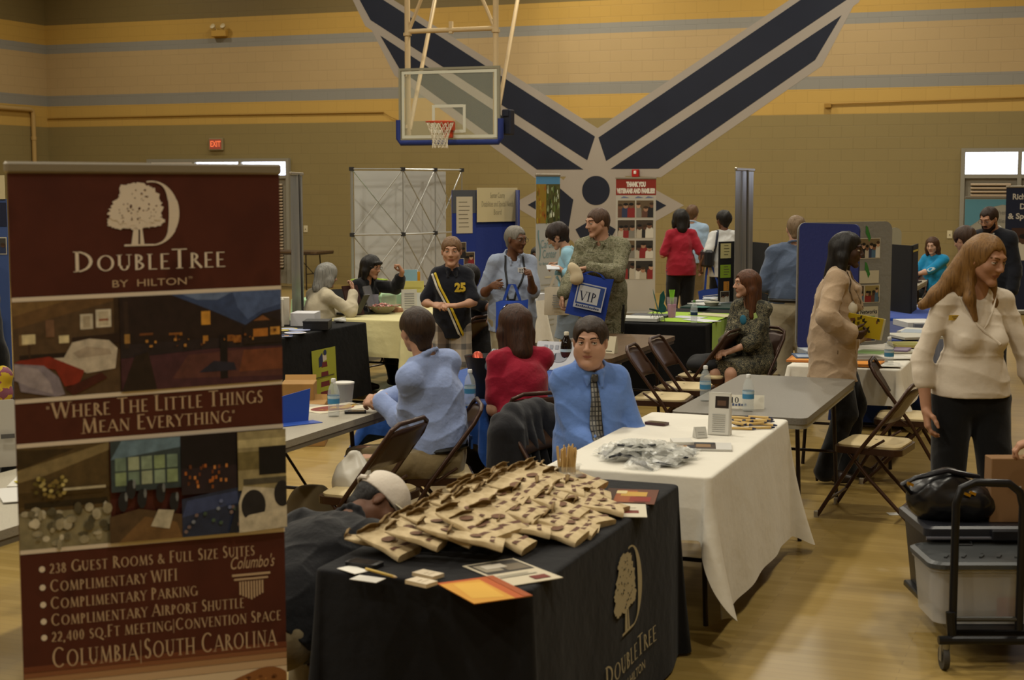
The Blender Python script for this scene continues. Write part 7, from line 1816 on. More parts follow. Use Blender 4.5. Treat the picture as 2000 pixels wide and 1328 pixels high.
# --- white table: pouches, booklets, holders, pens
def make_pouch(seed):
    rs = random.Random(seed); t = thing('pen_pouch', 'crumpled clear pouch with a dark pen inside, heaped on white cloth', 'pouch', (0, 0, 0), 0, 'clear plastic pouches heaped on the white cloth')
    mb = MB(); rows = []
    n, m = 9, 7; L, W = .15, .085
    for i in range(n):
        rows.append([V(-W / 2 + W * j / (m - 1), -L / 2 + L * i / (n - 1), .012 + .016 * rs.random() * math.sin(math.pi * i / (n - 1)) + .022 * math.sin(math.pi * j / (m - 1)) * math.sin(math.pi * i / (n - 1))) for j in range(m)])
    mb.grid(rows); mb.grid([[q * V(1, 1, 0) + V(0, 0, .001 + .003 * rs.random()) for q in r] for r in rows]); mb.build('clear_film', glass_mat('pouch_film', '#d0d0c8', .28, .34), t)
    mb = MB(); mb.tube([V(-.01, -.06, .010), V(.012, .06, .012)], .006, None, 8); mb.build('pen', M('#24262e', .4), t)
    mb = MB(); mb.box((.018, .01, .008), (.03, .05, .006), None, rotz(.3)); mb.build('insert', M('#6d6f76', .5), t)
    return t
rs = random.Random(21); P0 = [None, None]
for k in range(38):
    a = rs.uniform(0, 6.28); r_ = rs.random() ** .6
    u, v = 1255 + 88 * r_ * math.cos(a), 897 + 19 * r_ * math.sin(a); p = flat_at(u, v); h_ = .065 * (1 - r_) * rs.uniform(.3, 1)
    i = k % 2; rot = (rs.uniform(-.35, .35), rs.uniform(-.35, .35), rs.uniform(0, 6.28))
    if P0[i] is None: P0[i] = make_pouch(30 + i); P0[i].location = (p[0], p[1], TZ + .004); P0[i].rotation_euler = (0, 0, rot[2])
    else: dup(P0[i], (p[0], p[1], TZ + .006 + h_), rot=rot)
p = flat_at(1283, 829); phone(p[0], p[1], TZ, heading(.95, -.2), 'dark phone with pinkish edge on the far left of white cloth', '#4a2f30')
def upright_holder(u, v, z, w, h, rz, label, items, tilt=.25, mat=None, name='brochure_holder', cat='brochure holder', n=1):
    p = at(u, v, z=z); t = thing(name, label, cat, (p[0], p[1], z), rz)
    mb = MB(); dy = h * math.sin(tilt); hz = h * math.cos(tilt)
    mb.add([V(-w / 2, 0, 0), V(w / 2, 0, 0), V(w / 2, -dy, hz), V(-w / 2, -dy, hz), V(-w / 2, -dy - .03, 0), V(w / 2, -dy - .03, 0), V(-w / 2, -dy - .012, hz), V(w / 2, -dy - .012, hz)], [(0, 1, 2, 3), (4, 6, 7, 5), (0, 3, 6, 4), (1, 5, 7, 2), (3, 2, 7, 6), (0, 4, 5, 1)]); mb.build('stand', mat or M('#c3c0b8', .45), t)
    F_ = Flat(V(w / 2, .0015, 0), V(-1, 0, 0), V(0, -math.sin(tilt), math.cos(tilt))); mb = MB(); draw(mb, F_, 0, 0, w, h, items, .001); mb.build('print', None, t)
    return t
upright_holder(1403, 850, TZ, .112, .215, toward_cam(at(1403, 850, z=TZ), -14), 'white leaflet holder with dark photo standing on white cloth', [('#c9c7c0', rect(.04, .02, .96, .98)), ('#2a211c', rect(.30, .64, .93, .92)), ('#5a4436', rect(.4, .7, .8, .82))] + [('#9a9a96', rect(.2, .08 + .05 * k, .8, .095 + .05 * k)) for k in range(9)], .12)
upright_holder(1371, 856, TZ, .06, .06, toward_cam(at(1371, 856, z=TZ), 20), 'small clear card holder beside the white leaflet holder', [('#aeaca4', rect(.05, .05, .95, .95)), ('#8a8984', rect(.2, .3, .8, .36)), ('#8a8984', rect(.2, .5, .8, .56))], .5, M('#b5b3aa', .3))
p = flat_at(1332, 868); sheet('card_stack', 'low stack of white cards between pouches and leaflet holder', 'cards', p[0], p[1], TZ, .10, .13, .4, M('#bfbcb4', .6), thick=.022)
p = flat_at(1338, 884); sheet('card_stack', 'stack of photo fronted cards at the edge of the pouch heap', 'cards', p[0], p[1], TZ, .10, .09, .3, M('#aab0b6', .6), thick=.030, items=[('#3a2a20', rect(0, 0, 1, 1)), ('#8a6a44', rect(.1, .2, .6, .8)), ('#20242c', rect(.6, .1, .95, .7))])
p = flat_at(1388, 874); sheet('booklet', 'open dark fronted booklet lying right of the card stacks', 'booklet', p[0], p[1], TZ, .20, .20, .25, M('#bab7b0', .6), thick=.008, items=[('#b9b7b2', rect(0, 0, 1, 1)), ('#3a2e26', rect(.02, .05, .62, .95)), ('#7a6040', rect(.15, .3, .5, .7)), ('#24282e', rect(.02, .7, .6, .95))])
rs = random.Random(8); PN = None
for k in range(20):
    u, v = 1462 + rs.uniform(-28, 34), 831 + rs.uniform(-9, 9); p = flat_at(u, v)
    if PN is None:
        PN = thing('wooden_pen', 'natural wood pen with dark blue ends on the white cloth', 'pen', (p[0], p[1], TZ), rs.uniform(.1, .8), 'wooden pens heaped at the far end of white cloth')
        mb = MB(); mb.tube([V(-.055, 0, .007), V(.055, 0, .007)], .007, None, 8); mb.build('barrel', M('#b99a5a', .5), PN)
        for sx in (-1, 1): mb = MB(); mb.tube([V(sx * .055, 0, .007), V(sx * .075, 0, .007)], [.007, .003], None, 8); mb.build('end_cap', M('#1a2140', .4), PN)
    else: dup(PN, (p[0], p[1], TZ + rs.choice([0, .010, .018])), rz=rs.uniform(-.5, 1.0))

# --- water bottles
def make_bottle(label, x, y, z, cap='#c9c9c6', lab='#3f7fa8', cap_only=False, group=None, tint='#d5dcdc', cola=False):
    t = thing('water_bottle' if not cola else 'cola_bottle', label, 'bottle', (x, y, z), 0, group); k = 1.0 if not cola else 1.25
    prof = [(.0, 0), (.028, 0), (.032, .006), (.032, .03), (.030, .036), (.032, .042), (.030, .052), (.032, .060), (.0325, .125), (.031, .14), (.024, .165), (.013, .185), (.012, .192)]
    prof = [(r * k, h * k) for r, h in prof]
    mb = MB(); mb.lathe(prof, n=20, caps=False); mb.build('bottle_wall', glass_mat('pet_plastic', '#d0d8d8', .04, .30) if not cola else M('#120a08', .08), t, smooth=True)
    mb = MB(); mb.lathe([(.0135 * k, .190 * k), (.0135 * k, .207 * k), (.012 * k, .209 * k)], n=16); mb.build('bottle_cap', M(cap, .5), t, smooth=True)
    mb = MB(); mb.lathe([(.0331 * k, .072 * k), (.0331 * k, .118 * k)], n=20, caps=False); mb.lathe([(.0333 * k, .085 * k), (.0333 * k, .104 * k)], n=20, caps=False, mat=None); lb_ = mb.build('paper_label', M(lab, .4), t, smooth=True)
    mb = MB(); mb.lathe([(.0336 * k, .100 * k), (.0336 * k, .116 * k)], n=20, caps=False); mb.build('label_band', M('#a9bcc6', .4), lb_, smooth=True)
    return t
p = at(1358, 782, z=.74); B0 = make_bottle('water bottle at the left edge of the bare grey table', -2.12, 8.68, .74, group='water bottles on the tables')
p = at(1461, 803, z=.74); dup(B0, (p[0], p[1], .74), label='water bottle beside the number ten card on grey table')
p = at(652, 813, z=.74); dup(B0, (p[0], p[1], .74), label='water bottle in front of the clear cup on pale grey table')
p = at(918, 792, z=TZ); dup(B0, (max(p[0], -3.97), p[1], TZ), label='water bottle before the black bucket on blue cloth')
p = at(1736, 716, z=TZ); dup(B0, (min(p[0], -1.32), max(p[1], 10.70), TZ), label='water bottle at the near corner of the white display table')
p = at(1342, 636, z=TZ); make_bottle('water bottle with green cap on the lime runner', min(p[0], -3.42), max(p[1], 13.56), TZ + .004, '#4c7a3c', '#1f3a52')
p = at(1050, 700, z=TZ); make_bottle('dark cola bottle beside the red haired womans shoulder'.replace('red haired womans shoulder', 'woman in red on blue cloth'), -3.37, min(p[1], 9.80), TZ, '#c2b9a4', '#3a1512', cola=True)

# --- grey table: number card
t = thing('number_card', 'folded white card reading 10 on bare grey table', 'card', tuple(at(1456, 797, z=.74)), toward_cam(at(1456, 797, z=.74), 0))
mb = MB(); mb.add([V(-.105, .035, 0), V(.105, .035, 0), V(.105, 0, .075), V(-.105, 0, .075), V(-.105, -.035, 0), V(.105, -.035, 0)], [(0, 1, 2, 3), (3, 2, 5, 4)]); mb.build('card', M('#c6c0b0', .6), t, solid=.0012)
Fk = Flat(V(0, .0355, 0), V(-1, 0, 0), unit(V(0, -.035, .075)))
mb = MB(); put_polys(mb, roman_polys('10', .034, 1, width=.05), lambda x, y, h: Fk(x - .058, y + .052, .0015), M('#1c1c20', .6)); mb.build('lettering', None, t)
mb = MB()
for k in range(6): mb.poly([Fk(-.092 + .017 * k + x, .018 + y, .0015) for x, y in rect(0, 0, .012, .011 + .003 * (k % 2))], M('#3a4668', .6))
mb.build('small_print', None, t)

# --- left grey table
p = at(672, 800, z=.74); t = thing('clear_cup', 'upturned clear plastic cup with white base behind the bottle', 'cup', (p[0], p[1], .74))
mb = MB(); mb.lathe([(.042, 0), (.058, .15)], n=24, caps=False); mb.build('cup_wall', glass_mat('cup_plastic', '#c9ccd0', .08, .30), t, smooth=True)
mb = MB(); mb.lathe([(.060, .15), (.060, .158), (.0, .16)], n=24); mb.build('lid', M('#c6c3bb', .5), t)
p = at(655, 797, z=.74); sheet('placemat', 'printed sheet with red and yellow flame on pale grey table', 'paper', p[0], p[1], .74, .24, .40, heading(.4, .92), M('#bdb39c', .6), items=[('#c2b9a2', rect(0, 0, 1, 1)), ('#70271c', ellipse(.5, .45, .36, .36)), ('#b08a2c', [(.2, .9), (.5, .6), (.3, .55), (.6, .3), (.45, .2), (.75, .25), (.62, .5), (.8, .55), (.45, .95)]), ('#7d3a1c', ellipse(.62, .35, .1, .12))])
p = at(694, 807, z=.74); phone(p[0], p[1], .74, heading(.9, .5), 'dark flip phone by the mans clasped hands'.replace('mans clasped hands', 'clasped hands on grey table'))
p = at(703, 790, z=.74); mb = MB(); mb.tube([V(.06 * math.cos(a) - .0, .03 * math.sin(a), .004) for a in np.linspace(.3, 5.9, 16)], .002, None, 6); mb.tube([V(.05, .02, .004), V(.13, .03, .004)], .002, None, 6); mb.tube([V(.05, -.02, .004), V(.13, -.05, .004)], .002, None, 6)
t = thing('eyeglasses', 'thin dark eyeglasses lying on the pale grey table', 'glasses', (p[0], p[1], .74), 1.0); mb.build('frame', M('#26221f', .4), t)
p = at(570, 826, z=.74); t = thing('card_stand', 'blue folded card standing at the banner edge on grey table', 'stand', (p[0], p[1], .74), toward_cam(p, 30))
mb = MB(); mb.prism([(-.12, 0), (.10, 0), (.14, .17), (-.12, .13)], lambda x, y, h: V(-x, .0 + h - y * .25, y), .004, M('#1b3f94', .5)); mb.build('back_panel', None, t)
mb = MB(); mb.prism(rect(-.12, 0, .13, .10), lambda x, y, h: V(-x, y, h), .004, M('#1d4296', .5)); mb.build('front_panel', None, t)
# bags hanging and standing by the empty chair
T = SDF(.008); q = at(690, 945, d=7.75); T.el((0, 0, 0), (.11, .10, .10), None, .03); T.el((.03, .02, -.09), (.10, .09, .07), None, .04); T.rc((-.05, 0, .08), (-.01, 0, .15), .04, .02, .05); T.rc((.05, 0, .08), (.02, .02, .15), .04, .02, .05); T.noise = [(.012, 32, (1, 1, 1), 1), (.005, 80, (1, 1, .6), 3)]
t = thing('plastic_bag', 'crumpled white plastic bag hanging on the empty folding chair', 'bag', tuple(q)); T.mesh('bag_body', M('#b9b3a6', .35, spec=.5), t)
T = SDF(.009); T.el((0, 0, .15), (.17, .12, .19), None, .03); T.rc((-.05, 0, .3), (.06, 0, .34), .05, .04, .06); T.cut(V(0, 0, -1), V(0, 0, .0)); T.noise = [(.012, 26, (1, 1, 1), 2)]
q = at(608, 960, d=8.2); t = thing('paper_bag', 'crumpled tan bag beyond the empty folding chair', 'bag', (q[0], q[1], 0)); T.mesh('bag_body', M('#6f6146', .85), t)
q = at(590, 985, d=8.35); t = thing('floor_case', 'low dark case on the floor under the pale grey table', 'case', (q[0] - .1, q[1] + .1, 0), .3)
mb = MB(); mb.box((0, 0, .05), (.42, .3, .10), None, None, .01); mb.build('case_body', M('#17130f', .5), t); mb = MB(); mb.tube([V(-.06, -.155, .06), V(-.06, -.18, .06), V(.06, -.18, .06), V(.06, -.155, .06)], .008); mb.build('handle', M('#17130f', .5), t)
# jacket over the chair of the man with the tie
T = SDF(.008); 
T.chain([(-.24, -.21, .72), (-.12, -.245, .80), (.12, -.245, .80), (.24, -.21, .72)], [.045, .050, .050, .045], .03)
for x in np.linspace(-.22, .22, 6): T.rc((x, -.26, .77), (x * 1.05, -.285 - .02 * math.cos(x * 9), .26), .042, .032, .05)
for sx in (-1, 1):
    T.rc((sx * .25, -.22, .72), (sx * .28, -.20, .28), .055, .045, .04); T.rc((sx * .25, -.24, .70), (sx * .25, -.27, .22), .05, .045, .04); T.rc((sx * .18, -.17, .72), (sx * .22, -.13, .40), .04, .035, .05)
for x in np.linspace(-.20, .20, 6): T.rc((x, -.215, .77), (x, -.12, .52), .030, .022, .05)
T.noise = [(.008, 30, (1, 1, .5), 3)]
t = thing('suit_jacket', 'charcoal jacket draped over the chair back behind the man with tie', 'jacket', (-2.60, 7.50, 0), heading(.97, -.25)); T.mesh('jacket_cloth', cloth('#1b1b1f', .4, 10), t)
T = SDF(.009); T.el((0, 0, .06), (.17, .15, .07), None, .03); T.rc((-.1, .05, .08), (.12, -.05, .12), .06, .05, .05); T.cut(V(0, 0, -1), V(0, 0, 0)); T.noise = [(.012, 28, (1, 1, 1), 2)]
t = thing('folded_jacket', 'black jacket heaped on the folding chair by the black cloth', 'jacket', (-2.97, 12.18, .47), 0); T.mesh('jacket_cloth', M('#0d0d10', .8), t)

# --- blue table: bucket, sign, magazine, bottles
p = at(952, 778, z=TZ); t = thing('ice_bucket', 'black flared bucket of drinks on the blue cloth', 'bucket', (p[0] - .02, p[1] + .05, TZ))
mb = MB(); mb.lathe([(.075, 0), (.135, .24), (.138, .25), (.13, .24), (.072, .012), (.0, .012)], n=28); mb.build('bucket_wall', M('#121214', .4), t, smooth=True)
bx, by = p[0] - .02, p[1] + .05
for k, (dx, dy, c) in enumerate(((-.05, 0, '#a33a22'), (.03, .04, '#8f9aa0'), (.06, -.02, '#b9bdb8'), (0, -.06, '#7d8f96'))):
    t = thing('drink_can', ('red topped', 'grey', 'pale', 'silver blue')[k] + ' drink can tilted in the black bucket', 'can', (bx + dx, by + dy, TZ + .17)); mb = MB(); mb.lathe([(.026, 0), (.033, .008), (.033, .10), (.026, .115), (.024, .112), (.0, .112)], n=18, rot=rotx(.5 * (k - 1.5)) @ roty(.4 * (k - 1))); mb.build('can_wall', M(c, .3, .5), t, smooth=True)
q = at(1086, 700, d=10.35); t = thing('display_sign', 'tilted white sign with grey sketch behind the woman in red', 'sign', (q[0], q[1], TZ), camdir(-.35, -.94) )
mb = MB(); mb.prism(rrect(-.15, 0, .15, .20, .012), lambda x, y, h: V(-x, .04 - y * .45 + h, y * .92 + .005), .004, M('#b9bac0', .5)); mb.build('board_panel', None, t)
Fs = Flat(V(0, .0455, .005), V(-1, 0, 0), unit(V(0, -.45, .92)))
mb = MB()
for k in range(5): mb.poly([Fs(x, y, .002) for x, y in rect(-.095 + .04 * k, .15, -.070 + .04 * k, .18)], M('#8f919a', .6))
mb.build('sketch', None, t)
mb = MB(); mb.poly([Fs(x, y, .002) for x, y in ellipse(.02, .09, .06, .035)], M('#8d8f98', .6)); mb.poly([Fs(x, y, .0025) for x, y in ((-.03, .07), (.0, .07), (-.0, .125))], M('#23262f', .6)); mb.build('sketch', None, t)
mb = MB(); mb.box((0, -.09, .09), (.02, .004, .18), None, rotx(.3)); mb.build('strut', M('#8a8a88', .5), t)
p = at(757, 768, z=TZ); sheet('magazine', 'white magazine with dark picture on the near corner of blue cloth', 'magazine', max(p[0], -3.95), p[1], TZ, .21, .28, .3, M('#bfb9ac', .6), thick=.005, items=[('#c2bdb2', rect(0, 0, 1, 1)), ('#6d2f22', rect(.4, .2, .8, .6)), ('#8a8478', rect(.1, .7, .6, .75))])
p = at(1160, 690, z=.74); upright_holder(1188, 690, .74, .10, .13, toward_cam(at(1188, 690, z=.74), -25), 'small folded white tent card on walnut table', [('#c2b99f', rect(0, 0, 1, 1)), ('#4c4636', rect(.3, .1, .8, .16))], .3, M('#c0b69c', .6), 'tent_card', 'card')

# --- lighthouse table: stacks, tubes, plates
def u_(u, v, z=TZ): return at(u, v, z=z)
p = u_(597, 634); t = sheet('paper_stack', 'tall stack of white booklets on the black lighthouse cloth', 'papers', p[0], p[1], TZ, .22, .28, .3, M('#bdbcc0', .6), thick=.115)
p = u_(610, 640); mb = MB(); mb.box((0, 0, .05), (.22, .3, .008)); 
p = u_(621, 640); t = thing('black_box', 'flat black box in front of the white booklets', 'box', (p[0] + .05, p[1] - .1, TZ), .35); mb = MB(); mb.box((0, 0, .035), (.22, .26, .07), None, None, .004); mb.build('box_body', M('#131316', .5), t); mb = MB(); mb.box((0, 0, .073), (.225, .265, .012)); mb.build('lid', M('#17171a', .5), t)
for k, (u, v, lb) in enumerate(((545, 638, 'tall white carton with orange arc at the banner edge'), (556, 634, 'second white carton with red arc beside the first'))):
    p = u_(u, v); t = thing('display_carton', lb, 'carton', (p[0], p[1], TZ), .5); mb = MB(); mb.box((0, 0, .125), (.09, .09, .25), None, None, .004); mb.build('carton_body', M('#b9b2a3', .5), t)
    mb = MB(); Fq = Flat(V(.046, 0, .0), V(0, 1, 0), V(0, 0, 1)); mb.poly([Fq(x, y, .001) for x, y in ellipse(0, .15, .035, .055)], M('#b9822c' if k == 0 else '#9a2f28', .5)); mb.poly([Fq(x, y, .002) for x, y in ellipse(0, .14, .02, .03)], M('#b9b2a3', .5)); mb.build('arc_print', None, t)
PL0 = None
for k, (u, v, c) in enumerate(((548, 645, '#b5a22f'), (560, 643, '#b8a530'), (585, 646, '#8c93b5'), (577, 652, '#c1bfc4'))):
    p = u_(u, v); t = thing('round_fan', ('yellow rimmed paper fan, left of four on lighthouse cloth', 'yellow rimmed paper fan, second of four on lighthouse cloth', 'lilac paper fan in front of the black box', 'pale paper fan nearest the lighthouse cloth edge')[k], 'fan', (p[0], p[1], TZ + .003 * k)); mb = MB(); mb.lathe([(.095, 0), (.095, .003)], n=24); mb.build('disc', M(c, .5), t); mb = MB(); mb.lathe([(.075, .0032), (.0, .0034)], n=24, caps=False); mb.build('face_print', M('#8f98b8' if k else '#a9a06a', .5), t)
p = u_(560, 656); sheet('leaflet', 'dark blue leaflet at the front edge of lighthouse cloth', 'leaflet', p[0], p[1], TZ, .10, .22, .5, M('#30364e', .5), items=[('#2c3350', rect(0, 0, 1, 1)), ('#a8793a', rect(.3, .4, .7, .6)), ('#a9abb5', rect(.1, .05, .9, .15))])
T = SDF(.006); T.el((0, 0, .02), (.06, .05, .025), None, .02); T.noise = [(.012, 90, (1, 1, 1), 3)]; p = u_(665, 630); t = thing('wrapped_sweets', 'crumpled clear wrapped packet beside the black box', 'packet', (p[0], p[1], TZ)); T.mesh('wrapper', M('#a5a39b', .2, spec=.7), t)
# cardboard boxes on the floor before that table
for (u, v, d, w, h, lb) in ((578, 780, 11.9, .26, .46, 'tan paper sack standing before the lighthouse cloth, taller of two'), (606, 800, 11.7, .20, .33, 'small cardboard box before the lighthouse cloth')):
    q = at(u, HORIZON, d=d); t = thing('cardboard_box', lb, 'box', (q[0], q[1], 0), .4); mb = MB(); mb.box((0, 0, h / 2), (w, .26, h), None, None, .004); mb.build('box_body', M('#9a7542', .85, mottle=.2), t)
    mb = MB(); mb.box((0, .15, h + .015), (w * .95, .006, .05), None, rotx(-.5)); mb.build('flap', M('#a57f4a', .85), t)

# --- yellow table: bowl of sweets, laptop like folder, frame stands, notices
p = u_(746, 612); t = thing('glass_bowl', 'shallow glass bowl on the yellow cloth', 'bowl', (p[0], p[1], TZ))
mb = MB(); mb.lathe([(.05, 0), (.09, .01), (.165, .075), (.17, .08), (.16, .075), (.085, .016), (.0, .012)], n=28); mb.build('bowl_wall', M('#8d8772', .15, spec=.6), t, smooth=True)
rs = random.Random(2); SW = None
for k in range(70):
    a = rs.uniform(0, 6.28); r_ = .15 * math.sqrt(rs.random()); z = TZ + .062 + .035 * (1 - r_ / .15) + rs.uniform(-.006, .006)
    if SW is None:
        SW = thing('wrapped_mint', 'red and white wrapped mint in the glass bowl', 'sweet', (p[0], p[1], z), 0, 'mints in the glass bowl on yellow cloth'); mb = MB(); mb.sphere((0, 0, 0), (.014, .014, .008), M('#a8645c', .4), 10, 6); mb.box((.018, 0, 0), (.014, .012, .003), M('#bba69c', .3)); mb.box((-.018, 0, 0), (.014, .012, .003), M('#bba69c', .3)); mb.build('mint', None, SW)
    else: dup(SW, (p[0] + r_ * math.cos(a), p[1] + r_ * math.sin(a), z), rot=(rs.uniform(-.6, .6), rs.uniform(-.6, .6), rs.uniform(0, 6)))
p = u_(677, 612); t = thing('laptop', 'black laptop open on the yellow cloth, seen from behind', 'laptop', (p[0], p[1], TZ), camdir(.5, -.6)); LB = M('#141417', .4)
mb = MB(); mb.box((0, .12, .012), (.34, .24, .02)); mb.build('base', LB, t); mb = MB(); mb.box((0, -.035, .12), (.34, .012, .25), None, rotx(.35)); mb.build('lid', LB, t)
p = u_(690, 617); t = thing('picture_stand', 'dark red edged frame stand leaning on the yellow cloth', 'stand', (p[0], p[1], TZ), camdir(.85, -.5)); mb = MB(); mb.box((0, 0, .15), (.24, .014, .30), None, rotx(.3)); mb.build('frame', M('#2b100e', .4), t); mb = MB(); mb.box((0, .10, .11), (.10, .008, .24), None, rotx(-.55)); mb.build('strut', LB, t)
p = u_(722, 612); t = thing('picture_stand', 'silver backed frame stand left of the bowl', 'stand', (p[0], p[1], TZ), camdir(.95, -.3)); mb = MB(); mb.box((0, 0, .14), (.18, .010, .27), None, rotx(.25)); mb.build('frame', M('#77777a', .35, .5), t)
upright_holder(733, 606, TZ, .08, .17, toward_cam(u_(733, 606), -10), 'small lilac white card standing behind the bowl', [('#aaa8bb', rect(0, 0, 1, 1))], -.25, M('#a9a8b8', .5), 'tent_card', 'card')
upright_holder(800, 608, TZ, .155, .22, toward_cam(u_(800, 608), 8), 'white notice card right of the bowl on yellow cloth', [('#b3b1a8', rect(.0, .0, 1, 1))] + [('#83837e', rect(.18, .12 + .11 * k, .82, .17 + .11 * k)) for k in range(7)], .12, M('#b3b1a8', .5), 'notice_card', 'notice')
upright_holder(806, 597, TZ, .24, .26, toward_cam(u_(806, 597), 0), 'pale yellow notice sheets standing behind the white notice', [('#b5ac62', rect(0, 0, 1, 1)), ('#a39a50', rect(.1, .1, .9, .14)), ('#a39a50', rect(.1, .3, .9, .34)), ('#a39a50', rect(.1, .5, .9, .54)), ('#a39a50', rect(.1, .7, .9, .74))], .08, M('#b1a95f', .6), 'notice_card', 'notice')
upright_holder(803, 590, TZ, .20, .33, toward_cam(u_(803, 590), 0), 'orange folder upright behind the yellow notices', [('#b8801f', rect(0, 0, 1, 1))], .03, M('#b8801f', .6), 'folder', 'folder')
upright_holder(800, 592, TZ, .17, .36, toward_cam(u_(780, 587), 0), 'light blue folder upright behind the yellow notices, beside the orange one', [('#7fa3b3', rect(0, 0, 1, 1))], .03, M('#7fa3b3', .6), 'folder', 'folder')
upright_holder(825, 600, TZ, .14, .15, toward_cam(u_(825, 600), -20), 'white paper bag standing right of the notices', [('#b9bcc0', rect(0, 0, 1, 1))], .05, M('#b9bcc0', .6), 'gift_bag', 'bag')
p = u_(760, 603); t = thing('glass_vase', 'clear glass vase behind the bowl of mints', 'vase', (p[0], p[1], TZ)); mb = MB(); mb.lathe([(.05, 0), (.075, .03), (.08, .10), (.07, .15)], n=22, caps=False); mb.build('vase_wall', glass_mat('vase_glass', '#b9bda8', .1, .4), t, smooth=True)
q = camp(-1.62, 17.2, .745); t = thing('green_bowl', 'large lime green bowl between the two seated women', 'bowl', tuple(q)); mb = MB(); mb.lathe([(.07, 0), (.12, .02), (.21, .19), (.215, .2), (.20, .19), (.11, .03), (.0, .025)], n=28); mb.build('bowl_wall', M('#7f9a12', .3), t, smooth=True)
tq = folding_table(-.38, .38, -.92, .92, 'folding table under pale green cloth behind the seated women', WOODT, EDGE); tq.location = (q[0] - .3, q[1] + .35, 0)
tq2 = tablecloth(-.38, .38, -.92, .92, 'pale green cloth behind the seated women', cloth('#8fb08a', .3, 8), (.4,) * 4, amp=.01, flare=.03, corner=.1, seed=31); tq2.location = (q[0] - .3, q[1] + .35, 0)
for (u, v, lb) in ((560, 565, 'white papers on the pale green cloth at banner edge'),):
    sheet('paper_stack', lb, 'papers', q[0] - .45, q[1] - .2, .745, .3, .3, .4, M('#b9b9b6', .6), thick=.03)
# basket on the white table behind the camera woman
p = u_(960, 588); t = thing('wicker_basket', 'small tan wicker basket on white cloth by the blue board', 'basket', (p[0], p[1], TZ)); mb = MB(); mb.lathe([(.07, 0), (.10, .07), (.105, .09), (.095, .085), (.06, .01), (.0, .01)], n=20); mb.build('basket_wall', ramp_mat('wicker', 'wave', 20, [(.4, '#8d6a40'), (.6, '#6b4d2c')], rough=.8), t, smooth=True)
for k, (u, v, lb) in enumerate(((937, 583, 'white paper sheets by the foot of the blue board'), (1040, 585, 'white carton on the white cloth behind the camera woman'))):
    p = u_(u, v); sheet('paper_stack', lb, 'papers', p[0], p[1], TZ, .2, .28, .3 + k, M('#c4c6cc', .5), thick=.01 + .06 * k)

# --- lime runner table
p0 = V(-3.70, 14.05, 0); mb = MB()
mb.grid([[V(x, y, TZ + .004) for x in np.linspace(-4.12, -3.285, 8)] for y in np.linspace(13.62, 14.7, 6)]); mb.grid([[V(-3.27 + .0 * k, y, TZ - .05 * k) for k in range(6)] for y in np.linspace(13.62, 14.7, 6)])
tag(mb.build('table_runner', cloth('#8fb02c', .3, 8)), 'lime green runner laid over the black cloth', 'runner')
BUT = M('#1f5f5a', .45, mottle=.3, mscale=20)
p = u_(1285, 628); t = thing('butterfly_ornament', 'teal butterfly ornament on thin wire legs by the lime runner', 'ornament', (p[0], p[1], TZ), toward_cam(p, -60))
for sx in (-1, 1):
    mb = MB(); mb.prism([(0, 0), (.03, .05), (.10, .15), (.17, .17), (.16, .09), (.11, .04), (.13, -.02), (.08, -.05), (.02, -.03)], lambda x, y, h: V(sx * (.005 + x * .55 + h), -.0 + y * .3 - x * .3, .10 + y * .8 + x * .35), .004, BUT); mb.build('wing', None, t)
mb = MB(); mb.tube([V(0, -.08, .09), V(0, .0, .10), V(0, .09, .12)], [.006, .012, .008], None, 8); mb.build('insect_body', M('#173c38', .5), t)
for k in range(6): mb = MB(); mb.tube([V(0, -.04 + .02 * k, .10), V(.05 * (-1) ** k, -.06 + .026 * k, .05), V(.06 * (-1) ** k, -.07 + .03 * k, .002)], .0025, None, 5); mb.build('wire_leg', M('#1a1a1a', .5), t)
p = u_(1312, 621); t = thing('pink_tumbler', 'clear tumbler with pink filling and lime straws', 'tumbler', (p[0], p[1], TZ)); mb = MB(); mb.lathe([(.035, 0), (.05, .2)], n=20, caps=False); mb.build('tumbler_wall', glass_mat('tumbler', '#c9b9c4', .05, .35), t, smooth=True)
mb = MB(); mb.lathe([(.033, .003), (.043, .13), (.0, .13)], n=20); mb.build('filling', M('#a03a78', .5), t)
for k in range(3): mb = MB(); mb.box((.012 * (k - 1), .0, .19), (.014, .008, .16), None, roty(.12 * (k - 1))); mb.build('straw', M('#76b02c', .5), t)
rs = random.Random(6)
for k, (u, v, w, l, lb) in enumerate(((1240, 626, .30, .42, 'pile of white papers at left of the lime runner'), (1262, 619, .25, .35, 'dark edged folder behind the white papers'), (1345, 621, .22, .30, 'white sheet behind the green capped bottle'), (1395, 617, .24, .45, 'cream folder across the lime runner'), (1400, 628, .20, .35, 'white sheet at right front of the lime runner'))):
    p = u_(u, v); sheet('paper_stack', lb, 'papers', min(max(p[0], -3.98), -3.42), p[1], TZ + .006, w, l, rs.uniform(.9, 1.8), M(('#bdbdb8', '#3b3e44', '#b9bac2', '#b3ad88', '#c0c2c8')[k], .6), thick=(.03, .02, .003, .006, .003)[k])
p = u_(1370, 606); t = thing('teal_dish', 'small teal dish at the back of the lime runner', 'dish', (max(p[0], -3.9), p[1], TZ + .005)); mb = MB(); mb.lathe([(.05, 0), (.09, .03), (.085, .03), (.0, .008)], n=20); mb.build('dish_wall', M('#23625c', .4), t, smooth=True)
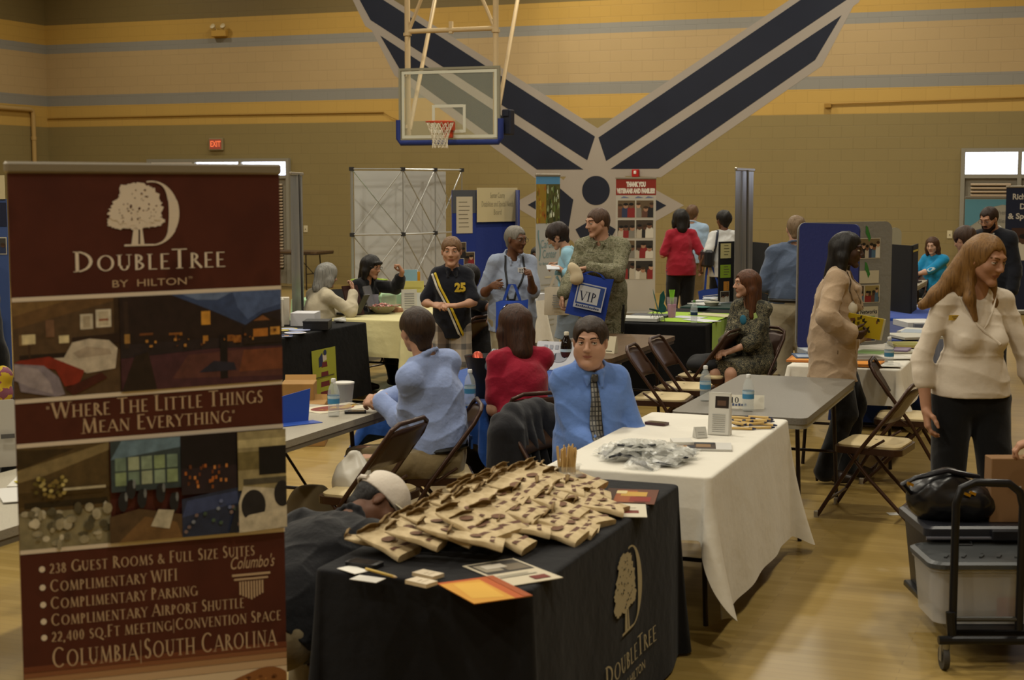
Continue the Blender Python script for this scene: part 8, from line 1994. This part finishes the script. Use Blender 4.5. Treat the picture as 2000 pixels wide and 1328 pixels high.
for k, (u, v, c) in enumerate(((1375, 594, '#b9b9b5'), (1400, 590, '#aeb4bd'), (1420, 585, '#b5b3a8'), (1365, 588, '#bdbdb9'), (1395, 583, '#a8adb5'))):
    p = u_(u, v); sheet('paper_stack', ('white forms at the front of the green cloth', 'pale blue leaflets on the green cloth', 'cream leaflets before the black card board', 'white leaflets at left of the green cloth', 'grey leaflets at the back of the green cloth')[k], 'papers', min(max(p[0], -3.95), -3.45), p[1], TZ, .22, .30, .9 + .2 * k, M(c, .6), thick=.006)
p = u_(1390, 597); t = thing('paper_plate', 'small white bowl on the green cloth', 'bowl', (p[0], p[1], TZ)); mb = MB(); mb.lathe([(.06, 0), (.085, .04), (.08, .04), (.0, .006)], n=20); mb.build('bowl_wall', M('#b5b3a0', .5), t, smooth=True)

# --- white display table on the right
stuff = [(1520, 697, .22, .30, '#44546e', .02, 'dark blue magazines at left of the blue display panel'), (1545, 702, .24, .32, '#a8662c', .012, 'orange booklet at left front of the white display table'), (1535, 690, .20, .30, '#8f959c', .035, 'pile of grey booklets at left of the blue display panel'),
         (1680, 722, .22, .30, '#b5722a', .018, 'orange folder before the blue display panel'), (1692, 706, .22, .30, '#8f8a80', .03, 'mixed booklets behind the orange folder'), (1703, 690, .24, .34, '#8c9478', .006, 'leaflet with green picture before the grey panel'),
         (1765, 700, .20, .28, '#bdb9ae', .004, 'white sheet right of the bottle on the display table'), (1790, 678, .24, .30, '#a59a5a', .02, 'yellow topped booklets right of the grey panel'), (1800, 688, .12, .26, '#7d6a86', .012, 'purple leaflets at right edge of display table'), (1720, 728, .22, .26, '#c0bdb4', .003, 'blank white sheet at front of display table')]
for k, (u, v, w, l, c, th, lb) in enumerate(stuff):
    p = u_(u, v); sheet('booklet', lb, 'booklets', min(max(p[0], -1.94), -1.36), min(max(p[1], 10.80), 12.2), TZ + .001 * k, w, l, rs.uniform(-.5, .7), M(c, .55), thick=th, items=[(c, rect(0, 0, 1, 1)), (('#9aa5b5', '#c98a3c', '#b5b8bb', '#c98230', '#5f584e', '#6f8a50', '#c9c6bd', '#8c8a45', '#9a8ba0', '#cac7be')[k], rect(.08, .1, .92, .7))])
p = u_(1755, 690); t = thing('hand_fan', 'folded leaflet with dark handle at right of display table', 'leaflet', (min(p[0], -1.34), p[1], TZ), .4); mb = MB(); mb.box((0, 0, .006), (.30, .08, .010), None, None, .002); mb.build('paper', M('#a09a86', .6), t); mb = MB(); mb.tube([V(.15, 0, .01), V(.22, -.02, .012), V(.24, -.06, .012)], .012, None, 8); mb.build('handle', M('#4a3440', .5), t)
for k, (u, v, w, l, c, th, lb) in enumerate(((1790, 637, .3, .4, '#c4c2bc', .05, 'thick white paper pile behind the grey panel'), (1815, 650, .3, .4, '#b5b3aa', .02, 'white leaflets before the thick paper pile'), (1830, 640, .26, .34, '#66686e', .04, 'dark grey booklets right of the thick paper pile'), (1800, 662, .34, .4, '#aba89c', .02, 'pale booklets at near end of that paper table'), (1850, 655, .24, .3, '#8f9aa5', .02, 'blue grey leaflets at right of that paper table'))):
    p = u_(u, v); sheet('paper_stack', lb, 'papers', min(max(p[0], -1.85), -1.40), min(max(p[1], 12.9), 14.3), TZ + .002 * k, w, l, rs.uniform(-.3, .8), M(c, .6), thick=th)
for k, (u, v, c, lb) in enumerate(((1810, 600, '#b5b8bd', 'white leaflets on the blue cloth beside black board'), (1835, 592, '#9aa3b5', 'pale leaflets on the blue cloth at right'))):
    p = u_(u, v); sheet('paper_stack', lb, 'papers', min(max(p[0], -1.85), -1.40), min(max(p[1], 15.0), 16.4), TZ, .2, .28, .6, M(c, .6), thick=.012)
q = at(1848, 548, z=.742); t = thing('laptop', 'purple backed laptop before the woman in bright blue', 'laptop', (-2.3, 20.55, .742), heading(-.1, -1)); mb = MB(); mb.box((0, .1, .01), (.34, .24, .018)); mb.build('base', M('#2b2730', .4), t); mb = MB(); mb.box((0, .225, .12), (.34, .01, .24), None, rotx(-.2)); mb.build('lid', M('#2d2236', .4), t)
t = thing('white_carton', 'white carton at the end of the far right table', 'box', (-2.35, 19.6, .742), .2); mb = MB(); mb.box((0, 0, .06), (.3, .22, .12)); mb.build('box_body', M('#b3b0a8', .6), t)
# --- veterans table
p = (-8.0, 20.7); t = thing('framed_picture', 'small white framed picture on the quilt covered table', 'frame', (p[0], p[1], TZ), toward_cam(p)); mb = MB(); mb.box((0, 0, .14), (.22, .05, .28), None, rotx(.08), .004); mb.build('frame', M('#bdbcb9', .5), t); mb = MB(); mb.box((0, .03, .14), (.10, .006, .12), None, rotx(.08)); mb.build('photo_print', M('#2c2c33', .5), t); mb = MB(); mb.box((.115, 0, .14), (.02, .06, .30), None, rotx(.08)); mb.build('spine', M('#17181f', .5), t)
p = (-8.15, 20.45); t = thing('black_vase', 'black flared vase beside the white framed picture', 'vase', (p[0], p[1], TZ)); mb = MB(); mb.lathe([(.05, 0), (.045, .04), (.07, .16), (.09, .22), (.08, .2), (.03, .05), (0, .05)], n=20); mb.build('vase_wall', M('#141416', .2), t, smooth=True)

# --- things carried
def tote(q, w, h, rz, label, col, draw_fn, tilt=(0, 0), strap=.32, depth=.05, holder=None, cat='tote bag'):
    t = thing('tote_bag', label, cat, tuple(q), rz); t.rotation_euler = (tilt[0], tilt[1], rz); rows = []
    for i in range(7):
        f_ = i / 6; z = -strap - h * f_; dd = depth * math.sin(math.pi * (.15 + .75 * f_)); ww = w * (1 - .02 * math.sin(f_ * 5))
        ring = [V(ww / 2 * cx, dd * cy_ * .5 + .004 * math.sin(7 * f_ + 3 * cx), z + .012 * math.sin(5 * cx) * (1 - f_)) for cx, cy_ in ((-1, 0), (-.6, .8), (0, 1), (.6, .8), (1, 0), (.6, -.8), (0, -1), (-.6, -.8))]
        rows.append(ring)
    mb = MB(); mb.grid(rows, None, closed=True); mb.add(rows[-1], [tuple(range(8))]); mb.build('bag_body', M(col, .75), t, smooth=True)
    for sy in (-1, 1): mb = MB(); mb.grid([[V(x + o, sy * .015, z) for o in (-.012, .012)] for x, z in ((-w * .25, -strap), (-w * .16, -strap * .5), (-.02, -.015), (.02, -.015), (w * .16, -strap * .5), (w * .25, -strap))]); mb.build('handle', M(col, .75), t, solid=.003)
    if draw_fn:
        F_ = Flat(V(w / 2, depth * .5 + .012, -strap - h), V(-1, 0, 0), V(0, 0, 1)); draw_fn(t, F_, w, h)
    return t
def vip(t, F_, w, h):
    mb = MB(); mb.poly([F_(x, y) for x, y in rect(w * .14, h * .20, w * .86, h * .80)], M('#a5a9b5', .7)); mb.poly([F_(x, y, .001) for x, y in rect(w * .17, h * .30, w * .83, h * .77)], M('#26407f', .7)); mb.poly([F_(x, y, .002) for x, y in rect(w * .20, h * .34, w * .72, h * .74)], M('#b0b3b9', .7)); mb.build('printed_square', None, t)
    mb = MB(); put_polys(mb, roman_polys('VIP', h * .22, 1, width=w * .44), lambda x, y, z: F_(w * .46 + x, h * .50 + y, .003), M('#1c2038', .7)); mb.build('lettering', None, t)
    mb = MB()
    for k in range(12): mb.poly([F_(w * (.2 + .05 * k) + x, h * .235 + y, .003) for x, y in rect(0, 0, w * .035, h * (.035 + .015 * (k % 3 == 0)))], M('#20305f', .7))
    mb.build('small_print', None, t)
q = at(1163, 528, d=12.84); tote(q, .34, .36, toward_cam(q, 4), 'blue tote bag printed VIP carried by the soldier', '#17358c', vip, strap=.05, tilt=(0, -.22))
q = at(1385, 512, d=19.2); tote(q, .36, .36, toward_cam(q, 8), 'blue tote bag with white square carried by woman in white', '#1c3884', vip, strap=.34, tilt=(0, .12))
q = at(1000, 552, d=12.60); tote(q, .27, .27, toward_cam(q, 0), 'plain blue tote bag held by the woman with the camera', '#1c3f9c', None, strap=.15, depth=.12)
def plastic_print(t, F_, w, h):
    mb = MB(); lines(mb, F_, w * .3, w * .7, [h * (.3 + .08 * k) for k in range(6)], .012, M('#7c7a76', .7), .002, center=True); mb.build('print', None, t)
q = at(1088, 535, d=14.4); tote(q, .24, .27, toward_cam(q, 0), 'white printed plastic bag hanging from the note writer', '#b8ad9a', plastic_print, strap=.12, depth=.10, cat='bag')
T = SDF(.008); T.el((0, 0, 0), (.050, .038, .095), None, .03); T.el((.02, 0, -.05), (.055, .045, .05), None, .03); T.noise = [(.006, 50, (1, 1, 1), 2)]
q = at(1124, 532, d=12.80); t = thing('cloth_bag', 'crumpled cream cloth bag in the hand of the soldier', 'bag', tuple(q), toward_cam(q)); T.mesh('bag_body', M('#b8aa8e', .8), t); t.rotation_euler = (0, .5, t.rotation_euler[2])
q = at(1080, 522, d=14.42); t = thing('note_pad', 'small white note sheet in the hands of the note writer', 'paper', tuple(q), .4); mb = MB(); mb.box((0, 0, 0), (.12, .16, .006), None, rotx(.2)); mb.build('paper', M('#b9bcc4', .6), t)
q = at(1688, 637, d=10.02); t = thing('yellow_leaflet', 'bright yellow printed leaflet held by the woman in beige blazer', 'leaflet', tuple(q), toward_cam(q, 0)); t.rotation_euler = (-.25, -.17, t.rotation_euler[2])
mb = MB(); mb.prism(rect(-.115, -.075, .115, .075), lambda x, y, h: V(-x, h, y), .006, M('#b59f1e', .55)); mb.build('paper', None, t)
rs = random.Random(31); mb = MB(); Fy = Flat(V(0, .0065, 0), V(-1, 0, 0), V(0, 0, 1))
for k in range(14): x, y = rs.uniform(-.10, .08), rs.uniform(-.06, .05); mb.poly([Fy(x + a, y + b, .001) for a, b in ((0, 0), (rs.uniform(.006, .02), .004), (rs.uniform(.004, .016), rs.uniform(.02, .04)), (-.004, .02))], M(rs.choice(['#2a2312', '#5a4a12', '#3d3a20', '#6f4a2a']), .6))
mb.build('print', None, t); mb = MB(); mb.prism(rect(.115, -.075, .128, .075), lambda x, y, h: V(-x, h + .001, y), .004, M('#bdb795', .6)); mb.build('page_edge', None, t)

# --- the hand cart at the right edge
BLKM = M('#131316', .35, .3, spec=.5)
c0 = camp(1.96, 6.30); rzc = math.atan2(RT[1], RT[0])
t = thing('hand_cart', 'black tubular hand cart on castors at the right edge', 'cart', tuple(c0), rzc)
# local frame: x to the photo's right, y away from the camera
mb = MB(); mb.tube([V(-.135, -.16, .17), V(-.135, -.16, .70), V(-.115, -.16, .765), V(-.06, -.16, .79), V(.08, -.16, .785), V(.125, -.16, .75), V(.14, -.16, .69), V(.14, -.16, .17)], .017, None, 12); mb.build('handle_frame', BLKM, t, smooth=True)
mb = MB(); mb.tube([V(-.135, -.16, .215), V(.14, -.16, .215)], .011, None, 8); mb.build('crossbar', M('#4a4a48', .3, .6), t)
mb = MB(); mb.box((.15, .28, .145), (.54, .82, .03), None, None, .006); mb.build('platform', BLKM, t)
mb = MB(); mb.tube([V(-.20, -.19, .135), V(.42, -.19, .135)], .018, None, 10); mb.build('bumper', BLKM, t)
mb = MB(); mb.tube([V(-.14, -.175, .14), V(-.15, -.175, .25)], .020, None, 10); mb.build('bracket', BLKM, t)
for sx, sy in ((-.165, -.17), (.36, -.17), (.02, .62), (.36, .62)):
    mb = MB(); mb.lathe([(.014, .07), (.018, .10), (.018, .13)], (sx, sy, 0), None, 12); cs = mb.build('caster', M('#8a8a88', .3, .8), t, smooth=True)
    mb = MB(); mb.lathe([(.020, -.012), (.05, -.012), (.052, 0), (.05, .012), (.020, .012)], (sx, sy + .015, .052), None, 22, roty(math.pi / 2)); mb.build('wheel', M('#3a3733', .6), cs, smooth=True)
    mb = MB(); 
    for q in (-.017, .017): mb.box((sx + q, sy + .008, .075), (.004, .03, .07))
    mb.build('fork', M('#8a8a88', .3, .8), cs)
b = c0 + RT * .06 + F0 * .10
t = thing('storage_bin', 'translucent storage bin with dark grey lid on the cart', 'bin', (b[0], b[1], .162), rzc)
mb = MB(); r0, r1 = rrect(-.235, -.15, .27, .16, .05), rrect(-.255, -.17, .29, .18, .05); mb.grid([[V(x, y, .0) for x, y in r0], [V(x, y, .225) for x, y in r1], [V(x * 1.03, y * 1.04, .228) for x, y in r1], [V(x * 1.03, y * 1.04, .245) for x, y in r1]], None, closed=True); mb.poly([V(x, y, .001) for x, y in r0]); mb.build('bin_wall', glass_mat('frosted_plastic', '#b9b7b4', .35, .55), t, smooth=True)
mb = MB(); rl = rrect(-.272, -.188, .306, .198, .06); mb.grid([[V(x, y, .243) for x, y in rl], [V(x, y, .262) for x, y in rl], [V(x * .93, y * .92, .272) for x, y in rl], [V(x * .90, y * .88, .266) for x, y in rl], [V(x * .02, y * .02, .266) for x, y in rl]], None, closed=True)
for k in range(6): mb.box((-.17 + .075 * k, -.06, .269), (.012, .05, .008), None, rotz(-.5))
mb.build('lid', M('#3b3d3e', .4), t)
mb = MB(); mb.box((.0, .0, .10), (.40, .22, .17), None, None, .03); mb.build('contents', M('#a09da0', .8, mottle=.25, mscale=9), t); mb = MB(); mb.box((.09, -.11, .06), (.11, .03, .09), None, None, .008); mb.build('contents', M('#8d2f2f', .7), t)
b2 = c0 + RT * .20 + F0 * .50
t = thing('black_tote_box', 'tall black lidded box standing behind the storage bin', 'box', (b2[0], b2[1], .162), rzc)
mb = MB(); r0, r1 = rrect(-.29, -.17, .30, .20, .03), rrect(-.32, -.20, .33, .23, .03); mb.grid([[V(x, y, .0) for x, y in r0], [V(x, y, .31) for x, y in r1]], None, closed=True); mb.build('box_wall', M('#17171b', .4), t, smooth=True)
mb = MB(); rl = rrect(-.34, -.225, .35, .25, .03); mb.grid([[V(x, y, .30) for x, y in rl], [V(x, y, .333) for x, y in rl], [V(x * .95, y * .93, .343) for x, y in rl], [V(x * .02, y * .02, .338) for x, y in rl]], None, closed=True); mb.build('lid', M('#222329', .35), t)
mb = MB(); mb.tube([V(-.335, -.232, .293), V(.345, -.232, .293)], .008, None, 8); mb.build('lid_trim', M('#54545c', .3, .3), t)
mb = MB(); mb.tube([V(-.22, -.23, .278), V(-.22, -.255, .268), V(-.14, -.255, .268), V(-.14, -.23, .278)], .007, None, 8); mb.build('latch', M('#101012', .4), t)
mb = MB(); mb.box((.03, -.235, .308), (.16, .03, .05), None, None, .006); mb.build('clip', M('#15151a', .35), t)
T = SDF(.007); T.el((-.05, 0, .10), (.16, .12, .12), None, .03); T.el((.06, -.02, .08), (.14, .11, .09), None, .04); T.el((-.01, -.04, .17), (.08, .06, .06), None, .03); T.cut(V(0, 0, -1), V(0, 0, 0)); T.noise = [(.010, 34, (1, 1, 1), 1), (.004, 90, (1, 1, 1), 4)]
b3 = c0 + RT * .03 + F0 * .46
t = thing('handbag', 'slouchy black leather bag with gold buckles on the black box', 'bag', (b3[0], b3[1], .503), rzc); T.mesh('bag_body', M('#111013', .28, spec=.6), t)
mb = MB(); mb.tube([V(-.18, -.02, .10), V(-.24, -.06, .17), V(-.19, -.08, .20), V(-.05, -.09, .235), V(.10, -.06, .20)], .012, None, 8); mb.build('strap', M('#15141a', .3), t, smooth=True)
for (x, y, z) in ((-.215, -.09, .175), (.03, -.125, .135), (.055, -.12, .14), (.09, -.115, .10)):
    mb = MB(); mb.box((x, y, z), (.030, .012, .012), None, roty(.4)); mb.build('gold_buckle', M('#b8922c', .2, .9), t)
b4 = c0 + RT * .235 + F0 * .42
t = thing('cardboard_box', 'flat brown cardboard box upright on the cart load', 'box', (b4[0], b4[1], .503), rzc); mb = MB(); mb.box((.06, 0, .145), (.24, .10, .29), None, None, .003); mb.build('box_body', M('#7d5d3c', .85), t); mb = MB(); mb.box((.06, -.051, .15), (.03, .002, .03)); mb.build('label_sticker', M('#a9a9a9', .6), t)

# slip of paper on the floor, papers at the left edge
p = at(1750, 1004, z=0); sheet('paper_slip', 'white paper scrap on the floor under the folding chairs', 'paper', p[0], p[1], .001, .10, .07, .4, M('#c4c2bc', .6))
for k, (x, y, w, l, c, lb) in enumerate(((-4.2, 5.35, .3, .4, '#bdb9b0', 'white sheets on hidden grey table left of the banner'), (-4.05, 5.0, .22, .3, '#b9b6b0', 'second white sheets on hidden grey table, nearer'), (-4.1, 5.15, .10, .3, '#b5a72c', 'yellow strip of paper on hidden grey table'))):
    sheet('paper_stack', lb, 'papers', x, y, .741 + .004 * k, w, l, .5 + .3 * k, M(c, .6), thick=.004)
q = at(10, 900, d=6.7); t = thing('notice_card', 'upright pale card with dark bar at left picture edge', 'card', (q[0] - .06, q[1], .742), toward_cam(q, 10)); mb = MB(); mb.prism(rrect(-.12, 0, .11, .30, .02), lambda x, y, h: V(-x, h - y * .1, y), .005, M('#aaa69c', .5)); mb.build('card', None, t); mb = MB(); mb.box((-.06, .012, .14), (.06, .004, .02), None, rotx(.1)); mb.build('bar_print', M('#4a4846', .6), t)
T = SDF(.006); T.el((0, 0, .1), (.07, .06, .1), None, .03); T.el((.02, 0, .2), (.05, .05, .06), None, .03); T.noise = [(.01, 40, (1, 1, 1), 1)]; q = at(8, 790, d=8.4); t = thing('gift_bag', 'yellow and pink gift bag at left picture edge', 'bag', (q[0] - .02, q[1], .745)); T.mesh('bag_body', ramp_mat('gift_print', 'noise', 14, [(.0, '#7a4a5a'), (.45, '#7d3f54'), (.5, '#b59a2a'), (.7, '#bfa63a')], rough=.5), t)
